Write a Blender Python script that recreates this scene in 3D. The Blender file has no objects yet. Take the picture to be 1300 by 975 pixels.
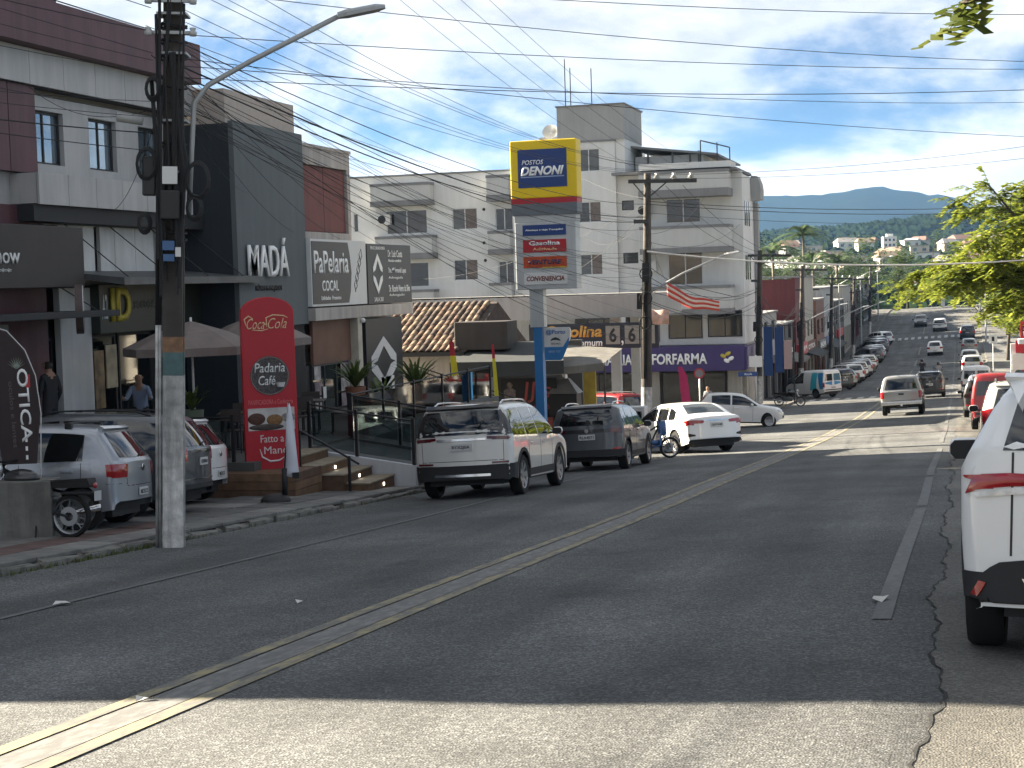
import bpy, bmesh, math, random
from mathutils import Vector, Matrix
from mathutils.bvhtree import BVHTree
R = math.radians
PI = math.pi
random.seed(7)
S = bpy.context.scene
COL = S.collection

# ---------------------------------------------------------------- camera
cam_d = bpy.data.cameras.new('camera')
cam = bpy.data.objects.new('camera', cam_d)
COL.objects.link(cam)
S.camera = cam
YAW, PITCH, ROLL = R(15.19), R(3.457), .031
fw = Vector((-math.sin(YAW)*math.cos(PITCH), math.cos(YAW)*math.cos(PITCH), -math.sin(PITCH)))
rt = Vector((math.cos(YAW), math.sin(YAW), 0))
up = rt.cross(fw)
r2 = rt*math.cos(ROLL) - up*math.sin(ROLL)
u2 = up*math.cos(ROLL) + rt*math.sin(ROLL)
cm = Matrix((r2, u2, -fw)).transposed().to_4x4()
cm.translation = (0, 0, 1.56)
cam.matrix_world = cm
cam_d.sensor_width = 36
cam_d.lens = 36*2100/1300
cam_d.clip_start = .05
cam_d.clip_end = 20000

# ---------------------------------------------------------------- sky, sun, exposure
SUN_EL, SUN_AZ = R(24), math.atan2(-.985, .17)
sun_dir = Vector((math.sin(SUN_AZ)*math.cos(SUN_EL), math.cos(SUN_AZ)*math.cos(SUN_EL), math.sin(SUN_EL)))
W = bpy.data.worlds.new('World')
S.world = W
W.use_nodes = True
nt = W.node_tree
nt.nodes.clear()
def N(t, **k):
    n = nt.nodes.new(t)
    for a, b in k.items():
        setattr(n, a, b)
    return n
def LK(a, b):
    nt.links.new(a, b)
def MATH(op, a, b=None, clamp=False):
    n = N('ShaderNodeMath', operation=op, use_clamp=clamp)
    for i, v in enumerate((a, b)):
        if v is None: continue
        if isinstance(v, (int, float)): n.inputs[i].default_value = v
        else: LK(v, n.inputs[i])
    return n.outputs[0]
out = N('ShaderNodeOutputWorld')
bg = N('ShaderNodeBackground')
bg.inputs['Strength'].default_value = .052
sky = N('ShaderNodeTexSky', sky_type='NISHITA', sun_disc=False)
sky.sun_elevation = SUN_EL
sky.sun_rotation = SUN_AZ
sky.air_density = 1.0
sky.dust_density = .0
sky.ozone_density = 1.6
sky.altitude = 4500
tc = N('ShaderNodeTexCoord')
comb = N('ShaderNodeVectorMath', operation='MULTIPLY'); LK(tc.outputs['Generated'], comb.inputs[0]); comb.inputs[1].default_value = (1, 1, 2.3)
def cloudnoise(off, scale, detail=8, rough=.56):
    mp = N('ShaderNodeVectorMath', operation='ADD'); LK(comb.outputs[0], mp.inputs[0]); mp.inputs[1].default_value = off
    n = N('ShaderNodeTexNoise'); n.inputs['Scale'].default_value = scale; n.inputs['Detail'].default_value = detail
    n.inputs['Roughness'].default_value = rough
    n.inputs['Distortion'].default_value = .25
    LK(mp.outputs[0], n.inputs['Vector'])
    return n.outputs[0]
OX, OY = 44, 9
n1 = cloudnoise((OX, OY, 0), 4.2, 10, .58)
n1b = cloudnoise((OX-.02, OY, .045), 4.2, 10, .58)          # the same clouds sampled a step towards the sun
n2 = cloudnoise((OX+6, 1.2, 3), 2.1, 4)
dens = MATH('ADD', MATH('MULTIPLY', n1, .72), MATH('MULTIPLY', n2, .42))
mr = N('ShaderNodeMapRange', interpolation_type='SMOOTHSTEP'); LK(dens, mr.inputs[0])
mr.inputs[1].default_value = .497; mr.inputs[2].default_value = .615
thick = N('ShaderNodeMapRange', interpolation_type='SMOOTHSTEP'); LK(dens, thick.inputs[0])
thick.inputs[1].default_value = .55; thick.inputs[2].default_value = .70
lit = N('ShaderNodeMapRange'); LK(MATH('SUBTRACT', n1, n1b), lit.inputs[0])
lit.inputs[1].default_value = -.05; lit.inputs[2].default_value = .10
dark = N('ShaderNodeMix', data_type='RGBA'); LK(thick.outputs[0], dark.inputs[0])
dark.inputs[6].default_value = (2.7, 2.8, 2.95, 1); dark.inputs[7].default_value = (1.6, 1.75, 2.0, 1)
ccol = N('ShaderNodeMix', data_type='RGBA'); LK(lit.outputs[0], ccol.inputs[0])
LK(dark.outputs[2], ccol.inputs[6]); ccol.inputs[7].default_value = (3.3, 3.28, 3.2, 1)
mixc = N('ShaderNodeMix', data_type='RGBA'); LK(mr.outputs[0], mixc.inputs[0])
tint = N('ShaderNodeMix', data_type='RGBA', blend_type='MULTIPLY'); tint.inputs[0].default_value = 1
LK(sky.outputs[0], tint.inputs[6]); tint.inputs[7].default_value = (.21, .27, .31, 1)
LK(tint.outputs[2], mixc.inputs[6]); LK(ccol.outputs[2], mixc.inputs[7])
LK(mixc.outputs[2], bg.inputs[0]); LK(bg.outputs[0], out.inputs[0])

sl = bpy.data.lights.new('sun', 'SUN')
sl.energy = 5.0
sl.angle = R(.5)
sl.color = (1, .88, .70)
so = bpy.data.objects.new('sun', sl)
COL.objects.link(so)
so.rotation_euler = sun_dir.to_track_quat('Z', 'Y').to_euler()
so.location = (-60, 20, 60)
S.view_settings.view_transform = 'Standard'
S.view_settings.look = 'None'
S.view_settings.gamma = 1
S.view_settings.exposure = 2.85
S.cycles.max_bounces = 6
S.cycles.diffuse_bounces = 3
S.cycles.glossy_bounces = 3
S.cycles.transmission_bounces = 4
S.cycles.volume_bounces = 0

# ---------------------------------------------------------------- materials
MC = {}
def mat(name, col, rough=.7, metal=0., var=0., scale=3., bump=0., bscale=40., spec=.5, coat=0., col2=None, emit=0., stain=0.):
    """procedural Principled material: base colour varied by noise, optional streaky stains and fine relief"""
    if name in MC: return MC[name]
    m = bpy.data.materials.new(name); m.use_nodes = True
    t = m.node_tree; b = t.nodes['Principled BSDF']
    b.inputs['Roughness'].default_value = rough
    b.inputs['Metallic'].default_value = metal
    b.inputs['Specular IOR Level'].default_value = spec
    b.inputs['Coat Weight'].default_value = coat
    b.inputs['Coat Roughness'].default_value = .05
    c = tuple(col)+(1,)
    tcn = t.nodes.new('ShaderNodeTexCoord')
    no = t.nodes.new('ShaderNodeTexNoise'); no.inputs['Scale'].default_value = scale; no.inputs['Detail'].default_value = 6
    t.links.new(tcn.outputs['Object'], no.inputs['Vector'])
    c2 = tuple(col2)+(1,) if col2 else tuple(x*(1-var) for x in col)+(1,)
    rmp = t.nodes.new('ShaderNodeValToRGB')
    rmp.color_ramp.elements[0].position = .35; rmp.color_ramp.elements[1].position = .65
    rmp.color_ramp.elements[0].color = c2; rmp.color_ramp.elements[1].color = c
    t.links.new(no.outputs[0], rmp.inputs[0])
    last = rmp.outputs[0]
    if stain:
        mp = t.nodes.new('ShaderNodeMapping'); mp.inputs['Scale'].default_value = (2.2, 2.2, .22)
        t.links.new(tcn.outputs['Object'], mp.inputs[0])
        n2 = t.nodes.new('ShaderNodeTexNoise'); n2.inputs['Scale'].default_value = 1.6; n2.inputs['Detail'].default_value = 8
        n2.inputs['Roughness'].default_value = .65
        t.links.new(mp.outputs[0], n2.inputs['Vector'])
        r2_ = t.nodes.new('ShaderNodeValToRGB')
        r2_.color_ramp.elements[0].position = .42; r2_.color_ramp.elements[1].position = .62
        r2_.color_ramp.elements[0].color = (1-stain,)*3+(1,); r2_.color_ramp.elements[1].color = (1, 1, 1, 1)
        t.links.new(n2.outputs[0], r2_.inputs[0])
        mx = t.nodes.new('ShaderNodeMix'); mx.data_type = 'RGBA'; mx.blend_type = 'MULTIPLY'; mx.inputs[0].default_value = 1
        t.links.new(last, mx.inputs[6]); t.links.new(r2_.outputs[0], mx.inputs[7]); last = mx.outputs[2]
    t.links.new(last, b.inputs['Base Color'])
    if bump:
        n3 = t.nodes.new('ShaderNodeTexNoise'); n3.inputs['Scale'].default_value = bscale; n3.inputs['Detail'].default_value = 4
        t.links.new(tcn.outputs['Object'], n3.inputs['Vector'])
        bp = t.nodes.new('ShaderNodeBump'); bp.inputs['Strength'].default_value = bump; bp.inputs['Distance'].default_value = .02
        t.links.new(n3.outputs[0], bp.inputs['Height']); t.links.new(bp.outputs[0], b.inputs['Normal'])
    if emit:
        b.inputs['Emission Color'].default_value = c; b.inputs['Emission Strength'].default_value = emit
    MC[name] = m
    return m
def glassy(name, col, rough=.04):
    """opaque tinted pane: dark body colour under a mirror-smooth surface"""
    if name in MC: return MC[name]
    m = mat(name, col, rough, 0, .3, 2., spec=.9)
    return m
def clear_glass(name, tint=(.8, .9, .9)):
    if name in MC: return MC[name]
    m = bpy.data.materials.new(name); m.use_nodes = True
    t = m.node_tree; t.nodes.clear()
    o = t.nodes.new('ShaderNodeOutputMaterial'); mx = t.nodes.new('ShaderNodeMixShader')
    tr = t.nodes.new('ShaderNodeBsdfTransparent'); gl = t.nodes.new('ShaderNodeBsdfGlossy')
    tr.inputs[0].default_value = tuple(tint)+(1,); gl.inputs['Roughness'].default_value = .03
    fr = t.nodes.new('ShaderNodeFresnel'); fr.inputs[0].default_value = 1.5
    t.links.new(fr.outputs[0], mx.inputs[0]); t.links.new(tr.outputs[0], mx.inputs[1]); t.links.new(gl.outputs[0], mx.inputs[2])
    t.links.new(mx.outputs[0], o.inputs[0])
    MC[name] = m
    return m
def leaf_mat(name, c1, c2, trans=.35):
    if name in MC: return MC[name]
    m = bpy.data.materials.new(name); m.use_nodes = True
    t = m.node_tree; b = t.nodes['Principled BSDF']
    ge = t.nodes.new('ShaderNodeNewGeometry')
    rp = t.nodes.new('ShaderNodeValToRGB')
    rp.color_ramp.elements[0].color = tuple(c1)+(1,); rp.color_ramp.elements[1].color = tuple(c2)+(1,)
    t.links.new(ge.outputs['Random Per Island'], rp.inputs[0])
    t.links.new(rp.outputs[0], b.inputs['Base Color'])
    b.inputs['Roughness'].default_value = .5
    tl = t.nodes.new('ShaderNodeBsdfTranslucent'); t.links.new(rp.outputs[0], tl.inputs[0])
    mx = t.nodes.new('ShaderNodeMixShader'); mx.inputs[0].default_value = trans
    o = t.nodes['Material Output']
    t.links.new(b.outputs[0], mx.inputs[1]); t.links.new(tl.outputs[0], mx.inputs[2]); t.links.new(mx.outputs[0], o.inputs[0])
    MC[name] = m
    return m

# ---------------------------------------------------------------- mesh helpers
def link(o, parent=None):
    COL.objects.link(o)
    if parent is not None: o.parent = parent
    return o
def tag(o, label=None, cat=None, group=None, kind=None):
    if label: o['label'] = label
    if cat: o['category'] = cat
    if group: o['group'] = group
    if kind: o['kind'] = kind
    return o
def thing(name, loc, rz, label, cat, group=None):
    o = bpy.data.objects.new(name, None); o.empty_display_size = .2
    link(o); o.location = loc; o.rotation_euler = (0, 0, rz)
    return tag(o, label, cat, group)
class MB:
    def __init__(s): s.v = []; s.f = []
    def add(s, vs, fs):
        n = len(s.v); s.v += [tuple(v) for v in vs]; s.f += [tuple(i+n for i in f) for f in fs]; return s
    def box(s, x0, y0, z0, x1, y1, z1, ch=0.):
        if x0 > x1: x0, x1 = x1, x0
        if y0 > y1: y0, y1 = y1, y0
        if z0 > z1: z0, z1 = z1, z0
        if ch <= 0:
            vs = [(x, y, z) for z in (z0, z1) for y in (y0, y1) for x in (x0, x1)]
            return s.add(vs, [(0, 2, 3, 1), (4, 5, 7, 6), (0, 1, 5, 4), (2, 6, 7, 3), (0, 4, 6, 2), (1, 3, 7, 5)])
        bm = bmesh.new(); bmesh.ops.create_cube(bm, size=1)
        for v in bm.verts: v.co = (x0+(v.co.x+.5)*(x1-x0), y0+(v.co.y+.5)*(y1-y0), z0+(v.co.z+.5)*(z1-z0))
        bmesh.ops.bevel(bm, geom=bm.edges[:], offset=ch, segments=2, affect='EDGES', profile=.5)
        bm.verts.index_update()
        s.add([v.co[:] for v in bm.verts], [[v.index for v in f.verts] for f in bm.faces]); bm.free(); return s
    def quad(s, a, b, c, d): return s.add([a, b, c, d], [(0, 1, 2, 3)])
    def prism(s, poly, y0, y1):
        """polygon in (x, z), counter-clockwise seen from -y, extruded from y0 (front) to y1"""
        n = len(poly)
        vs = [(x, y0, z) for x, z in poly]+[(x, y1, z) for x, z in poly]
        fs = [tuple(range(n)), tuple(range(2*n-1, n-1, -1))]+[(i, i+n, (i+1) % n+n, (i+1) % n) for i in range(n)]
        return s.add(vs, fs)
    def tube(s, pts, r, n=8, cap=True):
        pts = [Vector(p) for p in pts]; m = len(pts)
        rs = r if isinstance(r, (list, tuple)) else [r]*m
        rings = []; ref = None
        for i, p in enumerate(pts):
            d = (pts[min(i+1, m-1)]-pts[max(i-1, 0)])
            d = d.normalized() if d.length > 1e-9 else Vector((0, 0, 1))
            if ref is None:
                ref = Vector((0, 0, 1)) if abs(d.z) < .9 else Vector((1, 0, 0))
            a = d.cross(ref)
            if a.length < 1e-4: a = d.orthogonal()
            a.normalize(); b = a.cross(d); ref = b
            ref = b if True else ref
            rings.append([p+(a*math.cos(t)+b*math.sin(t))*rs[i] for t in [2*PI*k/n for k in range(n)]])
            ref = b
        vs = [v for r_ in rings for v in r_]
        fs = [(i*n+k, i*n+(k+1) % n, (i+1)*n+(k+1) % n, (i+1)*n+k) for i in range(m-1) for k in range(n)]
        if cap: fs += [tuple(range(n-1, -1, -1)), tuple(range((m-1)*n, m*n))]
        return s.add(vs, fs)
    def lathe(s, prof, c=(0, 0, 0), axis='z', n=24):
        """profile of (radius, height) turned about an axis through c"""
        vs = []
        for r, h in prof:
            for k in range(n):
                a = 2*PI*k/n; p = (r*math.cos(a), r*math.sin(a), h)
                if axis == 'x': p = (p[2], p[0], p[1])
                elif axis == 'y': p = (p[0], p[2], p[1])
                vs.append((c[0]+p[0], c[1]+p[1], c[2]+p[2]))
        m = len(prof)
        fs = [(i*n+k, i*n+(k+1) % n, (i+1)*n+(k+1) % n, (i+1)*n+k) for i in range(m-1) for k in range(n)]
        return s.add(vs, fs)
    def ball(s, c, r, n=10, sx=1, sy=1, sz=1):
        vs = []; fs = []
        for i in range(n+1):
            t = PI*i/n
            for k in range(n): vs.append((c[0]+r*sx*math.sin(t)*math.cos(2*PI*k/n), c[1]+r*sy*math.sin(t)*math.sin(2*PI*k/n), c[2]+r*sz*math.cos(t)))
        fs = [(i*n+k, (i+1)*n+k, (i+1)*n+(k+1) % n, i*n+(k+1) % n) for i in range(n) for k in range(n)]
        return s.add(vs, fs)
    def mesh(s, name, m, smooth=None, fix=True):
        me = bpy.data.meshes.new(name); me.from_pydata(s.v, [], s.f)
        if fix:
            bm = bmesh.new(); bm.from_mesh(me)
            bmesh.ops.remove_doubles(bm, verts=bm.verts, dist=1e-5)
            bmesh.ops.recalc_face_normals(bm, faces=bm.faces); bm.to_mesh(me); bm.free()
        for mm in (m if isinstance(m, (list, tuple)) else [m]): me.materials.append(mm)
        if smooth: me.shade_smooth() if smooth is True else shade_auto(me, smooth)
        return me
    def build(s, name, m, parent=None, smooth=None, fix=True):
        return link(bpy.data.objects.new(name, s.mesh(name, m, smooth, fix)), parent)
def shade_auto(me, ang):
    bm = bmesh.new(); bm.from_mesh(me)
    for f in bm.faces: f.smooth = True
    for e in bm.edges:
        e.smooth = not (len(e.link_faces) == 2 and e.calc_face_angle(0) > R(ang))
    bm.to_mesh(me); bm.free()
def B(name, m, parent, *a, ch=0.): return MB().box(*a, ch=ch).build(name, m, parent)
def inst(name, me, parent=None, loc=(0, 0, 0), rot=(0, 0, 0), sc=(1, 1, 1)):
    o = bpy.data.objects.new(name, me); link(o, parent); o.location = loc; o.rotation_euler = rot; o.scale = sc; return o
def kids(o): return [c for c in COL.objects if c.parent == o]
def copy_tree(o, parent=None):
    c = o.copy(); COL.objects.link(c); c.parent = parent
    for ch in o.children: copy_tree(ch, c)
    return c
def txt(parent, s, x0, z0, x1, z1, y, m, ext=.012, shear=0., bold=0., name='lettering', keep=False):
    """writing as raised flat letters fitted into the box x0..x1, z0..z1 on a front that faces -y"""
    cu = bpy.data.curves.new('t', 'FONT'); cu.body = s; cu.size = 1; cu.extrude = 0; cu.offset = bold; cu.shear = shear
    cu.resolution_u = 3; cu.align_x = 'CENTER'
    ob = bpy.data.objects.new('t', cu); COL.objects.link(ob)
    dg = bpy.context.evaluated_depsgraph_get(); dg.update()
    me = bpy.data.meshes.new_from_object(ob.evaluated_get(dg))
    bpy.data.objects.remove(ob); bpy.data.curves.remove(cu)
    xs = [v.co.x for v in me.vertices]; ys = [v.co.y for v in me.vertices]
    ax, bx, ay, by = min(xs), max(xs), min(ys), max(ys)
    kx = (x1-x0)/max(bx-ax, 1e-6); kz = (z1-z0)/max(by-ay, 1e-6)
    bm = bmesh.new(); bm.from_mesh(me)
    for v in bm.verts: v.co = (x0+(v.co.x-ax)*kx, y, z0+(v.co.y-ay)*kz)
    bmesh.ops.recalc_face_normals(bm, faces=bm.faces)
    if ext:
        g = bmesh.ops.extrude_face_region(bm, geom=bm.faces[:])
        for v in g['geom']:
            if isinstance(v, bmesh.types.BMVert): v.co.y -= ext
        bmesh.ops.recalc_face_normals(bm, faces=bm.faces)
    bm.to_mesh(me); bm.free(); me.materials.clear(); me.materials.append(m); me.name = name
    return link(bpy.data.objects.new(name, me), parent)

# ---------------------------------------------------------------- terrain profile
PROF = [(-60, -4.0), (-20, -1.34), (0, 0), (30, 2.02), (55, 3.65), (77, 4.86), (100, 5.9), (125, 6.8), (150, 7.4), (168, 7.6),
        (185, 7.4), (200, 6.75), (215, 5.95), (235, 4.95), (252, 4.15), (268, 3.95), (300, 4.6), (400, 8.), (700, 18.)]
def zr(Y, X=0.):
    """height of the street surface: it falls away, dips and climbs again, and leans to the left"""
    xs = [t[0] for t in PROF]; ys = [t[1] for t in PROF]; n = len(xs)
    d = [(ys[i+1]-ys[i])/(xs[i+1]-xs[i]) for i in range(n-1)]
    m = [d[0]]+[(d[i-1]+d[i])/2 if d[i-1]*d[i] > 0 else 0 for i in range(1, n-1)]+[d[-1]]
    Yc = min(max(Y, xs[0]), xs[-1])
    i = max(k for k in range(n-1) if xs[k] <= Yc)
    h = xs[i+1]-xs[i]; t = (Yc-xs[i])/h
    v = (2*t**3-3*t*t+1)*ys[i]+(t**3-2*t*t+t)*h*m[i]+(-2*t**3+3*t*t)*ys[i+1]+(t**3-t*t)*h*m[i+1]
    return -v+.045*min(0, max(X, -9.6)+.5)
KERB_L, KERB_R = -10.25, 2.55
KH = .095
def zs(Y): return zr(Y, KERB_L)+KH     # left pavement
def zsr(Y): return zr(Y, KERB_R)+KH    # right pavement
# ================================================================ ground, road, pavements
def asphalt(name, base, speck, ruts=.25, patch=.2, bump=.5):
    m = bpy.data.materials.new(name); m.use_nodes = True
    t = m.node_tree; b = t.nodes['Principled BSDF']; b.inputs['Roughness'].default_value = .86
    b.inputs['Specular IOR Level'].default_value = .35
    tcn = t.nodes.new('ShaderNodeTexCoord')
    def noise(sc, det, mapping=None):
        n = t.nodes.new('ShaderNodeTexNoise'); n.inputs['Scale'].default_value = sc; n.inputs['Detail'].default_value = det
        if mapping:
            mp = t.nodes.new('ShaderNodeMapping'); mp.inputs['Scale'].default_value = mapping
            t.links.new(tcn.outputs['Object'], mp.inputs[0]); t.links.new(mp.outputs[0], n.inputs['Vector'])
        else: t.links.new(tcn.outputs['Object'], n.inputs['Vector'])
        return n.outputs[0]
    def ramp(v, p0, c0, p1, c1):
        r = t.nodes.new('ShaderNodeValToRGB'); e = r.color_ramp.elements
        e[0].position = p0; e[1].position = p1; e[0].color = (c0,)*3+(1,); e[1].color = (c1,)*3+(1,)
        t.links.new(v, r.inputs[0]); return r.outputs[0]
    def mul(a, b_):
        x = t.nodes.new('ShaderNodeMix'); x.data_type = 'RGBA'; x.blend_type = 'MULTIPLY'; x.inputs[0].default_value = 1
        t.links.new(a, x.inputs[6]); t.links.new(b_, x.inputs[7]); return x.outputs[2]
    rgb = t.nodes.new('ShaderNodeRGB'); rgb.outputs[0].default_value = tuple(base)+(1,)
    vo = t.nodes.new('ShaderNodeTexVoronoi'); vo.inputs['Scale'].default_value = 75
    t.links.new(tcn.outputs['Object'], vo.inputs['Vector'])
    sp = t.nodes.new('ShaderNodeSeparateColor'); t.links.new(vo.outputs['Color'], sp.inputs[0])
    c = mul(rgb.outputs[0], ramp(sp.outputs[0], .45, 1-speck*.25, .98, 1+speck*1.6))
    c = mul(c, ramp(noise(.9, 7, (1.2, .10, 1)), .3, 1-ruts, .7, 1+ruts*.4))
    c = mul(c, ramp(noise(.35, 5), .35, 1-patch, .65, 1+patch*.5))
    c = mul(c, ramp(noise(9, 6), .3, .88, .7, 1.06))
    c = mul(c, ramp(noise(1.1, 8), .28, .72, .42, 1.0))
    t.links.new(c, b.inputs['Base Color'])
    bp = t.nodes.new('ShaderNodeBump'); bp.inputs['Strength'].default_value = bump; bp.inputs['Distance'].default_value = .012
    t.links.new(vo.outputs['Distance'], bp.inputs['Height']); t.links.new(bp.outputs[0], b.inputs['Normal'])
    MC[name] = m
    return m
def worn(name, col, under, cover=.5, scale=6.):
    """road paint worn through to the surface beneath"""
    m = bpy.data.materials.new(name); m.use_nodes = True
    t = m.node_tree; b = t.nodes['Principled BSDF']; b.inputs['Roughness'].default_value = .8
    tcn = t.nodes.new('ShaderNodeTexCoord')
    mp = t.nodes.new('ShaderNodeMapping'); mp.inputs['Scale'].default_value = (1.6, .5, 1)
    t.links.new(tcn.outputs['Object'], mp.inputs[0])
    n = t.nodes.new('ShaderNodeTexNoise'); n.inputs['Scale'].default_value = scale; n.inputs['Detail'].default_value = 9; n.inputs['Roughness'].default_value = .72
    t.links.new(mp.outputs[0], n.inputs['Vector'])
    r = t.nodes.new('ShaderNodeValToRGB'); e = r.color_ramp.elements
    e[0].position = cover-.09; e[1].position = cover+.09; e[0].color = tuple(col)+(1,); e[1].color = tuple(under)+(1,)
    t.links.new(n.outputs[0], r.inputs[0]); t.links.new(r.outputs[0], b.inputs['Base Color'])
    MC[name] = m
    return m
ASPH = asphalt('asphalt', (.090, .092, .090), .8, .38, .32)
PARK = asphalt('parking_asphalt', (.118, .113, .10), .5, .2, .3)
CONC = asphalt('pavement_concrete', (.125, .124, .118), .12, .3, .3, .2)
DIRT = mat('dirt', (.12, .11, .07), .95, 0, .5, .02, col2=(.05, .08, .03))

def frange(a, b, st):
    n = max(1, int(round((b-a)/st))); return [a+(b-a)*i/n for i in range(n+1)]
def sheet(name, xs, ys, zf, m, parent=None, smooth=True):
    mb = MB(); nx = len(xs)
    vs = [(x, y, zf(x, y)) for y in ys for x in xs]
    fs = [(j*nx+i, j*nx+i+1, (j+1)*nx+i+1, (j+1)*nx+i) for j in range(len(ys)-1) for i in range(nx-1)]
    mb.add(vs, fs)
    return mb.build(name, m, parent, smooth, fix=False)
LONG = frange(-14, 60, 1.)+frange(60, 270, 3.)[1:]
tag(sheet('road', [KERB_L, -9.6, -8, -6, -4, -2, -.5, .3, KERB_R], LONG, lambda x, y: zr(y, x), ASPH), kind='structure')
# parking lane with a ragged broken edge where the newer asphalt stops
def rag(y): return -.17+.04*math.sin(y*.9)+.03*math.sin(y*2.3+1)+.015*math.sin(y*7.)+.012*math.sin(y*17+2)
mb = MB(); ys = frange(-6, 60, .12)+frange(60, 250, 3)[1:]
for j in range(len(ys)-1):
    a, b = ys[j], ys[j+1]; za, zb = zr(a, .2)+.005, zr(b, .2)+.005
    mb.quad((rag(a), a, za), (KERB_R, a, za), (KERB_R, b, zb), (rag(b), b, zb))
tag(mb.build('parking_lane', PARK, None, True, fix=False), kind='structure')
mb = MB()
for j in range(len(ys)-1):
    a, b = ys[j], ys[j+1]
    if a > 58: break
    wa = .003+.006*abs(math.sin(a*3.1)+math.sin(a*7.7)); wb = .003+.006*abs(math.sin(b*3.1)+math.sin(b*7.7))
    za, zb = zr(a, .2)+.009, zr(b, .2)+.009
    mb.quad((rag(a)-wa, a, za), (rag(a)+wa*.6, a, za), (rag(b)+wb*.6, b, zb), (rag(b)-wb, b, zb))
tag(mb.build('edge_crack', mat('crack_dark', (.02, .02, .018), .95, 0, .5, 20), None, fix=False), kind='structure')
# painted markings
YEL = worn('worn_yellow_paint', (.27, .23, .12), (.11, .108, .098), .48, 5)
WHT = worn('worn_white_paint', (.13, .13, .124), (.094, .095, .093), .45, 8)
SCR = worn('scraped_white_paint', (.19, .183, .17), (.105, .104, .098), .46, 9)
WH2 = worn('zebra_white_paint', (.42, .42, .40), (.10, .10, .095), .56, 4)
def strip(name, m, x, w, y0, y1, wob=0., dz=.008):
    mb = MB(); yy = frange(y0, y1, 1. if y1-y0 > 3 else .5)
    for a, b in zip(yy[:-1], yy[1:]):
        xa = x+wob*math.sin(a*.35); xb = x+wob*math.sin(b*.35)
        mb.quad((xa-w/2, a, zr(a, xa-w/2)+dz), (xa+w/2, a, zr(a, xa+w/2)+dz), (xb+w/2, b, zr(b, xb+w/2)+dz), (xb-w/2, b, zr(b, xb-w/2)+dz))
    return tag(mb.build(name, m, None, fix=False), kind='structure')
strip('yellow_centre_line', YEL, -4.17, .13, -2, 102, .02)
strip('yellow_centre_line', YEL, -4.60, .12, -2, 102, .02)
strip('scraped_centre_line', SCR, -4.385, .27, -2, 62, .02, .006)
strip('left_edge_line', WHT, -7.95, .09, 6, 66, .03)
for a, b in [(2.2, 3.4), (4.6, 5.6), (11.2, 21.5), (22, 29), (29.4, 42), (46, 62), (64, 100), (113, 150), (152, 200)]:
    strip('right_edge_line', WHT, -.52, .13, a, b, .015)
for a, b in [(116, 128), (134, 142), (150, 160), (168, 178), (186, 196), (212, 226)]:
    strip('yellow_centre_line', YEL, -4.35, .14, a, b)
for yc in (109.5, 207.5):
    for k in range(13):
        strip('zebra_bar', WH2, -9.4+k*.78, .40, yc-1.5, yc+1.5)
for yc in (104.0, 113.6, 203.5, 150.0):
    mb = MB()
    mb.quad((-9.5, yc-.2, zr(yc, -9.5)+.008), (-.6, yc-.2, zr(yc, -.5)+.008), (-.6, yc+.2, zr(yc, -.5)+.008), (-9.5, yc+.2, zr(yc, -9.5)+.008))
    tag(mb.build('stop_line', WHT, None, fix=False), kind='structure')
strip('bay_line', WHT, 1.1, .1, 7.0, 7.35, 0, .012)
# pavements
tag(sheet('pavement_left', [-60, -30, -17, -12.6, KERB_L-.15], [y for y in LONG if y <= 70], lambda x, y: zs(y)-.02, CONC), kind='structure')
tag(sheet('pavement_left_far', [-60, -30, -17, KERB_L-.15], [y for y in LONG if y >= 88], lambda x, y: zs(y)-.02, CONC), kind='structure')
tag(sheet('side_street', [-90, -30, KERB_L], [70, 74, 78, 82, 86, 88.5], lambda x, y: zr(y, KERB_L)+.001, ASPH), kind='structure')
tag(sheet('pavement_right', [KERB_R+.15, 4, 12, 40], LONG, lambda x, y: zsr(y)-.01, CONC), kind='structure')
KST = mat('kerb_stone', (.17, .165, .145), .9, 0, .45, 5, bump=.6, bscale=18)
kerb = tag(bpy.data.objects.new('kerb_left', None), kind='structure'); link(kerb)
kmes = []
for k in range(4):
    mb = MB(); mb.box(-.075, -.46, -.2, .075, .46, KH, ch=.018+.006*k)
    for i, v in enumerate(mb.v): mb.v[i] = (v[0]+random.uniform(-.02, .02), v[1]+random.uniform(-.03, .03), v[2]+random.uniform(-.03, .012))
    kmes.append(mb.mesh('kerb_stone', KST))
y = -4.
while y < 70:
    inst('kerb_stone', random.choice(kmes), kerb, (KERB_L-.075+random.uniform(-.03, .03), y+.47, zr(y+.47, KERB_L)+random.uniform(-.03, .0)), (-.067+random.uniform(-.03, .03), random.uniform(-.06, .06), random.uniform(-.03, .03)), (1, random.uniform(.9, 1.0), 1))
    y += .95
mb = MB()
for a, b in zip(LONG[:-1], LONG[1:]):
    if a >= 88: mb.add([(KERB_L-.15, a, zr(a, KERB_L)-.1), (KERB_L, a, zr(a, KERB_L)-.1), (KERB_L, a, zs(a)), (KERB_L-.15, a, zs(a)), (KERB_L-.15, b, zr(b, KERB_L)-.1), (KERB_L, b, zr(b, KERB_L)-.1), (KERB_L, b, zs(b)), (KERB_L-.15, b, zs(b))], [(1, 5, 6, 2), (2, 6, 7, 3)])
tag(mb.build('kerb_left_far', KST, None), kind='structure')
mb = MB()
for a, b in zip(LONG[:-1], LONG[1:]):
    mb.add([(KERB_R, a, zr(a)-.1), (KERB_R, a, zsr(a)), (KERB_R+.15, a, zsr(a)), (KERB_R, b, zr(b)-.1), (KERB_R, b, zsr(b)), (KERB_R+.15, b, zsr(b))], [(0, 1, 4, 3), (1, 2, 5, 4)])
tag(mb.build('kerb_right', KST, None), kind='structure')
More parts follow.
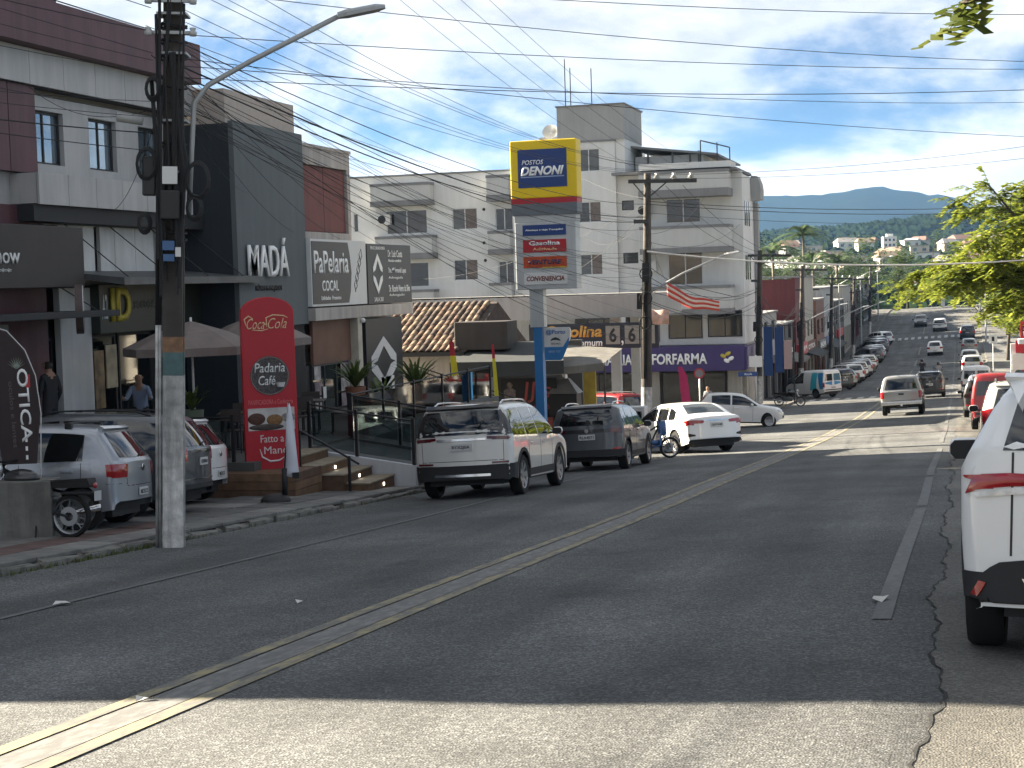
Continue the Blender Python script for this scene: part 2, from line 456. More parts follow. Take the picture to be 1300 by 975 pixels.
# paving slabs of the near left pavement
slabm = [mat('slab_grey', (.165, .162, .15), .9, 0, .35, 4, bump=.3), mat('slab_pale', (.21, .205, .19), .9, 0, .3, 4, bump=.3), mat('slab_red', (.125, .075, .066), .9, 0, .4, 4, bump=.3), mat('slab_dark', (.115, .114, .11), .9, 0, .35, 4, bump=.3)]
slme = [MB().box(-.285, -.485, -.04, .285, .485, .02, ch=.008).mesh('paving_slab', m) for m in slabm]
pav = bpy.data.objects['pavement_left']
for i in range(4):
    for j in range(24):
        Y = 9.5+j*1.0+.0; X = KERB_L-.15-.30-i*.60
        if i == 1 or (i == 3 and j % 2): k = 2
        else: k = random.choice([0, 0, 1, 3]) if i != 0 else random.choice([0, 1])
        if j > 12 and k == 2: k = 3
        inst('paving_slab', slme[k], pav, (X, Y, zs(Y)+random.uniform(-.006, .004)), (-.067+random.uniform(-.006, .006), random.uniform(-.008, .008), 0))
# weeds in the gutter
mb = MB(); rnd = random.Random(3)
for k in range(520):
    Y = rnd.choice([rnd.uniform(16, 21), rnd.uniform(12, 30), rnd.uniform(17.5, 20)]); X = KERB_L+rnd.uniform(-.01, .07)
    z = zr(Y, X); a = rnd.uniform(0, 6.3); h = rnd.uniform(.02, .075); w = .010
    dx, dy = math.cos(a), math.sin(a)
    mb.add([(X-dy*w, Y+dx*w, z), (X+dy*w, Y-dx*w, z), (X+dx*h*.5, Y+dy*h*.5, z+h)], [(0, 1, 2)])
tag(mb.build('gutter_weeds', leaf_mat('weed_leaf', (.06, .09, .02), (.13, .14, .04)), None, fix=False), 'low weeds growing along the left kerb', 'weeds', kind='stuff')
# litter on the road
LIT = mat('litter_paper', (.55, .54, .5), .8)
for (x, y, a, s, lab) in [(-7.9, 13.3, .1, .09, 'near the left edge line'), (-5.45, 13.0, .9, .05, 'alone in the middle of the left lane'), (-4.5, 8.4, .5, .05, 'between the yellow lines'), (-.58, 12.2, 1.3, .10, 'across the right edge line')]:
    o = MB().add([(-s, -.4*s, 0), (0, -.5*s, .25*s), (s, -.3*s, .02), (s, .4*s, .0), (0, .5*s, .3*s), (-s, .3*s, .03)], [(0, 1, 4, 5), (1, 2, 3, 4)]).build('paper_scrap', LIT)
    o.location = (x, y, zr(y, x)+.01); o.rotation_euler = (-.067, 0, a)
    tag(o, 'small crumpled pale paper scrap '+lab, 'litter', 'paper scraps on the road')
# land beyond: valley, far hillside
FAR = [(-200, 4), (-20, 1), (270, -4.6), (330, -6), (420, -9.5), (520, -6), (650, 3), (850, 13), (1000, 15), (1400, 10), (6000, 0)]
def land(x, y):
    for (a, za), (b, zb_) in zip(FAR[:-1], FAR[1:]):
        if a <= y <= b:
            t = (y-a)/(b-a); t = t*t*(3-2*t); z = za+(zb_-za)*t; break
    if y < 275:
        base = zr(min(max(y, -14), 270), -9)-.6
        k = min(1, max(0, (abs(x+4)-45)/160)); z = base-1.0*k
    elif y < 330:
        t = (y-275)/55; z = (zr(min(y, 270), -9)-.6)*(1-t)+z*t
    return z
xs = sorted(set([-3500, -2200, -1300, -800, -500, -300, -200, -120, -70, -40, -20, -4, 12, 30, 60, 110, 200, 350, 700, 1400, 2500]))
ys2 = frange(-200, -14, 40)+frange(-14, 275, 6)[1:]+frange(275, 1000, 25)[1:]+[1200, 1400, 1800, 2500, 3500, 6000]
tag(sheet('ground', xs, ys2, lambda x, y: land(x, y), mat('far_ground', (.05, .06, .03), .95, 0, .5, .02, col2=(.02, .035, .012), spec=0.)), kind='structure')
# ================================================================ buildings
GLS = glassy('window_glass', (.008, .010, .012))
GLD = glassy('dark_glass', (.008, .01, .012))
ALU = mat('white_aluminium', (.62, .63, .62), .45, .2)
DFR = mat('dark_frame', (.035, .036, .038), .5, .3)
CURT = mat('curtain', (.20, .165, .15), .9, 0, .3, 8)
def window(p, x0, z0, x1, z1, y=0., m_fr=ALU, m_gl=GLS, nx=2, dep=.10, fr=.05, proud=.03, pane2=None, sill=None):
    """window set in a wall that faces -y: frame part with its panes as sub-parts"""
    mb = MB(); f = fr
    ya, yb = y-proud, y+dep
    mb.box(x0, ya, z0, x0+f, yb, z1); mb.box(x1-f, ya, z0, x1, yb, z1)
    mb.box(x0+f, ya, z0, x1-f, yb, z0+f); mb.box(x0+f, ya, z1-f, x1-f, yb, z1)
    w = (x1-x0-2*f)/nx
    for i in range(1, nx): mb.box(x0+f+i*w-f*.45, ya+.008, z0+f, x0+f+i*w+f*.45, yb, z1-f)
    o = mb.build('window', m_fr, p)
    for i in range(nx):
        B('pane', (pane2 if (pane2 and i % 2) else m_gl), o, x0+f+i*w+(.45*f if i else 0)+.002, ya+.03+.012*(i % 2), z0+f+.002, x0+f+(i+1)*w-(.45*f if i < nx-1 else 0)-.002, ya+.04+.012*(i % 2), z1-f-.002)
    if sill: B('sill', sill, o, x0-.06, y-.09, z0-.07, x1+.06, y-.001, z0-.003)
    return o
def wall_hole(mb, x0, z0, x1, z1, y0, y1, holes):
    """wall slab with rectangular openings, made of boxes"""
    xs = sorted(set([x0, x1]+[v for h in holes for v in (h[0], h[2]) if x0 < v < x1]))
    for a, b in zip(xs[:-1], xs[1:]):
        m = (a+b)/2; cut = sorted([(max(z0, h[1]), min(z1, h[3])) for h in holes if h[0] <= m <= h[2]])
        z = z0
        for c, d in cut:
            if c > z+1e-4: mb.box(a, y0, z, b, y1, c)
            z = max(z, d)
        if z < z1-1e-4: mb.box(a, y0, z, b, y1, z1)
    return mb

# ---- two-storey shop building, dark red and grey cladding, left edge of the picture (front faces the street)
LX, LY0 = -17.2, 11.3
def ly(Y): return Y-LY0
bl = thing('shop_building', (LX, LY0, 0), PI/2, 'two-storey shop building with dark red roof band and pale grey cladding panels', 'building')
MAR = mat('maroon_cladding', (.115, .045, .055), .55, 0, .15, 2, stain=.25)
GRP = mat('grey_cladding', (.46, .45, .44), .5, .1, .10, 1.2, stain=.14)
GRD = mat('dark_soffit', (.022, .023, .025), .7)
BRN = mat('brown_fascia', (.040, .033, .030), .6, 0, .2, 2)
zbase = -3.4
x1 = ly(34.9)
holes = [(ly(28.62), 4.18, ly(29.8), 5.22), (ly(30.8), 4.18, ly(31.95), 5.24), (ly(32.93), 4.18, ly(34.0), 5.24)]
holes += [(ly(y), 4.18, ly(y)+1.2, 5.22) for y in (13, 16, 19, 22, 25)]
mb = MB(); wall_hole(mb, 0, 3.0, x1, 5.5, 0, .25, holes)
mb.box(0, .26, zbase, x1, 11, 6.8)
mb.build('wall', GRP, bl)
for h in holes:
    window(bl, h[0], h[1], h[2], h[3], .10, DFR, mat('office_glass', (.34, .42, .48), .05, .75, .3, .8), 2, .1, .05, .0)
# roof band of the red parapet, stepped up at the near end
mb = MB(); mb.box(0, -.62, 6.31, x1, 3, 7.2); mb.box(0, -.61, 7.2, ly(28.7), 3, 7.55)
mb.build('parapet', MAR, bl)
B('added_shade_block', GRP, bl, .4, .4, 7.56, ly(26.0), 2.9, 10.3)  # unseen block added above the roof to keep sun off the near white SUV
# cladding panels: upper band and projecting lower band
def panels(z0, z1, y, xs, m, dep=.05, gap=.012):
    for a, b in zip(xs[:-1], xs[1:]):
        B('panel', m, bl, a+gap/2, y, z0, b-gap/2, y+dep, z1, ch=.004)
xs_u = [ly(v) for v in frange(12, 35.6, 1.24)]
panels(5.62, 6.30, -.30, xs_u, GRP); B('panel_backing', GRD, bl, 0, -.24, 5.60, x1, 0, 6.30)
xs_l = [ly(v) for v in frange(27.75, 34.2, 1.02)]
panels(3.33, 3.93, -.62, xs_l, GRP); B('ledge', GRP, bl, ly(27.75), -.56, 3.35, ly(34.2), -.002, 3.92)
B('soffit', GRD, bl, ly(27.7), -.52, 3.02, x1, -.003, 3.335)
# red pier at the near end
for a, b in ((25.2, 26.4), (26.42, 27.5), (27.52, 28.45)): B('panel', MAR, bl, ly(a), -.2, 3.95, ly(b), -.003, 5.62, ch=.004)
B('red_pier', MAR, bl, ly(25.2), -.16, -2.6, ly(28.6), -.004, 3.33)
# first-floor white panels over the awning
WPN = mat('white_panel', (.60, .60, .58), .55, 0, .1, 2, stain=.12)
for a, b in ((29.25, 30.2), (30.22, 30.66), (30.9, 31.5), (31.52, 32.4), (32.42, 33.25)): B('panel', WPN, bl, ly(a), -.09, 2.06, ly(b), -.004, 3.0, ch=.004)
# brown fascia with white lettering, overhanging
fa = B('shop_fascia', BRN, bl, ly(20), -.75, 1.76, ly(29.05), -.17, 2.92, ch=.01)
txt(fa, 'Show', ly(25.75), 2.20, ly(26.75), 2.50, -.755, ALU, bold=.01)
txt(fa, '***', ly(25.9), 2.05, ly(26.45), 2.12, -.755, ALU)
# steel awning hung on rods
AWN = mat('awning_sheet', (.13, .135, .135), .5, .3, .25, 3, stain=.2)
mb = MB(); mb.add([(ly(29.15), -.01, 2.10), (ly(35.8), -.01, 2.10), (ly(35.8), -1.55, 1.92), (ly(29.15), -1.55, 1.92), (ly(29.15), -.01, 2.02), (ly(35.8), -.01, 2.02), (ly(35.8), -1.55, 1.78), (ly(29.15), -1.55, 1.78)], [(0, 1, 2, 3), (7, 6, 5, 4), (3, 2, 6, 7), (0, 3, 7, 4), (1, 5, 6, 2), (0, 4, 5, 1)])
aw = mb.build('awning', AWN, bl)
for Y in (29.4, 31.2, 33.0, 34.8): MB().tube([(ly(Y), -.05, 3.1), (ly(Y)+.1, -1.45, 1.94)], .012, 6).build('rod', DFR, aw)
# small lower canopy over the optician's door, and its round projecting sign
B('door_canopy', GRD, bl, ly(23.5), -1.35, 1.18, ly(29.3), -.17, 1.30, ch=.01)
MB().tube([(ly(28.6), -1.25, 1.3), (ly(28.4), -.2, 2.0)], .012, 6).build('rod', DFR, bl)
rs = MB().lathe([(0, -.07), (.50, -.07), (.50, .07), (0, .07)], (0, 0, 0), 'y', 40)
ro = rs.build('round_sign', mat('sign_brown', (.085, .055, .05), .5, 0, .3, 5), bl, 40); ro.location = (ly(28.35), -1.0, 1.34); ro.scale = (.86, 1, .95); ro.rotation_euler = (0, 0, .5)
mb = MB().lathe([(.44, -.085), (.47, -.085), (.47, -.07), (.44, -.07), (.44, -.085)], (0, 0, 0), 'y', 40); mb.build('rim', ALU, ro)
txt(ro, 'Ótica', -.25, .1, .25, .26, -.072, ALU, .006); txt(ro, 'SHOW', -.2, -.12, .2, .02, -.072, ALU, .006)
# ID shop: green-black fascia and gilt letters
idf = B('shop_fascia', mat('id_fascia', (.028, .032, .022), .45, 0, .2, 3), bl, ly(30.3), -.35, .80, ly(35.6), -.004, 1.80, ch=.01)
GLT = mat('gilt_letters', (.62, .50, .07), .45, .3, .3, 20)
txt(idf, 'ID', ly(30.72), 1.04, ly(31.55), 1.74, -.352, GLT, .05, bold=.03)
txt(idf, 'BIOLOGIA E VIDA', ly(31.75), 1.28, ly(33.4), 1.46, -.352, mat('dull_letters', (.14, .14, .11), .6), .015)
txt(idf, '.4.2', ly(30.37), 1.1, ly(30.6), 1.6, -.352, ALU, .01)
# shop fronts below: glazing, piers, door reveals
SHP = mat('shop_interior', (.055, .05, .045), .8, 0, .6, 1.2)
B('shop_back', SHP, bl, ly(24), .22, zbase+.6, ly(35.6), .255, 1.8)
for a, b, m in ((24, 25.0, MAR), (29.1, 30.3, WPN), (33.3, 33.6, GRD), (35.2, 35.7, GRD)): B('pier', m, bl, ly(a), -.14, zbase+.4, ly(b), -.006, 2.0 if m != WPN else 1.75)
for a, b in ((28.62, 29.08), (30.4, 31.6), (31.7, 33.2), (33.7, 35.1)):
    window(bl, ly(a), -2.3, ly(b), .78, .06, DFR, GLD, 1, .08, .06, .02)
B('sliding_door', mat('door_grey', (.22, .22, .21), .6, 0, .2, 3), bl, ly(25.9), -.175, -2.2, ly(27.2), -.164, 1.1)
B('poster', mat('poster_cream', (.45, .38, .25), .6, 0, .5, 3), bl, ly(31.05), -.03, -.35, ly(31.5), .0, .55)
B('poster', mat('poster_tan', (.32, .22, .12), .6, 0, .6, 4), bl, ly(30.55), -.03, -.75, ly(30.95), .0, .45)
# grey lettering lamp and camera bits
B('bracket', DFR, bl, ly(32.1), -.66, 3.93, ly(32.2), -.58, 4.1)

# ---- narrow dark grey shop block with white letters
bm_ = thing('dark_shop_block', (-16.0, 34.95, 0), PI/2, 'narrow dark grey rendered shop block with raised white letters', 'building')
NAV = mat('charcoal_render', (.032, .040, .048), .8, 0, .12, .8, stain=.12)
SLT = mat('slate_render', (.13, .148, .152), .8, 0, .1, .7, stain=.10)
B('side_wall', NAV, bm_, .0, .004, -3.6, 4.1, 12, 5.42)
B('front_wall', SLT, bm_, .002, -.12, .72, 4.12, -.0, 5.47)
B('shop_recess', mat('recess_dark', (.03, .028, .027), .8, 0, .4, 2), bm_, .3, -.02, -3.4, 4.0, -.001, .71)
mb = MB().box(.12, .12, 5.43, 4.22, 1.6, 6.22); mb.build('roof_tank_wall', mat('beige_tile_wall', (.46, .40, .35), .8, 0, .12, 12, bump=.2, bscale=30), bm_)
txt(bm_, 'MADÁ', .42, 1.92, 2.78, 2.85, -.17, mat('white_letters', (.85, .85, .83), .4), .05, bold=.008)
txt(bm_, 'MÓVEIS PLANEJADOS', .9, 1.55, 2.45, 1.74, -.125, mat('black_letters', (.02, .02, .02), .5), .02, bold=.01)

# ---- stationery shop building: beige frame, red brown panel above, printed sign boxes below
bp_ = thing('stationery_building', (-16.0, 39.05, 0), PI/2, 'beige shop building with brown red upper panel and wide sign boxes', 'building')
BEI = mat('beige_render', (.50, .46, .42), .8, 0, .12, 1.5, stain=.25)
RBR = mat('red_brown_panel', (.20, .065, .062), .7, 0, .15, 1.5, stain=.15)
mb = MB(); wall_hole(mb, 0, 2.88, 3.65, 5.22, 0, .3, [(.30, 3.06, 3.42, 4.78)])
mb.box(0, .31, -3.4, 3.65, 9.5, 5.15)
mb.box(3.66, .4, -3.4, 7.9, 9.5, 2.7)
mb.build('wall', BEI, bp_)
for a, b in ((.32, 1.85), (1.87, 3.40)): B('panel', RBR, bp_, a, .08, 3.08, b, .29, 4.76, ch=.006)
B('cornice', BEI, bp_, -.04, -.04, 5.22, 3.69, 9.6, 5.30)
B('ledge', BEI, bp_, -.0, -.32, .78, 7.75, .39, 1.10, ch=.01)
SGN = mat('sign_charcoal', (.045, .048, .05), .45, 0, .1, 2)
PAPW = mat('sign_white', (.66, .66, .64), .5, 0, .05, 2)
sg = thing('stationery_sign', (-16.66, 39.05, 0), PI/2, 'wide charcoal and white stationery sign box reading Papelaria Cocal', 'sign')
B('box', PAPW, sg, .02, -.90, 1.14, 4.05, -.05, 2.86, ch=.01)
mb = MB(); pl = [(.06, 1.20), (2.60, 1.20), (2.75, 1.5), (2.85, 2.0), (2.75, 2.5), (2.62, 2.80), (.06, 2.80)]
mb.prism(pl, -.915, -.90); mb.build('panel', SGN, sg)
txt(sg, 'PaPelaria', .18, 1.98, 2.62, 2.56, -.915, mat('white_letters', (.85, .85, .83), .4), .01, bold=.012)
txt(sg, 'COCAL', .68, 1.52, 1.84, 1.80, -.915, MC['white_letters'], .01, bold=.015)
txt(sg, 'Utilidades  Presentes', .6, 1.30, 2.0, 1.40, -.915, MC['white_letters'], .008)
mb = MB()
for k in range(5):   # line drawing of a quill and flourishes on the white part
    x = 3.1+.11*k; z = 1.5+.2*k
    mb.tube([(x, -.905, z), (x+.18, -.905, z+.14), (x+.12, -.905, z+.34), (x-.05, -.905, z+.2), (x+.05, -.905, z-.02)], .012, 5)
mb.build('drawing', mat('ink_grey', (.12, .12, .12), .6), sg)
lw = thing('law_office_sign', (-16.66, 43.1, 0), PI/2, 'dark square office sign box with white chevron arrows and small text lines', 'sign')
B('box', SGN, lw, .05, -.92, 1.12, 3.80, -.05, 2.80, ch=.01)
WL = MC['white_letters']
def chev(p, cx, cz, w, h, th, y, m, up=True):
    s = 1 if up else -1
    for sx in (-1, 1):
        pts = [(cx, cz+s*h), (cx+sx*w, cz), (cx+sx*w, cz-s*th), (cx+sx*w*.55, cz-s*th*.6), (cx, cz+s*(h-th*1.3))]
        q = pts if (sx*s < 0) else pts[::-1]
        MB().prism(q, y-.01, y).build('chevron', m, p)
chev(lw, .85, 2.15, .38, .38, .14, -.925, WL, True); chev(lw, .85, 1.78, .38, .38, .14, -.925, WL, False)
txt(lw, 'PROCURADORIA', .3, 2.64, 1.5, 2.73, -.925, WL, .006); txt(lw, 'SALA 201', .5, 1.19, 1.25, 1.31, -.925, WL, .006)
for k, (a, b) in enumerate((('Dr. Luiz Costa', 'Advocacia e consultoria'), ('Dra. Mª Fernanda Lopes', 'Advogada'), ('Dr. Ricardo Nunes da Silva', 'Advogado'))):
    z = 2.44-.5*k
    txt(lw, a, 1.75, z, 3.0+.3*k, z+.20, -.925, WL, .006, bold=.01); txt(lw, b, 1.75, z-.14, 2.9+.1*k, z-.05, -.925, WL, .006)
# ground floor of the stationery shop: brown lintel, glass door with posters, cream post, black panel
B('lintel', mat('brown_lintel', (.17, .085, .055), .7, 0, .2, 2), bp_, .35, -.08, -.35, 3.05, -.0, .77)
B('shop_back', SHP, bp_, .1, .05, -1.75, 3.0, .30, -.36)
dd = window(bp_, .35, -1.60, 2.95, -.36, -.0, DFR, glassy('shop_glass', (.02, .03, .032)), 3, .05, .05, .03)
for k, (a, b) in enumerate(((.42, .85), (2.3, 2.9))):
    for j in range(3): B('poster', mat('poster_%d' % ((k+j) % 2), [(.5, .46, .44), (.30, .24, .26)][(k+j) % 2], .6, 0, .6, 6), bp_, a, -.06, -1.55+.4*j, b, -.045, -1.2+.4*j)
B('notice', PAPW, bp_, 1.0, -.06, -1.25, 1.2, -.045, -.95)
B('post', mat('cream_post', (.48, .44, .36), .7, 0, .2, 3), bp_, 3.06, -.30, -1.65, 3.38, -.02, .775)
MB().ball((3.3, -.36, .7), .07).build('wall_lamp', PAPW, bp_, True)
blk = thing('chevron_panel', (-16.6, 42.75, 0), PI/2, 'tall black wall panel with two large white chevrons and a pale notice', 'sign')
B('board', mat('panel_black', (.016, .018, .022), .45, 0, .2, 3), blk, .1, -.85, -2.6, 3.15, -.70, .72, ch=.01)
GRL = mat('grey_letters', (.55, .55, .55), .5)
chev(blk, 1.5, -.35, 1.05, .55, .2, -.855, GRL, True); chev(blk, 1.5, -.72, 1.05, .55, .2, -.855, GRL, False)
B('notice', PAPW, blk, 1.2, -.865, -1.35, 2.3, -.855, -.95)

# ---- white apartment block over the pharmacy (front faces the camera)
AX, AY = -34.3, 91.
ap = thing('apartment_block', (AX, AY, 0), 0, 'white apartment block with stepped roof, grey balconies and water tank tower', 'building')
APW = mat('white_render', (.68, .68, .66), .85, 0, .05, .5, stain=.06)
APG = mat('grey_render', (.36, .36, .35), .85, 0, .08, .8, stain=.07)
APD = mat('grey_band', (.22, .22, .22), .8, 0, .1, 1, stain=.1)
def ax(X): return X-AX
wn = [(-33.98, 4.84, -33.66, 5.92), (-27.95, 4.75, -26.45, 5.97), (-27.95, 1.85, -26.5, 3.05), (-20.45, 7.68, -19.18, 8.95), (-20.48, 4.85, -19.17, 6.02), (-20.45, 1.92, -19.16, 3.1),
      (-18.05, 5.46, -17.37, 6.0), (-18.05, 2.5, -17.2, 3.1)]
hol = [(ax(a), b, ax(c), d) for a, b, c, d in wn]
bw = [(-31.95, 4.62, -29.45, 6.02), (-31.9, 1.55, -29.45, 3.0), (-15.6, 4.62, -13.65, 5.98), (-15.55, 1.2, -13.6, 3.05), (-25.4, 4.6, -24.3, 5.9), (-25.3, 1.6, -24.3, 2.9)]
holb = [(ax(a), b, ax(c), d) for a, b, c, d in bw]
mb = MB()
wall_hole(mb, 0, .2, ax(-24.3), 7.95, 0, .3, hol+holb)
wall_hole(mb, ax(-24.3), .2, ax(-18.3), 9.30, -.3, .3, hol+holb)
wall_hole(mb, ax(-18.3), -2.1, ax(-11.35), 7.35, 0, .3, hol+holb)
mb.box(0, .31, .2, ax(-18.3), 13, 7.9); mb.box(ax(-24.3), .32, 7.9, ax(-18.3), 9, 9.25); mb.box(ax(-18.3), .31, -2.1, ax(-11.36), 5.6, 7.2)
mb.build('wall', APW, ap)
for i, h in enumerate(hol): window(ap, *h, .05 if not (ax(-24.3) < h[0] < ax(-18.3)) else -.25, ALU if i < 6 else DFR, [GLS, glassy('window_glass_pale', (.05, .055, .055))][i % 2], 2 if i < 6 and i > 0 else 1, .1, .05, .0, pane2=CURT if i in (1, 2, 4, 5) else None)
for h in holb: window(ap, *h, .05, ALU, GLS, 2, .1, .06, .0)
B('parapet', APD, ap, -.06, -.06, 7.95, ax(-24.36), 13, 8.05); B('parapet', APD, ap, ax(-24.36), -.37, 9.30, ax(-18.24), 9.1, 9.40)
B('tank_tower', APG, ap, ax(-21.55), -.34, 9.405, ax(-17.75), 5, 11.3); B('tower_base', APW, ap, ax(-18.29), -.2, 7.36, ax(-17.77), 5, 9.404)
B('tank_cap', APD, ap, ax(-21.62), -.41, 11.3, ax(-17.68), 5.07, 11.38)
B('chimney', APG, ap, ax(-23.4), 3, 9.4, ax(-22.3), 4, 10.0)
B('roof_room', APW, ap, ax(-17.7), 2.5, 7.2, ax(-13.8), 11, 8.55)
mb = MB(); mb.add([(ax(-17.9), 1.6, 9.15), (ax(-12.9), 1.6, 8.5), (ax(-12.9), 12, 8.5), (ax(-17.9), 12, 9.15), (ax(-17.9), 1.6, 9.03), (ax(-12.9), 1.6, 8.38), (ax(-12.9), 12, 8.38), (ax(-17.9), 12, 9.03)], [(0, 1, 2, 3), (7, 6, 5, 4), (0, 4, 5, 1), (1, 5, 6, 2), (3, 2, 6, 7), (0, 3, 7, 4)]); mb.build('lean_roof', APD, ap)
for x in (-17.0, -15.6, -14.6, -14.1): B('roof_post', APD, ap, ax(x), 2.4, 7.3, ax(x)+.1, 2.49, 8.75)
# balconies: grey parapets with darker lower band, top hoods
def balcony(x0, x1, zt, zb_, d, split=.35, hood=False):
    o = MB().box(ax(x0), -d, zb_+split, ax(x1), -.003, zt).build('balcony', mat('balcony_white', (.52, .52, .50), .85, 0, .06, 1, stain=.07), ap)
    B('band', APD, o, ax(x0)-.03, -d-.03, zb_, ax(x1)+.03, -.004, zb_+split-.002)
    B('rail_cap', APD, o, ax(x0)-.03, -d-.03, zt+.002, ax(x1)+.03, -.004, zt+.16)
    return o
balcony(-32.5, -29.0, 7.35, 6.22, 1.0, .30); balcony(-32.3, -28.9, 4.35, 3.15, 1.0, .35); balcony(-32.3, -28.9, 1.25, -.05, 1.0, .3)
balcony(-25.6, -24.32, 7.55, 6.25, .9, .35); balcony(-25.6, -24.32, 4.42, 3.25, .9, .3); balcony(-25.6, -24.32, 1.5, .3, .9, .3)
balcony(-16.75, -11.9, 7.25, 5.98, 1.7, .42); balcony(-16.75, -11.9, 4.28, 2.95, 1.7, .30); balcony(-16.75, -11.9, 1.0, -.4, 1.7, .3)
B('roof_slab', APD, ap, ax(-18.4), -1.0, 7.36, ax(-11.5), 5.7, 7.50); B('roof_slab', APW, ap, ax(-16.8), -1.35, 7.52, ax(-11.8), 1.0, 7.85)
mb = MB()
for a, b in (((-13.4, -1.2, 7.85), (-13.4, -1.2, 9.0)), ((-12.5, -1.2, 7.85), (-12.5, -1.2, 8.85)), ((-13.4, -1.2, 9.0), (-11.9, -.6, 8.6)), ((-11.9, -.6, 8.6), (-11.9, -.6, 7.85))): mb.tube([(ax(a[0]), a[1], a[2]), (ax(b[0]), b[1], b[2])], .035, 6)
mb.build('roof_frame', DFR, ap)
mb = MB()
for X, h in ((-21.1, 14.0), (-20.8, 13.5), (-19.6, 13.4)): mb.tube([(ax(X), 0, 11.3), (ax(X), 0, h)], .03, 5)
mb.build('antenna', DFR, ap)
d_ = MB().lathe([(.02, 0), (.28, .06), (.45, .18)], (0, 0, 0), 'y', 16).build('satellite_dish', ALU, ap, True); d_.location = (ax(-22.0), 0, 9.95); d_.rotation_euler = (.5, 0, .5)
MB().tube([(ax(-22.0), .1, 9.4), (ax(-22.0), .05, 9.95)], .03, 6).build('dish_post', ALU, ap)
for X, z in ((-26.05, 5.85), (-26.1, 3.95), (-26.05, 2.95)): MB().lathe([(0, -.02), (.09, -.02), (.09, .0)], (ax(X), -.001, z), 'y', 12).build('vent', GRD, ap)
# air conditioners
def aircon(x, z, y=0):
    o = B('air_conditioner', PAPW, ap, ax(x), y-.32, z, ax(x)+.85, y-.004, z+.6, ch=.02)
    MB().lathe([(.0, -.02), (.22, -.02), (.24, .0)], (ax(x)+.34, y-.325, z+.3), 'y', 18).build('fan', GRD, o)
aircon(-17.2, 5.1); aircon(-32.45, 5.2); aircon(-17.0, 2.0)
# side wall to the street with slit windows and its stacked end balconies
sd = []
for z in (4.4, 1.4):
    for k, yy in enumerate((.9, 1.7, 2.7)):
        B('slit_window', GLD, ap, ax(-11.36), yy, z, ax(-11.33), yy+.35, z+1.35)
for z in (5.85,):
    mb = MB(); pts = [(0, 0), (.75, .1), (.8, .6), (.72, 1.0), (.5, 1.4), (0, 1.45)]
    n = len(pts); vs = [(ax(-11.34)+a*.7, 3.9, z+b) for a, b in pts]+[(ax(-11.34)+a*.7, 5.5, z+b) for a, b in pts]
    mb.add(vs, [tuple(range(n)), tuple(range(2*n-1, n-1, -1))]+[(i, i+n, (i+1) % n+n, (i+1) % n) for i in range(n)]); mb.build('side_balcony', APG, ap)
B('side_pier', APG, ap, ax(-11.34), 5.0, -5.8, ax(-11.1), 5.55, 5.8)
# lower storeys: mezzanine strip, pharmacy front, piers, glass
PUR = mat('purple_fascia', (.050, .032, .14), .45, 0, .12, 1, stain=.1)
mb = MB(); mb.box(0, .3, -6.3, ax(-21), 13, .19); mb.box(ax(-20.9), .35, -6.3, ax(-11.36), 5.6, -2.11); mb.build('lower_wall', mat('cream_render', (.46, .43, .37), .85, 0, .1, 1, stain=.2), ap)
mzz = [(-20.2, -.95), (-18.0, -.9), (-15.6, -.75), (-13.4, -.7)]
for X, z in mzz: window(ap, ax(X), z-1.0, ax(X)+1.9, z+.45, -.004, DFR, GLS, 2, .0, .06, .05)
fp = thing('pharmacy_sign', (AX, AY, 0), 0, 'long purple pharmacy fascia with white serif capitals and a pill logo', 'sign')
B('fascia', PUR, fp, ax(-21.3), -1.25, -3.50, ax(-11.25), -.02, -2.13, ch=.02)
SR = MC['white_letters']
txt(fp, 'FARMACIA RIA', ax(-22.0)+.8, -3.12, ax(-17.45), -2.52, -1.252, SR, .03, bold=.02)
txt(fp, 'FORFARMA', ax(-16.35), -3.12, ax(-13.3), -2.52, -1.252, SR, .03, bold=.03)
for k, (dx, dz, a, m) in enumerate(((0, .16, .5, GLT), (.26, .28, -.5, GLT), (.18, -.1, .5, SR), (.42, .02, -.5, SR))):
    o = MB().ball((0, 0, 0), .17, 10, 1, .25, .62).build('logo_pill', m, fp, True); o.location = (ax(-12.42)+dx, -1.255, -2.86+dz); o.rotation_euler = (0, a, 0)
fb = B('fascia_return', PUR, fp, ax(-11.245), -1.2, -3.45, ax(-11.1), 5, -2.2)
for X in (-16.9, -12.35): B('pier', MC['cream_render'], ap, ax(X), -.2, -6.2, ax(X)+.75, .28, -3.5)
for a, b in ((-21.0, -17.0), (-16.05, -12.5)): window(ap, ax(a), -5.6, ax(b), -3.55, .05, DFR, GLS, 3, .1, .06, .0)
B('shop_plinth', MC['cream_render'], ap, ax(-16.1), -.15, -6.2, ax(-12.4), .29, -5.62)

# ---- petrol station canopy and price sign
ST_ = mat('canopy_fascia', (.40, .39, .37), .7, .1, .12, .5, stain=.10)
pc = thing('station_canopy', (-23.4, 66, 0), 0, 'flat grey petrol station canopy in front of the apartment block', 'canopy')
mb = MB(); n = 24
for k in range(n):   # gently bowed fascia
    a, b = k/n, (k+1)/n; ya = -.5*math.sin(PI*a)+0; yb = -.5*math.sin(PI*b)
    xa, xb = -2.+13.0*a, -2.+13.0*b
    mb.add([(xa, ya, .02+.06*a), (xb, yb, .02+.06*b), (xb, yb, 1.02), (xa, ya, .98), (xa, 10, .02), (xb, 10, .02), (xb, 10, 1.0), (xa, 10, 1.0)], [(0, 1, 2, 3), (3, 2, 6, 7), (0, 4, 5, 1)]+([(0, 3, 7, 4)] if k == 0 else [])+([(1, 5, 6, 2)] if k == n-1 else []))
mb.build('deck', ST_, pc, 30)
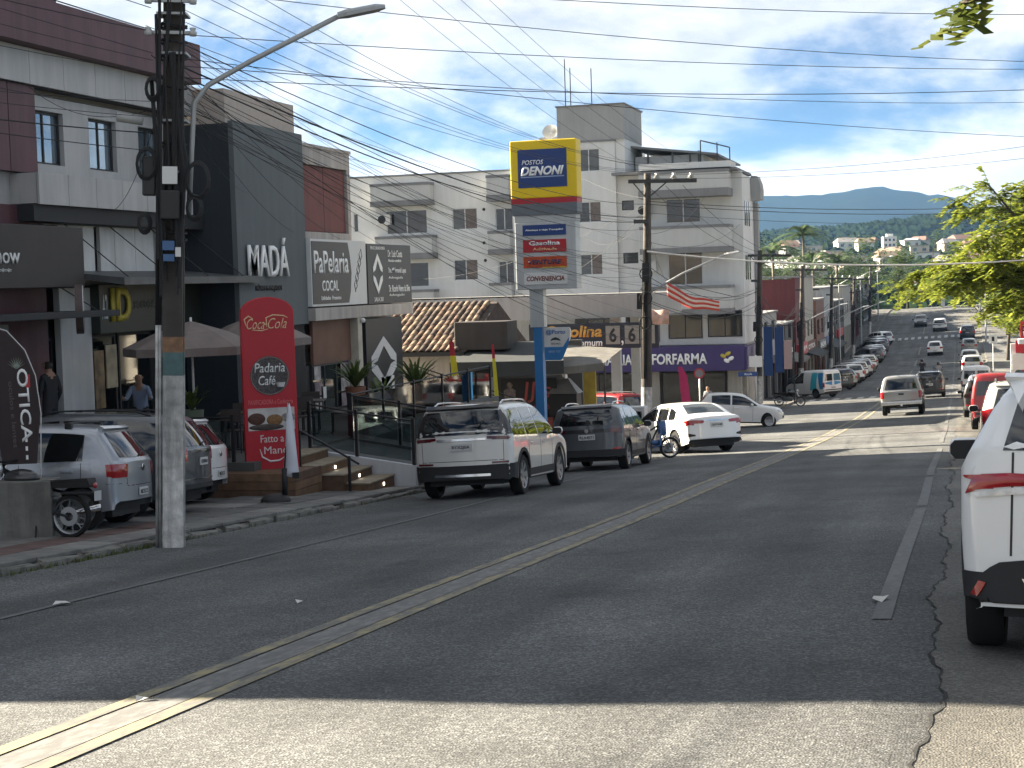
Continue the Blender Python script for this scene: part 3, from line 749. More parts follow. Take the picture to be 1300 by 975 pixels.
for X, Y in ((1.5, 3.5), (9.2, 3.5), (1.5, 8), (9.2, 8)): B('column', mat('column_paint', (.5, .5, .48), .6, 0, .1, 2), pc, X-.2, Y-.2, -5.2, X+.2, Y+.2, .018)
pg = thing('fuel_price_board', (-15.75, 65.4, 0), 0, 'dark blue fuel price board reading Gasolina Comum under the canopy edge', 'sign')
B('board', mat('board_navy', (.018, .025, .04), .5, 0, .2, 2), pg, -1.2, -.1, -1.15, 4.15, .05, -.12, ch=.02)
ORG = mat('orange_letters', (.62, .33, .06), .5)
txt(pg, 'Gasolina', -.55, -.68, 1.85, -.20, -.105, ORG, .01, .15, .03); txt(pg, 'Comum', .65, -1.04, 1.85, -.76, -.105, MC['white_letters'], .01, .1, .02)
for a, s in ((2.0, '6'), (2.78, '6'), (3.42, '9')):
    c = B('digit_card', mat('card_grey', (.24, .24, .21), .5), pg, a, -.13, -.98, a+.58, -.102, -.24)
    txt(c, s, a+.14, -.90, a+.44, -.32, -.132, mat('black_letters', (.02, .02, .02), .5), .006, 0, .03)
txt(pg, ',', 2.63, -1.04, 2.72, -.84, -.105, MC['white_letters'], .01)
for X in (-.6, 3.6): B('hanger', DFR, pg, X, -.04, -.12, X+.08, .02, .06)

# ---- low house with clay tiles
ho = thing('tiled_house', (-21.5, 50.5, 0), 0, 'low cream house with weathered clay tile roof behind the ramp', 'house')
B('wall', mat('house_render', (.50, .46, .40), .85, 0, .12, 1, stain=.25), ho, 0, 0, -4.2, 6.1, 7, -.62)
mb = MB(); mb.box(-.3, -.45, -.66, 6.35, -.3, -.52); mb.build('gutter', GRD, ho)
TL = [mat('clay_tile_a', (.17, .105, .07), .9, 0, .6, 6, bump=.4), mat('clay_tile_b', (.085, .062, .05), .9, 0, .5, 6, bump=.4), mat('clay_tile_c', (.26, .19, .13), .9, 0, .5, 6, bump=.4)]
tme = []
for m in TL:
    mb = MB(); n = 5
    for k in range(n):
        a, b = PI*k/n, PI*(k+1)/n
        mb.add([(.11*math.cos(a), 0, .07*math.sin(a)), (.11*math.cos(b), 0, .07*math.sin(b)), (.095*math.cos(b), .46, .06*math.sin(b)), (.095*math.cos(a), .46, .06*math.sin(a))], [(0, 1, 2, 3)])
        mb.add([(.085*math.cos(a), 0, .05*math.sin(a)), (.085*math.cos(b), 0, .05*math.sin(b)), (.11*math.cos(b), 0, .07*math.sin(b)), (.11*math.cos(a), 0, .07*math.sin(a))], [(0, 1, 2, 3)])
    tme.append(mb.mesh('roof_tile', m, True))
rf = MB().add([(-.3, -.4, -.53), (6.4, -.4, -.53), (6.4, 3.6, .98), (-.3, 3.6, .98), (-.3, 7.4, -.53), (6.4, 7.4, -.53)], [(0, 1, 2, 3), (3, 2, 5, 4), (0, 3, 4), (1, 5, 2)]).build('roof', TL[1], ho)
sl_ = math.atan2(1.51, 4.0)
for i in range(29):
    for j in range(10):
        t = j*.42
        inst('roof_tile', random.choice(tme), rf, (-.22+i*.225+random.uniform(-.01, .01), -.47+t*math.cos(sl_), -.52+t*math.sin(sl_)+.012), (sl_, 0, random.uniform(-.05, .05)))

# ---- snack bar: brown box sign, dark and pale tent awnings, neon board
sb = thing('snack_bar', (-15.6, 50.6, 0), 0, 'snack bar under dark awning with brown box fascia', 'building')
B('fascia_box', mat('brown_box', (.05, .043, .04), .7, 0, .2, 2, stain=.2), sb, .1, -.35, -.50, 1.85, .9, .40, ch=.03)
B('back_wall', mat('bar_wall', (.12, .11, .095), .8, 0, .2, 1), sb, 0, 4.2, -4.3, 3.2, 4.4, -.4)
DKC = mat('dark_canvas', (.035, .04, .042), .8, 0, .2, 3)
mb = MB(); mb.add([(0, 0.9, -.3), (3.3, .9, -.3), (3.9, -1.4, -.82), (.25, -1.4, -.82), (.25, -1.4, -1.35), (3.9, -1.4, -1.22)], [(0, 1, 2, 3), (3, 2, 5, 4)]); mb.build('awning', DKC, sb)
mb = MB(); mb.add([(1.9, 2.6, -.42), (4.9, 2.8, -.66), (4.9, -.2, -.98), (3.0, -.7, -1.12), (4.9, -.2, -1.22), (3.0, -.7, -1.34)], [(0, 1, 2, 3), (3, 2, 4, 5)]); mb.build('tent_awning', mat('pale_canvas', (.17, .16, .14), .8, 0, .2, 2, stain=.2), sb)
for X, Y in ((3.1, -.6), (4.9, -.15), (.4, -1.2)): MB().tube([(X, Y, -4.2), (X, Y, -1.1)], .035, 6).build('post', DFR, sb)
B('counter', mat('counter_dark', (.03, .03, .03), .6, 0, .3, 3), sb, .9, 1.2, -4.2, 3.2, 1.8, -2.2)
for k in range(9): B('slat', mat('slat_grey', (.11, .11, .11), .7, 0, .3, 4), sb, 3.25+k*.14, .6, -4.2, 3.25+k*.14+.09, .66, -2.75)
ne = thing('neon_board', (-15.6, 50.6, 0), 0, 'black board with red double J letters and a cook figure outline', 'sign')
B('board', mat('panel_black', (.016, .018, .022), .45, 0, .2, 3), ne, 1.35, .5, -2.55, 3.2, .56, -1.45)
NR = mat('red_letters', (.42, .07, .06), .5)
txt(ne, "JJ's", 2.0, -2.25, 3.0, -1.55, .495, NR, .01, .1, .0); txt(ne, 'LANCHES', 2.1, -2.45, 2.95, -2.31, .495, NR, .008)
mb = MB(); mb.ball((1.65, .485, -1.68), .1, 8, 1, .2, 1); mb.prism([(1.5, -2.4), (1.8, -2.4), (1.85, -1.85), (1.75, -1.78), (1.55, -1.78), (1.45, -1.85)], .48, .495); mb.build('figure', mat('figure_grey', (.28, .22, .20), .6, 0, .5, 8), ne)
B('menu_poster', mat('menu_red', (.30, .07, .05), .6, 0, .6, 5), ne, 2.3, .3, -3.6, 3.1, .36, -2.7)
# barbecue smoker with chimney
bq = thing('barbecue_oven', (-12.2, 51.4, 0), 0, 'dark barbecue oven with steel hood and round chimney cap', 'oven')
B('body', mat('oven_black', (.012, .012, .012), .5), bq, -.45, -.35, zs(51)-.02, .45, .35, -1.98, ch=.02)
mb = MB(); mb.add([(-.5, -.4, -1.97), (.5, -.4, -1.97), (.5, .4, -1.97), (-.5, .4, -1.97), (-.13, -.13, -1.5), (.13, -.13, -1.5), (.13, .13, -1.5), (-.13, .13, -1.5)], [(0, 1, 5, 4), (1, 2, 6, 5), (2, 3, 7, 6), (3, 0, 4, 7), (4, 5, 6, 7), (0, 3, 2, 1)]); mb.build('hood', mat('hood_steel', (.32, .31, .29), .5, .6, .2, 3), bq)
MB().lathe([(.09, -1.52), (.09, -1.2), (.17, -1.2), (.0, -1.05)], (0, 0, 0), 'z', 14).build('chimney', mat('bright_steel', (.6, .6, .6), .25, .9), bq, 40)
sv = thing('steel_fridge', (-10.9, 55.2, 0), 0, 'pale steel fridge under the tent awning', 'fridge')
B('cabinet', ALU, sv, -.5, -.3, zs(55)-.02, .6, .3, zs(55)+1.25, ch=.02); B('door', GLS, sv, -.4, -.315, zs(55)+.2, .5, -.302, zs(55)+1.1)
ov = thing('yellow_wall_panel', (-12.6, 56, 0), 0, 'yellow wall panel behind the tent awning posts', 'wall panel')
B('panel', mat('yellow_paint', (.55, .38, .06), .7, 0, .3, 2), ov, -.9, 0, -3.0, .4, .1, -1.3); B('leg', DFR, ov, -.8, .01, -4.3, -.7, .09, -3.0); B('leg', DFR, ov, .2, .01, -4.3, .3, .09, -3.0)
# ================================================================ vehicles (local: x right, y forward, origin on the ground under the rear axle)
TYR = mat('tyre_rubber', (.009, .009, .009), .9, 0, .2, 20)
RIM = mat('alloy_rim', (.30, .31, .32), .35, .8)
RIMD = mat('dark_rim', (.07, .07, .075), .4, .6)
PLS = mat('black_plastic', (.013, .013, .014), .65, 0, .15, 6)
CGL = glassy('car_glass', (.010, .012, .013), .03)
CGL2 = glassy('car_glass_pale', (.05, .06, .065), .04)
CHR = mat('chrome', (.62, .62, .62), .15, 1)
SEAM = mat('panel_seam', (.03, .03, .03), .8)
RED = mat('tail_lamp_red', (.34, .012, .016), .12, 0, .25, 14, coat=.6)
REDD = mat('tail_lamp_dark', (.10, .006, .01), .12, 0, .3, 14, coat=.6)
AMB = mat('lamp_clear', (.62, .60, .57), .12, .2, .3, 20, coat=.6)
PLT = mat('plate_grey', (.50, .50, .49), .5)
INK = mat('black_letters', (.02, .02, .02), .5)
def paint(name, c, metal=.0, rough=.38):
    return mat(name, c, rough, metal, .04, 1.5, coat=.8)
P_WHITE = paint('paint_white', (.72, .72, .70)); P_PEARL = paint('paint_pearl', (.60, .59, .55), .15); P_SILV = paint('paint_silver', (.33, .35, .38), .55, .32)
P_GRAPH = paint('paint_graphite', (.075, .082, .09), .35); P_NIGHT = paint('paint_navy', (.030, .036, .044), .3); P_BLACK = paint('paint_black', (.012, .012, .013))
P_RED = paint('paint_red', (.30, .014, .016)); P_GREY = paint('paint_grey', (.27, .27, .26), .4); P_BLUE = paint('paint_blue', (.03, .08, .20), .2); P_CREAM = paint('paint_pale_grey', (.5, .5, .48), .2)

def catmull(pts, n):
    """centripetal-ish smooth polyline; a point with a third value True is a hard corner"""
    P = [Vector((p[0], p[1])) for p in pts]; hard = [len(p) > 2 and p[2] for p in pts]
    out_ = []
    for i in range(len(P)-1):
        a, b = P[i], P[i+1]
        m0 = (b-P[i-1])*.5 if (i > 0 and not hard[i]) else (b-a)*.6
        m1 = (P[i+2]-a)*.5 if (i+2 < len(P) and not hard[i+1]) else (b-a)*.6
        L = (b-a).length
        for m in (m0, m1):
            if m.length > L*1.0: m *= L/m.length
        for k in range(n):
            t = k/n
            out_.append(a*(2*t**3-3*t*t+1)+m0*(t**3-2*t*t+t)+b*(-2*t**3+3*t*t)+m1*(t**3-t*t))
    out_.append(P[-1]); return out_
def lerp_line(pts, x):
    if x <= pts[0][0]: return pts[0][1]
    for a, b in zip(pts[:-1], pts[1:]):
        if x <= b[0]: return a[1]+(b[1]-a[1])*(x-a[0])/max(b[0]-a[0], 1e-6)
    return pts[-1][1]
def resample(pts, n):
    d = [0]
    for a, b in zip(pts[:-1], pts[1:]): d.append(d[-1]+math.hypot(b[0]-a[0], b[1]-a[1]))
    res = []
    for k in range(n):
        t = d[-1]*k/(n-1); i = 0
        while i < len(d)-2 and d[i+1] < t: i += 1
        f = (t-d[i])/max(d[i+1]-d[i], 1e-9); a, b = pts[i], pts[i+1]
        res.append((a[0]+(b[0]-a[0])*f, a[1]+(b[1]-a[1])*f))
    return res
class Car:
    def __init__(s, name, out, W, wb, r, belt, sill=.30, tumble=.26, bow=(.14, .30), rim=RIM, spokes=5, arch=.06, edge=.10, cowl=None):
        s.name = name; s.W = W; s.wb = wb; s.r = r; s.belt = belt
        s.root = bpy.data.objects.new(name, None); link(s.root)
        T = catmull(out, 9); mono = [T[0]]
        for p in T[1:]:
            mono.append(Vector((max(p.x, mono[-1].x+.0006), p.y)))
        T = mono; s.y0, s.y1 = T[0].x, T[-1].x
        # add columns round the wheel arches
        Ra = r+arch; ys = [p.x for p in T]
        for c in (0, wb):
            for k in range(15): ys.append(c-Ra*math.cos(PI*k/14))
            ys += [c-Ra-.004, c+Ra+.004]
        ys = sorted(v for v in set(round(v, 4) for v in ys) if s.y0 <= v <= s.y1)
        Tl = [(p.x, p.y) for p in T]; s.Tl = Tl
        top = lambda y: lerp_line(Tl, y)
        def low(y):
            z = sill+.06*max(0, (s.y0+.5-y)/.5)+.04*max(0, (y-s.y1+.5)/.5)
            for c in (0, wb):
                d = abs(y-c)
                if d < Ra: z = max(z, r+math.sqrt(Ra*Ra-d*d)) if True else z
            return z
        s.low = low
        Tv = [Vector(p) for p in Tl]
        def dist(y, z):
            q = Vector((y, z)); best = 9
            for a, b in zip(Tv[:-1], Tv[1:]):
                ab = b-a; t = max(0, min(1, (q-a).dot(ab)/max(ab.length_squared, 1e-9))); best = min(best, (a+ab*t-q).length)
            return best
        def half(y, z):
            bz = belt(y) if callable(belt) else lerp_line(belt, y)
            w = W/2
            if z > bz: w = W/2-.012-(z-bz)*tumble-.10*(z-bz)**2
            else:
                t = (bz-z)/max(bz-sill, .1); w = W/2-.045*max(0, t-.35)**1.5*1.4-.010*(1-t)
            return w
        s.half = half
        def warp(x, y, z):
            u = abs(x)/(W/2)
            kr = max(0, min(1, (s.y0+.85-y)/.85)); kf = max(0, min(1, (y-s.y1+1.1)/1.1))
            return (x, y+bow[0]*u**2.6*kr**1.3-bow[1]*u**2.4*kf**1.3, z)
        NV = 11; mb = MB(); cols = []
        for y in ys:
            zt, zb = max(top(y), .01), low(y)
            col = []
            if zb > zt-.02: zb = zt-.02
            for k in range(NV+1):
                v = k/NV; v = 1-(1-v)**1.35; z = zb+(zt-zb)*v
                d = dist(y, z) if k < NV else 0.
                e = edge
                cut = e-math.sqrt(max(0, e*e-(e-d)**2)) if d < e else 0
                col.append(warp(half(y, z)-cut, y, z))
            cols.append(col)
        nc = len(cols)
        for sx in (1, -1):
            vs = [(sx*p[0], p[1], p[2]) for c in cols for p in c]
            fs = [(i*(NV+1)+k, (i+1)*(NV+1)+k, (i+1)*(NV+1)+k+1, i*(NV+1)+k+1) for i in range(nc-1) for k in range(NV)]
            mb.add(vs, fs)
        NX = 10; lid = []
        for y in ys:
            zt = max(top(y), .01); we = half(y, zt)-edge
            row = []
            for k in range(NX+1):
                x = we*(2*k/NX-1); row.append(warp(x, y, zt+.028*(1-(x/we)**2)*min(1, zt)))
            lid.append(row)
        vs = [p for r_ in lid for p in r_]
        mb.add(vs, [(i*(NX+1)+k, i*(NX+1)+k+1, (i+1)*(NX+1)+k+1, (i+1)*(NX+1)+k) for i in range(nc-1) for k in range(NX)])
        me = mb.mesh('body', P_WHITE); shade_auto(me, 50)
        s.body = link(bpy.data.objects.new('body', me), s.root); s.paint(s.body)
        s.bvh = BVHTree.FromPolygons([v.co[:] for v in me.vertices], [p.vertices[:] for p in me.polygons])
        # underbody
        hb = min(lerp_line(Tl, 0), lerp_line(Tl, wb))-.12
        mb = MB(); mb.box(-W/2+.24, s.y0+.25, sill-.06, W/2-.24, s.y1-.45, min(hb, .85)); mb.box(-W/2+.06, Ra+.02, sill-.02, W/2-.06, wb-Ra-.02, sill+.2)
        mb.box(-W/2+.10, s.y0+.2, sill+.05, W/2-.10, -Ra+.0, sill+.25)
        for ya in (0, wb): mb.tube([(-W/2+.2, ya, r), (W/2-.2, ya, r)], .06, 8)
        mb.build('underbody', PLS, s.root)
        s.wheels(rim, spokes)
    def paint(s, o):
        o.material_slots[0].link = 'OBJECT'; o.material_slots[0].material = P_WHITE; o['painted'] = 1
    def wheels(s, rimm, spokes):
        r = s.r; w = .215; ri = r*.70
        tb = MB().lathe([(ri, -w/2+.01), (r*.93, -w/2), (r*.985, -w/2+.025), (r, -w/2+.05), (r, w/2-.05), (r*.985, w/2-.025), (r*.93, w/2), (ri, w/2-.01), (ri, -w/2+.01)], (0, 0, 0), 'x', 36)
        tme = tb.mesh('tyre', TYR, 40)
        rb = MB().lathe([(ri, w/2-.012), (ri-.018, w/2-.02), (ri-.03, .03), (0, .02)], (0, 0, 0), 'x', 30)
        db = MB().lathe([(ri-.025, .032), (0, .03)], (0, 0, 0), 'x', 24)
        for k in range(spokes):
            a = 2*PI*k/spokes; ca, sa = math.cos(a), math.sin(a)
            def pt(rad, t, x): return (x, rad*ca-t*sa, rad*sa+t*ca)
            w0, w1 = .034, .055 if spokes < 8 else .03
            rb.add([pt(.03, -w0, w/2-.045), pt(.03, w0, w/2-.045), pt(ri-.01, w1, w/2-.02), pt(ri-.01, -w1, w/2-.02), pt(.03, -w0, .04), pt(.03, w0, .04), pt(ri-.01, w1, .04), pt(ri-.01, -w1, .04)], [(0, 1, 2, 3), (0, 3, 7, 4), (1, 5, 6, 2)])
        rb.lathe([(.07, .05), (.065, w/2-.035), (0, w/2-.03)], (0, 0, 0), 'x', 14)
        rme = rb.mesh('rim', rimm, 30); dme = db.mesh('brake_disc', RIMD)
        for sx in (1, -1):
            for y in (0, s.wb):
                o = bpy.data.objects.new('wheel', tme.copy() if False else tme); link(o, s.root); o.name = 'wheel'
                o.location = (sx*(s.W/2-w/2-.012), y, r)
                if sx < 0: o.rotation_euler = (0, 0, PI)
                inst('rim', rme, o); inst('brake_disc', dme, o, (-.012, 0, 0))
    def cast(s, view, u, z):
        if view in ('R', 'L'):
            sx = 1 if view == 'R' else -1; h = s.bvh.ray_cast(Vector((sx*3, u, z)), Vector((-sx, 0, 0)))
        elif view == 'B': h = s.bvh.ray_cast(Vector((u, s.y0-2, z)), Vector((0, 1, 0)))
        elif view == 'F': h = s.bvh.ray_cast(Vector((u, s.y1+2, z)), Vector((0, -1, 0)))
        else: h = s.bvh.ray_cast(Vector((u, z, 4)), Vector((0, 0, -1)))
        if h[0] is None:
            h = s.bvh.find_nearest({'R': Vector((s.W/2, u, z)), 'L': Vector((-s.W/2, u, z)), 'B': Vector((u, s.y0, z)), 'F': Vector((u, s.y1, z)), 'T': Vector((u, z, 1.5))}[view])
        n = h[1]; d = {'R': Vector((1, 0, 0)), 'L': Vector((-1, 0, 0)), 'B': Vector((0, -1, 0)), 'F': Vector((0, 1, 0)), 'T': Vector((0, 0, 1))}[view]
        if n.dot(d) < 0: n = -n
        return h[0], n
    def patch(s, name, view, top, bot, m, off=.006, nu=12, nv=5, par=None, painted=False, bulge=0.):
        """a piece of the skin between two drawn lines, lifted off the body by off, with a rim"""
        t, b = resample(top, nu), resample(bot, nu); mb = MB(); g = []; base = []
        for i in range(nu):
            for k in range(nv):
                f = k/(nv-1); u = b[i][0]+(t[i][0]-b[i][0])*f; z = b[i][1]+(t[i][1]-b[i][1])*f
                p, n = s.cast(view, u, z)
                bu = bulge*math.sin(PI*f)*math.sin(PI*i/(nu-1)); g.append(p+n*(off+bu)); base.append(p-n*.004)
        fs = [(i*nv+k, (i+1)*nv+k, (i+1)*nv+k+1, i*nv+k+1) for i in range(nu-1) for k in range(nv-1)]
        mb.add(g, fs)
        ring = [i*nv for i in range(nu)]+[(nu-1)*nv+k for k in range(1, nv)]+[i*nv+nv-1 for i in range(nu-2, -1, -1)]+[k for k in range(nv-2, 0, -1)]
        q = [g[i] for i in ring]+[base[i] for i in ring]; n = len(ring)
        mb.add(q, [(i, (i+1) % n, (i+1) % n+n, i+n) for i in range(n)])
        me = mb.mesh(name, m); shade_auto(me, 45)
        o = link(bpy.data.objects.new(name, me), par or s.root)
        if painted: s.paint(o)
        return o
    def both(s, *a, **k): return [s.patch(a[0], v, *a[1:], **k) for v in 'LR']
    def rect(s, name, view, u0, z0, u1, z1, m, **k): return s.patch(name, view, [(u0, z1), (u1, z1)], [(u0, z0), (u1, z0)], m, **k)
    def side_glass(s, ya, yb, pillars, inset=.085, lift=.025, m=CGL, gap=.035, up=0.):
        """side windows between the belt line and the roof line, split at the pillars"""
        cuts = [ya]+list(pillars)+[yb]
        for i, (a, b) in enumerate(zip(cuts[:-1], cuts[1:])):
            a += gap if i else 0; b -= gap if i < len(cuts)-2 else 0
            n = 12; top = []; bot = []
            for k in range(n+1):
                y = a+(b-a)*k/n; zb = lerp_line(s.belt, y)+lift
                top.append((y, max(zb+.012, min(lerp_line(s.Tl, y)-inset, 9)))); bot.append((y, zb))
            s.both('side_window', top, bot, m, off=.005, nu=13, nv=4)
    def seams(s, ys, z0=None):
        for y in ys:
            zb = lerp_line(s.belt, y)
            s.both('door_seam', [(y-.005, zb), (y+.005, zb)], [(y-.005, s.low(y)+.05), (y+.005, s.low(y)+.05)], SEAM, off=.002, nu=2, nv=8)
    def handles(s, ys, z, m=None):
        for y in ys:
            for v in 'LR':
                p, n = s.cast(v, y, z); o = MB().box(p.x-.022, y-.09, z-.016, p.x+.022, y+.09, z+.016, ch=.01).build('door_handle', m or P_WHITE, s.root)
                if m is None: s.paint(o)
    def mirrors(s, y, z, m=None, size=1.):
        for v, sx in (('L', -1), ('R', 1)):
            p, n = s.cast(v, y, z)
            mb = MB(); mb.box(p.x+sx*.06, y-.05, z-.07*size, p.x+sx*(.06+.20*size), y+.08, z+.075*size, ch=.055)
            o = mb.build('mirror', m or P_WHITE, s.root, 50)
            if m is None: s.paint(o)
            mb = MB(); mb.box(p.x-sx*.02, y-.01, z-.05, p.x+sx*.08, y+.03, z-.02); mb.prism([(p.x+sx*(.06+.20*size*a), z+.07*size*b) for a, b in ((.12, -.80), (.80, -.86), (.95, -.35), (.95, .45), (.82, .86), (.2, .9), (.05, .5), (.05, -.4))][::sx], y-.058, y-.048); mb.build('mirror_glass', PLS, o)
    def arches(s, m=PLS, w=.075, off=.012):
        Ra = s.r+.06
        for c in (0, s.wb):
            aa = [PI*(-.06+1.12*k/20) for k in range(21)]
            s.both('arch_trim', [(c-(Ra+w)*math.cos(a), s.r+(Ra+w)*math.sin(a)) for a in aa], [(c-(Ra+.004)*math.cos(a), s.r+(Ra+.004)*math.sin(a)) for a in aa], m, off=off, nu=22, nv=3)
    def sillstrip(s, z0, z1, m=PLS, off=.010):
        a, b = s.r+.09, s.wb-s.r-.09
        s.both('sill_trim', [(a, z1), (b, z1)], [(a, z0), (b, z0)], m, off=off, nu=6, nv=3)
    def plate(s, z, text='', w=.40, h=.13, view='B', x=0):
        p, n = s.cast(view, x, z); d = -1 if view == 'B' else 1
        o = MB().box(x-w/2, p.y+d*.022, z-h/2, x+w/2, p.y+d*.004, z+h/2, ch=.004).build('number_plate', PLT, s.root)
        if text and view == 'B': txt(o, text, x-w*.42, z-h*.30, x+w*.42, z+h*.25, p.y-.022, INK, .003, 0, .02)
        return o
    def rails(s, ya, yb, dx, m=PLS):
        for sx in (1, -1):
            pts = []
            for k in range(9):
                y = ya+(yb-ya)*k/8; p, n = s.cast('T', sx*dx, y); pts.append((sx*dx, y, p.z+(.055 if 0 < k < 8 else .0)))
            MB().tube(pts, .017, 6).build('roof_rail', m, s.root, True)
    def wiper(s, z, w=.32):
        p, n = s.cast('B', .0, z); q, n2 = s.cast('B', w, z+.05)
        MB().tube([p+n*.02, p*.5+q*.5+n*.025, q+n2*.02], [.014, .010, .006], 6).build('wiper', PLS, s.root)
    def finish(s, label, cat, pos, rz, col, group=None, pitch=True):
        return place(s.root, label, cat, pos, rz, col, group)
def tilt(o, X, Y, rz, wbh=1.3):
    """sit a thing on the sloping street with the given heading"""
    hx, hy = -math.sin(rz), math.cos(rz)
    def g(x, y): return zs(y) if x < KERB_L else (zsr(y) if x > KERB_R else zr(y, x))
    f = Vector((hx, hy, (g(X+hx*1.2, Y+hy*1.2)-g(X-hx*1.2, Y-hy*1.2))/2.4)).normalized()
    rx, ry = hy, -hx
    r_ = Vector((rx, ry, (g(X+rx*.7, Y+ry*.7)-g(X-rx*.7, Y-ry*.7))/1.4)); r_ = (r_-f*r_.dot(f)).normalized()
    u = r_.cross(f)
    m = Matrix((r_, f, u)).transposed().to_4x4(); m.translation = (X, Y, g(X, Y)); o.matrix_world = m
def place(root, label, cat, pos, rz, col, group=None):
    tag(root, label, cat, group); tilt(root, pos[0], pos[1], rz)
    for c in root.children:
        if c.get('painted'): c.material_slots[0].material = col
        for d in c.children:
            if d.get('painted'): d.material_slots[0].material = col
    return root
def again(root, *a, **k):
    return place(copy_tree(root), *a, **k)

# ---------------- kinds
def k_commander():
    c = Car('parked_suv', [(-.90, .33), (-.99, .44), (-1.02, .62), (-1.0, .95), (-.97, 1.06), (-.88, 1.18), (-.70, 1.60), (-.52, 1.665), (.2, 1.70), (1.1, 1.70), (1.75, 1.63), (2.55, 1.17), (2.75, 1.09), (3.45, .99), (3.70, .86), (3.76, .6), (3.72, .42)], 1.86, 2.79, .365, [(-1, 1.09), (2.6, 1.02)], .30, .27, (.16, .32), RIM, 7)
    c.side_glass(-.62, 2.42, (.30, 1.18), .10)
    c.patch('rear_window', 'B', [(-.66, 1.57), (0, 1.59), (.66, 1.57)], [(-.74, 1.15), (0, 1.15), (.74, 1.15)], CGL, nu=14)
    c.patch('windscreen', 'F', [(-.62, 1.58), (.62, 1.58)], [(-.74, 1.2), (.74, 1.2)], CGL, nu=14)
    lamp = []
    for sx in (-1, 1):
        c.patch('tail_lamp', 'B', [(sx*.48, 1.115), (sx*.86, 1.10)], [(sx*.48, 1.065), (sx*.86, 1.035)], REDD, nu=8, nv=4, off=.008)
        c.patch('tail_lamp', 'R' if sx > 0 else 'L', [(-.93, 1.10), (-.72, 1.08)], [(-.93, 1.04), (-.74, 1.055)], REDD, nu=5, nv=3, off=.008)
        c.patch('reflector', 'B', [(sx*.55, .655), (sx*.84, .66)], [(sx*.55, .625), (sx*.84, .62)], REDD, nu=6, nv=3, off=.016)
    c.rect('chrome_bar', 'B', -.46, 1.045, .46, 1.085, CHR, off=.016, nu=10, nv=3)
    c.rect('lower_bumper', 'B', -.90, .32, .90, .60, PLS, off=.014, nu=16, nv=5); c.both('pillar_trim', [(-.78, 1.50), (-.64, 1.58)], [(-.90, 1.13), (-.64, 1.13)], P_BLACK, off=.006, nu=6, nv=6)
    c.both('bumper_corner', [(-.93, .60), (-.46, .62)], [(-.93, .33), (-.44, .33)], PLS, off=.012, nu=8, nv=4)
    c.patch('tailgate_seam', 'B', [(-.76, .685), (.76, .685)], [(-.76, .675), (.76, .675)], SEAM, off=.002, nu=12, nv=2)
    for sx in (-1, 1): c.patch('tailgate_seam', 'B', [(sx*.76, 1.03), (sx*.77, 1.03)], [(sx*.755, .66), (sx*.765, .66)], SEAM, off=.002, nu=2, nv=8)
    c.rect('skid_trim', 'B', -.52, .40, .52, .445, CHR, off=.022, nu=8, nv=3)
    c.plate(.93, 'RYX2J0A'); c.arches(); c.sillstrip(.33, .46); c.seams((.42, 1.30, 2.2)); c.handles((.62, 1.5), .93); c.mirrors(2.15, 1.10); c.rails(-.4, 1.5, .62, CHR)
    c.rect('spoiler', 'B', -.66, 1.595, .66, 1.635, P_BLACK, off=.07, nu=10, nv=3); c.patch('roof_panel', 'T', [(-.6, 1.55), (.6, 1.55)], [(-.6, -.42), (.6, -.42)], P_BLACK, nu=10, nv=10, off=.004)
    for sx in (-1, 1): c.rect('headlamp', 'F', min(sx*.5, sx*.86), .86, max(sx*.5, sx*.86), .94, AMB, nu=6, nv=3)
    return c
def k_tcross():
    c = Car('parked_suv', [(-.64, .32), (-.73, .43), (-.76, .62), (-.75, .92), (-.70, 1.05), (-.52, 1.47), (-.36, 1.53), (.3, 1.565), (1.0, 1.55), (1.55, 1.48), (2.25, 1.08), (2.45, 1.02), (3.1, .93), (3.33, .80), (3.38, .58), (3.34, .42)], 1.76, 2.65, .34, [(-1, 1.04), (2.4, .98)], .28, .25, (.14, .30), RIM, 5)
    c.side_glass(-.40, 2.12, (.12, .98), .10)
    c.patch('rear_window', 'B', [(-.55, 1.43), (0, 1.45), (.55, 1.43)], [(-.68, 1.08), (0, 1.08), (.68, 1.08)], CGL, nu=12)
    c.patch('windscreen', 'F', [(-.58, 1.44), (.58, 1.44)], [(-.70, 1.12), (.70, 1.12)], CGL, nu=12)
    c.rect('lamp_band', 'B', -.60, .90, .60, .985, P_BLACK, off=.008, nu=12, nv=3)
    for sx in (-1, 1):
        c.patch('tail_lamp', 'B', [(sx*.5, .985), (sx*.82, 1.0)], [(sx*.56, .90), (sx*.83, .87)], REDD, nu=8, nv=4, off=.012)
        c.patch('reflector', 'B', [(sx*.60, .53), (sx*.80, .55)], [(sx*.60, .49), (sx*.80, .50)], RED, nu=5, nv=3, off=.018)
    c.rect('lower_bumper', 'B', -.84, .34, .84, .50, PLS, off=.014, nu=14, nv=4)
    c.both('bumper_corner', [(-.7, .5), (-.42, .5)], [(-.7, .36), (-.42, .32)], PLS, off=.012, nu=6, nv=4)
    c.plate(.80, 'RLA4E71'); c.arches(w=.05); c.sillstrip(.31, .42); c.seams((.16, 1.05, 1.9)); c.handles((.35, 1.25), .90); c.mirrors(1.85, 1.03); c.rails(-.25, 1.3, .57, CHR)
    c.rect('spoiler', 'B', -.60, 1.47, .60, 1.505, P_WHITE, off=.06, nu=8, nv=3, painted=True)
    o = MB().lathe([(0, -.01), (.05, -.01), (.055, 0)], (0, 0, 0), 'y', 16).build('badge', CHR, c.root); p, n = c.cast('B', 0, .95); o.location = (0, p.y-.012, .95)
    for sx in (-1, 1): c.rect('headlamp', 'F', min(sx*.45, sx*.8), .76, max(sx*.45, sx*.8), .86, AMB, nu=6, nv=3)
    return c
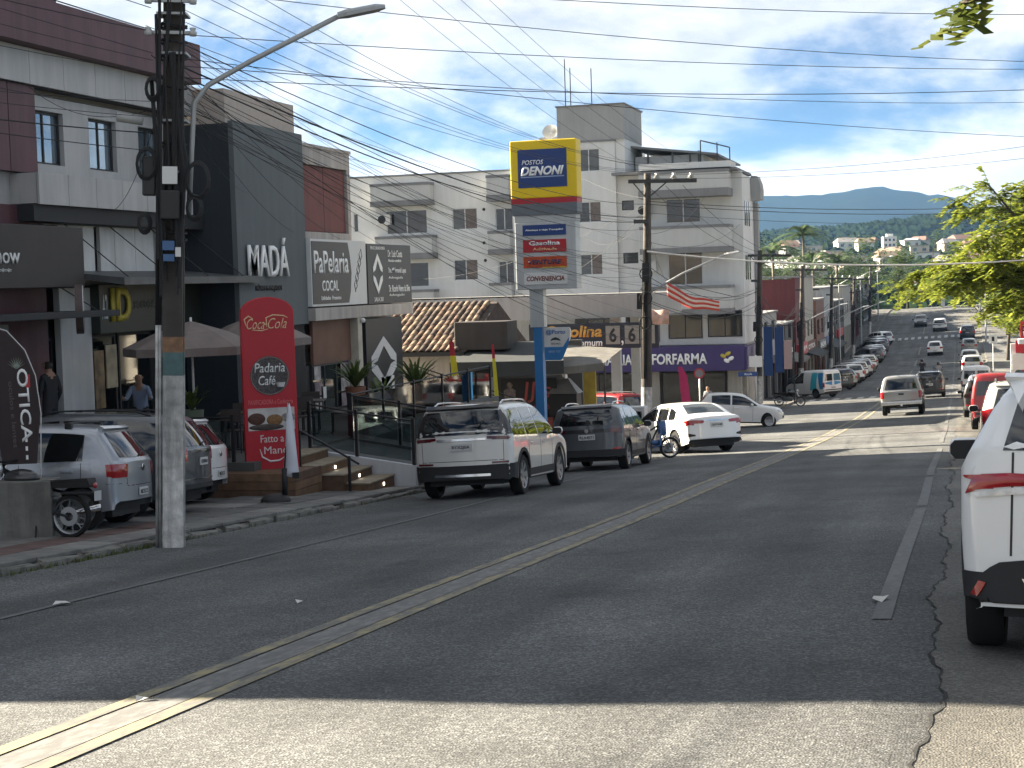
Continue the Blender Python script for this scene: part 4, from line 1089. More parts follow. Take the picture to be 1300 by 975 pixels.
def k_cross():
    c = Car('parked_suv', [(-.76, .30), (-.86, .42), (-.90, .66), (-.87, .95), (-.83, 1.08), (-.70, 1.24), (-.48, 1.52), (-.32, 1.58), (.3, 1.62), (1.0, 1.61), (1.6, 1.53), (2.3, 1.13), (2.5, 1.06), (3.2, .97), (3.44, .85), (3.52, .62), (3.48, .44)], 1.825, 2.64, .345, [(-1, 1.10), (2.4, 1.03)], .30, .50, (.24, .32), RIM, 5)
    c.side_glass(-.35, 2.18, (.22, 1.05), .10)
    c.patch('rear_window', 'B', [(-.57, 1.49), (0, 1.51), (.57, 1.49)], [(-.66, 1.19), (0, 1.19), (.66, 1.19)], CGL, nu=14)
    c.patch('windscreen', 'F', [(-.6, 1.5), (.6, 1.5)], [(-.72, 1.16), (.72, 1.16)], CGL, nu=12)
    for sx in (-1, 1):
        c.patch('tail_lamp', 'B', [(sx*.30, 1.05), (sx*.62, 1.065), (sx*.79, 1.055), (sx*.83, 1.03)], [(sx*.30, 1.0), (sx*.62, .99), (sx*.80, .968), (sx*.87, .94)], RED, nu=18, nv=6, off=.012, bulge=.012)
        c.patch('lamp_lens', 'B', [(sx*.32, .995), (sx*.60, .985), (sx*.84, .945)], [(sx*.34, .960), (sx*.60, .945), (sx*.80, .925)], AMB, nu=12, nv=3, off=.016)
        c.patch('tail_lamp', 'R' if sx > 0 else 'L', [(-.76, 1.05), (-.62, 1.055), (-.50, 1.045)], [(-.76, .975), (-.64, 1.0), (-.52, 1.03)], RED, nu=8, nv=4, off=.012)
        c.patch('reflector', 'B', [(sx*.755, .445), (sx*.795, .455)], [(sx*.80, .365), (sx*.835, .375)], RED, nu=4, nv=8, off=.026)
        c.patch('tailgate_seam', 'B', [(sx*.60, 1.18), (sx*.612, 1.18)], [(sx*.62, .60), (sx*.632, .60)], SEAM, off=.003, nu=2, nv=8)
        c.patch('lower_bumper', 'B', [(0, .585), (sx*.52, .585), (sx*.70, .56), (sx*.80, .48), (sx*.865, .40)], [(0, .34), (sx*.6, .34), (sx*.74, .34), (sx*.80, .345), (sx*.86, .35)], PLS, nu=16, nv=6, off=.018)
        c.patch('bumper_trim', 'B', [(0, .45), (sx*.40, .45), (sx*.56, .48)], [(0, .40), (sx*.40, .40), (sx*.52, .41)], CHR, nu=8, nv=3, off=.03)
    c.both('bumper_corner', [(-.86, .48), (-.62, .50), (-.42, .50)], [(-.86, .34), (-.6, .33), (-.44, .33)], PLS, off=.014, nu=10, nv=5)
    c.plate(.86, 'RXS7D24'); c.arches(w=.085); c.sillstrip(.33, .47); c.seams((.32, 1.12, 2.0)); c.handles((.5, 1.35), .98); c.mirrors(1.98, 1.10, None, 1.12); c.rails(-.2, 1.4, .60, PLS)
    c.rect('spoiler', 'B', -.62, 1.53, .62, 1.565, P_WHITE, off=.09, nu=10, nv=3, painted=True); c.wiper(1.2)
    c.rect('chrome_bar', 'B', -.36, .965, .36, 1.0, CHR, off=.016, nu=8, nv=3)
    for sx in (-1, 1): c.rect('headlamp', 'F', min(sx*.5, sx*.85), .84, max(sx*.5, sx*.85), .92, AMB, nu=6, nv=3)
    return c
def k_sedan():
    c = Car('parked_sedan', [(-1.0, .40), (-1.03, .58), (-1.0, .88), (-.95, 1.0), (-.80, 1.06), (-.45, 1.10), (.15, 1.37), (.55, 1.43), (1.1, 1.455), (1.55, 1.42), (2.05, 1.22), (2.55, .98), (2.75, .94), (3.3, .82), (3.55, .68), (3.60, .5), (3.56, .36)], 1.78, 2.70, .33, [(-1, .98), (2.5, .92)], .24, .30, (.18, .36), RIMD, 10)
    c.side_glass(-.05, 2.32, (.42, 1.15), .085)
    c.patch('rear_window', 'T', [(-.48, .20), (0, .22), (.48, .20)], [(-.60, -.36), (0, -.38), (.60, -.36)], CGL2, nu=12)
    c.patch('windscreen', 'F', [(-.58, 1.38), (.58, 1.38)], [(-.68, 1.02), (.68, 1.02)], CGL, nu=12)
    for sx in (-1, 1):
        c.patch('tail_lamp', 'B', [(sx*.38, .94), (sx*.70, .955), (sx*.87, .95)], [(sx*.42, .86), (sx*.70, .86), (sx*.88, .80)], RED, nu=10, nv=4, off=.010)
        c.patch('tail_lamp', 'R' if sx > 0 else 'L', [(-.90, .95), (-.60, .95)], [(-.90, .81), (-.62, .92)], RED, nu=6, nv=4, off=.010)
        c.patch('bumper_vent', 'B', [(sx*.66, .54), (sx*.84, .58)], [(sx*.66, .50), (sx*.84, .48)], PLS, nu=5, nv=3, off=.012)
    c.rect('chrome_bar', 'B', -.40, .925, .40, .955, CHR, off=.012, nu=8, nv=3)
    c.rect('lower_bumper', 'B', -.82, .33, .82, .43, PLS, off=.014, nu=12, nv=3)
    c.plate(.80, 'QJW3A80'); c.seams((.38, 1.22, 2.1)); c.handles((.6, 1.45), .86); c.mirrors(2.02, .98); c.sillstrip(.25, .30)
    for sx in (-1, 1): c.rect('headlamp', 'F', min(sx*.45, sx*.82), .64, max(sx*.45, sx*.82), .74, AMB, nu=6, nv=3)
    return c
def k_hatch(name='parked_hatchback'):
    c = Car(name, [(-.62, .40), (-.66, .56), (-.64, .82), (-.60, .95), (-.50, 1.06), (-.22, 1.38), (-.08, 1.43), (.4, 1.465), (.95, 1.46), (1.4, 1.38), (2.0, 1.03), (2.2, .96), (2.85, .86), (3.08, .72), (3.14, .52), (3.1, .38)], 1.656, 2.465, .30, [(-1, .98), (2.2, .90)], .24, .27, (.15, .32), RIM, 6)
    c.side_glass(-.02, 1.92, (.82,), .095)
    c.patch('rear_window', 'B', [(-.50, 1.36), (0, 1.375), (.50, 1.36)], [(-.60, 1.02), (0, 1.01), (.60, 1.02)], CGL, nu=12)
    c.patch('windscreen', 'F', [(-.55, 1.36), (.55, 1.36)], [(-.64, 1.0), (.64, 1.0)], CGL, nu=12)
    for sx in (-1, 1):
        c.patch('tail_lamp', 'B', [(sx*.50, .925), (sx*.66, .935), (sx*.80, .93)], [(sx*.52, .75), (sx*.66, .74), (sx*.80, .74)], RED, nu=8, nv=5, off=.012, bulge=.01)
        c.patch('tail_lamp', 'R' if sx > 0 else 'L', [(-.56, .93), (-.36, .93)], [(-.56, .74), (-.38, .76)], RED, nu=8, nv=5, off=.012, bulge=.008)
        c.patch('tailgate_seam', 'B', [(sx*.56, 1.0), (sx*.57, 1.0)], [(sx*.50, .62), (sx*.51, .62)], SEAM, off=.002, nu=2, nv=8)
    c.patch('tailgate_seam', 'B', [(-.5, .625), (.5, .625)], [(-.5, .615), (.5, .615)], SEAM, off=.002, nu=8, nv=2)
    c.rect('lower_bumper', 'B', -.72, .33, .72, .41, PLS, off=.012, nu=12, nv=3)
    c.both('bumper_seam', [(-.62, .66), (-.36, .66)], [(-.62, .653), (-.36, .653)], SEAM, off=.002, nu=6, nv=2)
    c.plate(.52, 'MKT5C12', .36, .11); c.seams((.0, .90, 1.75)); c.handles((.2, 1.08), .83); c.mirrors(1.68, .97); c.wiper(1.03)
    p, n = c.cast('B', 0, .86); o = MB().lathe([(0, -.01), (.045, -.01), (.05, 0)], (0, 0, 0), 'y', 16).build('badge', CHR, c.root); o.location = (0, p.y-.012, .86)
    for sx in (-1, 1): c.rect('headlamp', 'F', min(sx*.42, sx*.74), .68, max(sx*.42, sx*.74), .79, AMB, nu=6, nv=4)
    c.rect('grille', 'F', -.38, .68, .38, .76, PLS, nu=8, nv=3)
    c.rect('lower_grille', 'F', -.5, .44, .5, .54, PLS, nu=8, nv=3)
    c.rect('spoiler', 'B', -.52, 1.385, .52, 1.415, P_WHITE, off=.06, nu=8, nv=3, painted=True)
    return c
def k_wagon():
    c = Car('parked_estate_car', [(-.95, .40), (-.99, .60), (-.97, .90), (-.92, 1.04), (-.60, 1.50), (-.45, 1.55), (.3, 1.60), (1.2, 1.60), (1.7, 1.52), (2.4, 1.10), (2.6, 1.04), (3.2, .93), (3.45, .80), (3.52, .55), (3.48, .40)], 1.75, 2.64, .325, [(-1, 1.03), (2.4, .97)], .27, .25, (.15, .32), RIMD, 6)
    c.side_glass(-.5, 2.25, (.22, 1.1), .10)
    c.patch('rear_window', 'B', [(-.55, 1.46), (0, 1.48), (.55, 1.46)], [(-.66, 1.09), (0, 1.08), (.66, 1.09)], CGL, nu=12)
    c.patch('windscreen', 'F', [(-.58, 1.5), (.58, 1.5)], [(-.68, 1.14), (.68, 1.14)], CGL, nu=12)
    for sx in (-1, 1):
        c.patch('tail_lamp', 'B', [(sx*.60, 1.05), (sx*.82, 1.04)], [(sx*.60, .86), (sx*.83, .84)], RED, nu=6, nv=5, off=.012)
    c.rect('chrome_bar', 'B', -.5, .985, .5, 1.02, CHR, off=.016, nu=8, nv=3)
    c.rect('lower_bumper', 'B', -.80, .34, .80, .50, PLS, off=.016, nu=12, nv=4)
    c.rect('bumper_trim', 'B', -.82, .56, .82, .58, CHR, off=.014, nu=12, nv=2)
    c.plate(.84, 'QIE8B60', .38, .12); c.seams((.25, 1.15, 2.0)); c.handles((.45, 1.35), .90); c.mirrors(1.95, 1.03); c.rails(-.3, 1.5, .58, PLS); c.wiper(1.1); c.sillstrip(.29, .40)
    for sx in (-1, 1): c.rect('headlamp', 'F', min(sx*.45, sx*.8), .74, max(sx*.45, sx*.8), .86, AMB, nu=6, nv=3)
    return c
def k_pickup():
    c = Car('pickup_truck', [(-1.22, .55), (-1.24, .75), (-1.23, 1.06), (-1.16, 1.14), (-.98, 1.72), (-.80, 1.79), (.2, 1.80), (1.4, 1.80), (1.95, 1.72), (2.55, 1.25), (2.75, 1.18), (3.7, 1.08), (3.92, .95), (3.98, .7), (3.92, .5)], 1.855, 3.085, .39, [(-1.3, 1.12), (2.7, 1.08)], .50, .22, (.08, .28), RIMD, 6, arch=.09)
    c.side_glass(-.75, 2.38, (.55, 1.35), .11)
    c.patch('rear_window', 'B', [(-.60, 1.66), (0, 1.68), (.60, 1.66)], [(-.72, 1.20), (0, 1.19), (.72, 1.20)], CGL, nu=12)
    c.patch('windscreen', 'F', [(-.6, 1.7), (.6, 1.7)], [(-.72, 1.28), (.72, 1.28)], CGL, nu=12)
    for sx in (-1, 1): c.patch('tail_lamp', 'B', [(sx*.76, 1.10), (sx*.91, 1.10)], [(sx*.76, .80), (sx*.91, .80)], RED, nu=5, nv=6, off=.012)
    mb = MB().box(-.92, -1.42, .50, .92, -1.2, .66, ch=.03); mb.build('rear_bumper', CHR, c.root)
    B('tow_bar', PLS, c.root, -.25, -1.35, .34, .25, -1.1, .50); MB().lathe([(.05, 0), (.05, .1), (0, .1)], (0, -1.4, .44), 'z', 10).build('tow_ball', CHR, c.root)
    c.rect('tailgate_latch', 'B', -.12, .94, .12, 1.02, PLS, off=.014, nu=4, nv=3)
    c.patch('tailgate_seam', 'B', [(-.74, .70), (.74, .70)], [(-.74, .69), (.74, .69)], SEAM, off=.003, nu=8, nv=2)
    mb = MB().box(-.80, -.9, .42, .80, -.2, .62); mb.build('chassis', PLS, c.root)
    c.plate(.58, 'MHB6I33', .40, .10); c.seams((.48, 1.4, 2.25)); c.handles((.7, 1.6), 1.0); c.mirrors(2.2, 1.18, PLS, 1.2); c.arches(w=.04)
    return c
def k_van():
    c = Car('delivery_van', [(-.88, .42), (-.92, .65), (-.91, 1.1), (-.88, 1.5), (-.80, 1.80), (-.62, 1.86), (.3, 1.88), (1.2, 1.87), (1.55, 1.78), (2.25, 1.17), (2.45, 1.08), (2.95, .95), (3.18, .80), (3.24, .55), (3.2, .42)], 1.72, 2.72, .31, [(-1, 1.08), (2.4, .98)], .30, .10, (.05, .30), RIMD, 6)
    c.side_glass(1.15, 2.1, (), .11)
    for sx in (-1, 1):
        c.patch('rear_window', 'B', [(sx*.06, 1.62), (sx*.66, 1.62)], [(sx*.06, 1.15), (sx*.70, 1.15)], CGL, nu=6)
        c.patch('tail_lamp', 'B', [(sx*.76, 1.05), (sx*.85, 1.05)], [(sx*.76, .72), (sx*.85, .72)], RED, nu=4, nv=6, off=.012)
    c.patch('windscreen', 'F', [(-.6, 1.74), (.6, 1.74)], [(-.68, 1.2), (.68, 1.2)], CGL, nu=12)
    c.rect('lower_bumper', 'B', -.82, .36, .82, .58, PLS, off=.02, nu=10, nv=4)
    c.rect('door_seam', 'B', -.006, .6, .006, 1.75, SEAM, off=.004, nu=2, nv=8)
    c.plate(.70, 'RAF1G55'); c.seams((1.1, 2.0)); c.mirrors(1.95, 1.1, PLS)
    return c
def k_mini_suv():
    c = Car('parked_suv', [(-.78, .44), (-.82, .65), (-.80, .95), (-.75, 1.08), (-.55, 1.50), (-.38, 1.58), (.3, 1.62), (1.1, 1.61), (1.6, 1.52), (2.2, 1.12), (2.45, 1.05), (3.0, .95), (3.25, .80), (3.3, .55), (3.26, .42)], 1.76, 2.55, .33, [(-1, 1.07), (2.4, 1.0)], .29, .24, (.13, .30), RIM, 5)
    c.side_glass(-.42, 2.1, (.2, 1.02), .10)
    c.patch('rear_window', 'B', [(-.56, 1.47), (0, 1.49), (.56, 1.47)], [(-.66, 1.10), (0, 1.10), (.66, 1.10)], CGL, nu=12)
    c.patch('windscreen', 'F', [(-.58, 1.5), (.58, 1.5)], [(-.70, 1.15), (.70, 1.15)], CGL, nu=12)
    for sx in (-1, 1):
        c.patch('tail_lamp', 'B', [(sx*.66, 1.09), (sx*.82, 1.06)], [(sx*.70, .76), (sx*.86, .78)], RED, nu=6, nv=6, off=.012, bulge=.01)
        c.patch('tail_lamp', 'R' if sx > 0 else 'L', [(-.72, 1.06), (-.5, 1.05)], [(-.72, .80), (-.56, .84)], RED, nu=6, nv=5, off=.012)
        c.patch('reflector', 'B', [(sx*.60, .53), (sx*.78, .54)], [(sx*.60, .49), (sx*.78, .5)], REDD, nu=5, nv=3, off=.02)
    c.rect('lower_bumper', 'B', -.80, .36, .80, .55, PLS, off=.016, nu=12, nv=4)
    c.plate(.84, 'MLT2F90'); c.seams((.25, 1.1, 1.95)); c.handles((.45, 1.3), .93); c.mirrors(1.9, 1.06); c.sillstrip(.31, .42); c.rails(-.2, 1.4, .58, PLS); c.wiper(1.1)
    c.rect('spoiler', 'B', -.60, 1.51, .60, 1.545, P_WHITE, off=.06, nu=8, nv=3, painted=True)
    for sx in (-1, 1): c.rect('headlamp', 'F', min(sx*.45, sx*.8), .80, max(sx*.45, sx*.8), .90, AMB, nu=6, nv=3)
    return c
K_COM, K_TC, K_CR, K_SED, K_HAT, K_WAG, K_PIC, K_VAN, K_MINI = k_commander(), k_tcross(), k_cross(), k_sedan(), k_hatch(), k_wagon(), k_pickup(), k_van(), k_mini_suv()
GL_, GR_ = 'cars parked along the left kerb', 'cars parked along the right kerb'
# near and middle cars
K_HAT.finish('silver hatchback with roof bars parked nose-in behind the concrete block', 'car', (-12.0, 21.35), R(99), P_SILV, 'cars parked before the shops')
for Y in (.25, 1.15):
    mb = MB(); pts = []
    for k in range(7):
        x = -.60+1.2*k/6; pts.append((x, Y, 1.50+.02*(1-(x/.6)**2)))
    b_ = mb.tube(pts, .02, 6).box(-.63, Y-.05, 1.36, -.54, Y+.05, 1.51, ch=.01).box(.54, Y-.05, 1.36, .63, Y+.05, 1.51, ch=.01).build('roof_bar', PLS, K_HAT.root, 40)
K_WAG.finish('dark grey estate car with roof rails parked nose-in behind the utility pole', 'car', (-12.55, 23.75), R(98), P_GRAPH, 'cars parked before the shops')
w3 = again(K_HAT.root, 'white hatchback parked nose-in beside the red totem, farthest of three', 'car', (-13.1, 26.3), R(98), P_WHITE, 'cars parked before the shops')
for c in list(w3.children):
    if c.name.startswith('roof_bar'): bpy.data.objects.remove(c)
K_COM.finish('large off-white SUV with chrome tailgate bar parked at the left kerb', 'car', (-8.62, 29.1), R(0), P_PEARL, GL_)
K_TC.finish('dark grey SUV with pale number plate parked ahead of the off-white SUV', 'car', (-8.5, 38.6), R(0), P_GRAPH, GL_)
K_SED.finish('white sedan angled into the kerb with its tail in sunlight', 'car', (-7.3, 47.9), R(36), P_WHITE, GL_)
h2 = again(w3, 'white hatchback coming out of the side street facing right', 'car', (-10.55, 71.9), R(-80-0), P_WHITE)
rc = again(K_MINI.root, 'dark red car standing behind the middle utility pole', 'car', (-12.6, 62.5), R(60), P_RED)
K_CR.finish('white SUV with black bumper cladding cut off by the right picture edge', 'car', (.93, 10.15), R(-4), P_WHITE, GR_)
K_MINI.finish('silver white compact SUV parked just ahead of the near white SUV', 'car', (1.28, 34.4), 0, P_CREAM, GR_)
again(K_VAN.root, 'red boxy car with dark rear windows parked on the right', 'car', (1.2, 57.5), 0, P_RED, GR_)
K_PIC.finish('grey pickup truck with canopy window driving away in the right lane', 'pickup', (-2.55, 77.8), 0, P_GREY)
for col, (x, y), kk, lab in [(P_BLACK, (1.0, 71), K_TC, 'black car parked on the right just beyond the red one'), (P_SILV, (1.15, 84), K_MINI, 'silver car parked on the right before the white van'), (P_WHITE, (.9, 99), K_VAN, 'white van parked on the right behind the silver car'),
                        (P_GRAPH, (1.1, 121), K_HAT, 'dark hatchback parked on the right beyond the white van'), (P_WHITE, (1.0, 146), K_MINI, 'white SUV parked on the right under the tree, nearer of two'), (P_WHITE, (.9, 163), K_TC, 'white SUV parked on the right under the tree, farther of two'), (P_GREY, (1.0, 186), K_HAT, 'grey hatchback parked on the right, second from the far end'), (P_NIGHT, (.9, 203), K_MINI, 'dark blue car parked farthest away on the right')]:
    r_ = again(w3 if kk is K_HAT else kk.root, lab, 'car', (x, y), R(random.uniform(-1, 1)), col, GR_)
again(K_TC.root, 'black SUV driving away just ahead of the grey pickup', 'car', (-1.75, 103), 0, P_BLACK)
again(w3, 'white hatchback in the dip of the road driving away', 'car', (-2.55, 184), 0, P_WHITE)
again(K_TC.root, 'white SUV climbing the far slope towards the crest', 'car', (-2.35, 215), 0, P_WHITE)
dk = again(w3, 'dark car coming down beside the white SUV on the far slope', 'car', (-4.9, 226), R(180), P_BLACK)
vn = K_VAN.finish('white delivery van with blue and turquoise swooshes parked nose-in', 'van', (-8.9, 114), R(48), P_WHITE, GL_)
BLU = mat('print_blue', (.02, .20, .42), .4); TUR = mat('print_turquoise', (.04, .38, .48), .4)
for v in 'LR':
    K_VAN.patch('swoosh', v, [(-.2, 1.7), (.05, 1.74), (.35, 1.7)], [(-.1, .55), (.1, .55), (.5, .55)], TUR, off=.008, nu=8, nv=8)
    K_VAN.patch('swoosh', v, [(-.75, 1.7), (-.5, 1.72), (-.22, 1.68)], [(-.75, .62), (-.5, .62), (-.45, .62)], BLU, off=.008, nu=8, nv=8)
for sx in (-1, 1): K_VAN.patch('swoosh', 'B', [(sx*.1, 1.12), (sx*.7, 1.05)], [(sx*.1, .85), (sx*.7, .95)], BLU, off=.008, nu=6, nv=4)
again(K_MINI.root, 'silver car right behind the blue and white van', 'car', (-10.0, 122.5), R(38), P_SILV, GL_)
cols = [P_NIGHT, P_GREY, P_BLACK, P_WHITE, P_GRAPH, P_WHITE, P_SILV, P_BLACK, P_WHITE, P_WHITE, P_GREY, P_NIGHT, P_SILV, P_WHITE, P_BLACK]
cols += [P_SILV, P_GRAPH, P_WHITE]; cn = ['dark blue', 'grey', 'black', 'white', 'dark grey', 'white', 'silver', 'black', 'white', 'white', 'grey', 'dark blue', 'silver', 'white', 'black', 'silver', 'dark grey', 'white']
ords = ['first', 'second', 'third', 'fourth', 'fifth', 'sixth', 'seventh', 'eighth', 'ninth', 'tenth', 'eleventh', 'twelfth', 'thirteenth', 'fourteenth', 'fifteenth', 'sixteenth', 'seventeenth', 'last']
kk_ = [K_TC.root, w3, K_SED.root, K_MINI.root, w3, K_TC.root, K_MINI.root, K_SED.root, w3, K_TC.root, w3, K_MINI.root, K_TC.root, w3, K_MINI.root, K_TC.root, w3, K_MINI.root]
yy = 127.
for i in range(18):
    again(kk_[i], '%s car angle-parked on the left, %s of the row beyond the van' % (cn[i], ords[i]), 'car', (-8.75+random.uniform(-.2, .2), yy), R(38+random.uniform(-3, 3)), cols[i], 'cars angle-parked down the left side')
    yy += 4.0 if i not in (10,) else 10
# ================================================================ utility poles
CPO = mat('pole_concrete', (.10, .088, .076), .9, 0, .35, 2.5, bump=.4, stain=.35)
CPW = mat('pole_whitewash', (.74, .73, .69), .9, 0, .4, 7, bump=.5, stain=.5)
CPT = mat('pole_teal', (.10, .17, .17), .9, 0, .4, 6, bump=.4); CPR = mat('pole_rust', (.28, .16, .09), .9, 0, .4, 9, bump=.4)
CBL = mat('cable_black', (.012, .012, .013), .7)
INS = mat('insulator', (.42, .42, .40), .3)
WOD = mat('crossarm', (.05, .05, .048), .8, 0, .3, 5)
LMP = mat('lamp_grey', (.34, .35, .35), .5, .3)
def tbeam(x0, w, d, z0, z1, t=1.):
    """double-T concrete pole section between two heights, tapering by t"""
    mb = MB()
    for (a0, a1, b0, b1) in ((-w/2, w/2, -d/2, -d/2+.07), (-w/2, w/2, d/2-.07, d/2), (-.05, .05, -d/2+.07, d/2-.07)):
        mb.add([(a0, b0, z0), (a1, b0, z0), (a1, b1, z0), (a0, b1, z0), (a0*t, b0*t, z1), (a1*t, b0*t, z1), (a1*t, b1*t, z1), (a0*t, b1*t, z1)], [(3, 2, 1, 0), (4, 5, 6, 7), (0, 1, 5, 4), (1, 2, 6, 5), (2, 3, 7, 6), (3, 0, 4, 7)])
    return mb
def arm_lamp(p, pts, r, head_dir):
    o = MB().tube(pts, r, 8).build('lamp_arm', LMP, p, True)
    e = Vector(pts[-1]); d = Vector(head_dir).normalized(); s_ = d.cross(Vector((0, 0, 1))).normalized(); u = s_.cross(d)
    mb = MB(); vs = []
    for t, w, h in ((0, .05, .05), (.12, .11, .06), (.5, .12, .055), (.62, .05, .03)):
        for a, b in ((-1, -.5), (1, -.5), (1, .3), (.5, 1), (-.5, 1), (-1, .3)): vs.append(e+d*t+s_*a*w+u*b*h)
    fs = [(i*6+k, i*6+(k+1) % 6, (i+1)*6+(k+1) % 6, (i+1)*6+k) for i in range(3) for k in range(6)]+[(5, 4, 3, 2, 1, 0), (18, 19, 20, 21, 22, 23)]
    mb.add(vs, fs); mb.build('lamp_head', LMP, o)
p1 = thing('utility_pole', (-9.93, 19.5, zs(19.5)-.1), R(18), 'thick concrete utility pole wrapped in cable bundles, white painted base, nearest', 'utility pole', 'utility poles on the left pavement')
tbeam(0, .26, .22, 0, 2.25, .985).build('painted_base', CPW, p1)
tbeam(0, .256, .217, 2.25, 2.55, .995).build('teal_band', CPT, p1); tbeam(0, .255, .216, 2.55, 2.75, .995).build('rust_band', CPR, p1)
tbeam(0, .254, .215, 2.75, 9.4, .85).build('shaft', CPO, p1)
for x, m, zt in ((-.165, CPW, 2.9), (-.205, CPW, 2.9)): MB().tube([(x, -.08, 0), (x, -.08, zt)], .02, 8).build('conduit', m, p1, True)
for x in (-.165, -.205): MB().tube([(x, -.08, 2.9), (x+.02, -.1, 5.2)], .022, 8).build('conduit', MC['cable_black'], p1, True)
mb = MB(); rnd = random.Random(5)
for k in range(16):
    a = rnd.uniform(-.19, .19); z0 = rnd.uniform(3.2, 4.8); z1 = z0+rnd.uniform(1.2, 3.6)
    mb.tube([(a, -.16-rnd.uniform(0, .10), z0), (a+rnd.uniform(-.08, .08), -.22, (z0+z1)/2), (a+rnd.uniform(-.12, .12), -.18, z1)], rnd.uniform(.010, .032), 6)
for k in range(11):
    z = rnd.uniform(3.6, 7.3); pts = []
    for i in range(9):
        t = 2*PI*i/8; pts.append((.17*math.cos(t)*1.0, -.02+.17*math.sin(t), z+.02*math.sin(t*2)))
    mb.tube(pts, .016, 5)
mb.build('cable_bundle', CBL, p1)
for (x, z, r_) in ((-.30, 4.95, .22), (.34, 4.75, .25), (-.22, 5.9, .16), (.30, 4.4, .17), (-.33, 4.2, .14)):
    mb = MB()
    for k in range(5):
        pts = [(x+(r_-.012*k)*.62*math.cos(2*PI*i/14), -.24-.014*k, z+(r_-.012*k)*math.sin(2*PI*i/14)) for i in range(15)]
        mb.tube(pts, .011, 5)
    mb.build('cable_coil', CBL, p1)
for z in (4.85, 5.5, 6.35, 6.85, 7.15): MB().box(-.19, -.19, z, .19, .19, z+.03).build('steel_band', LMP, p1)
p1.rotation_euler = (0, .042, R(18))
B('notice_plate', PAPW, p1, -.10, -.30, 4.70, .09, -.27, 4.92); B('blue_tag', mat('tag_blue', (.05, .12, .26), .5), p1, -.10, -.29, 3.86, .05, -.26, 3.98); B('blue_tag', MC['tag_blue'], p1, -.09, -.29, 3.72, .05, -.26, 3.81)
B('junction_box', mat('box_black', (.02, .02, .02), .6), p1, -.12, -.34, 4.25, .12, -.22, 4.62, ch=.02); B('junction_box', MC['box_black'], p1, -.36, -.26, 4.55, -.2, -.14, 5.05, ch=.02); B('white_clip', PAPW, p1, .06, -.27, 3.78, .13, -.24, 3.9)
MB().tube([(-.36, -.2, 5.50), (-.68, -.2, 5.54)], .06, 10).build('splice_closure', mat('closure_grey', (.33, .33, .32), .6), p1, True)
arm_lamp(p1, [(.20, -.06, 4.3), (.24, -.06, 5.2), (.27, -.06, 5.75), (.45, -.06, 5.98), (1.0, -.06, 6.3), (2.1, -.06, 6.88)], .034, (1, 0, .22))
for z in (6.6, 7.0, 7.4, 7.9):
    o = B('bracket', LMP, p1, -.30, -.2, z, .30, -.14, z+.04)
    for x in (-.28, .28): MB().lathe([(.0, -.05), (.045, -.05), (.05, 0), (.03, .02), (.045, .05), (0, .06)], (x, -.24, z+.02), 'z', 10).build('insulator', INS, o, True)
def pole2(pos, h, label, base_white=2.0, arm=True, lamp=True):
    p = thing('utility_pole', (pos[0], pos[1], zs(pos[1])-.1), 0, label, 'utility pole', 'utility poles on the left pavement')
    p.rotation_euler = (0, .03, 0)
    MB().lathe([(.20, 0), (.195, base_white)], (0, 0, 0), 'z', 14).build('painted_base', CPW, p, True)
    MB().lathe([(.194, base_white), (.12, h), (0, h)], (0, 0, 0), 'z', 14).build('shaft', CPO, p, 40)
    mb = MB(); rnd = random.Random(int(pos[1]))
    for k in range(5): mb.tube([(-.16+.05*k, -.2, base_white+.3), (-.15+.05*k, -.19, h*.45), (-.10+.04*k, -.15, h*.72)], .018, 5)
    for k in range(3): mb.tube([(.22*math.cos(2*PI*i/12), -.24, h*(.45+.09*k)+.22*math.sin(2*PI*i/12)) for i in range(13)], .022, 5)
    mb.box(-.12, -.32, h*.60, .14, -.17, h*.67); mb.box(-.32, -.22, h*.5, -.17, -.1, h*.56); mb.build('cable_bundle', CBL, p)
    if arm:
        c = B('crossarm', WOD, p, -.65, -.17, h-.35, 1.75, -.05, h-.22)
        for x in (.35, .95, 1.55): MB().lathe([(.05, 0), (.06, .04), (.14, .05), (.05, .09), (.11, .1), (.04, .15), (.07, .2), (0, .22)], (x, -.11, h-.22), 'z', 12).build('insulator', INS, c, True)
        mb = MB(); mb.tube([(-.5, -.1, h-.32), (0, -.1, h-.9)], .025, 6); mb.tube([(.7, -.1, h-.32), (0, -.1, h-.9)], .025, 6); mb.build('brace', WOD, c)
        B('lower_bracket', WOD, p, -.45, -.2, h-1.75, .05, -.08, h-1.62)
    if lamp: arm_lamp(p, [(.1, -.1, h*.56), (1.2, .2, h*.63), (2.6, .9, h*.70)], .035, (1, .35, .2))
    return p
pole2((-10.75, 57.5), 9.5, 'concrete utility pole with timber crossarm beside the white sedan')
pole2((-10.9, 92.5), 9.0, 'utility pole with white base at the pharmacy corner', lamp=False)
pole2((-10.9, 118.), 9.2, 'utility pole just behind the blue and white van')
pole2((-10.9, 146), 9.2, 'utility pole halfway along the row of angle-parked cars')
pole2((-10.9, 178), 9.2, 'utility pole beside the dip of the road, second farthest')
pole2((-10.9, 212), 9.2, 'farthest utility pole on the left at the climbing road')

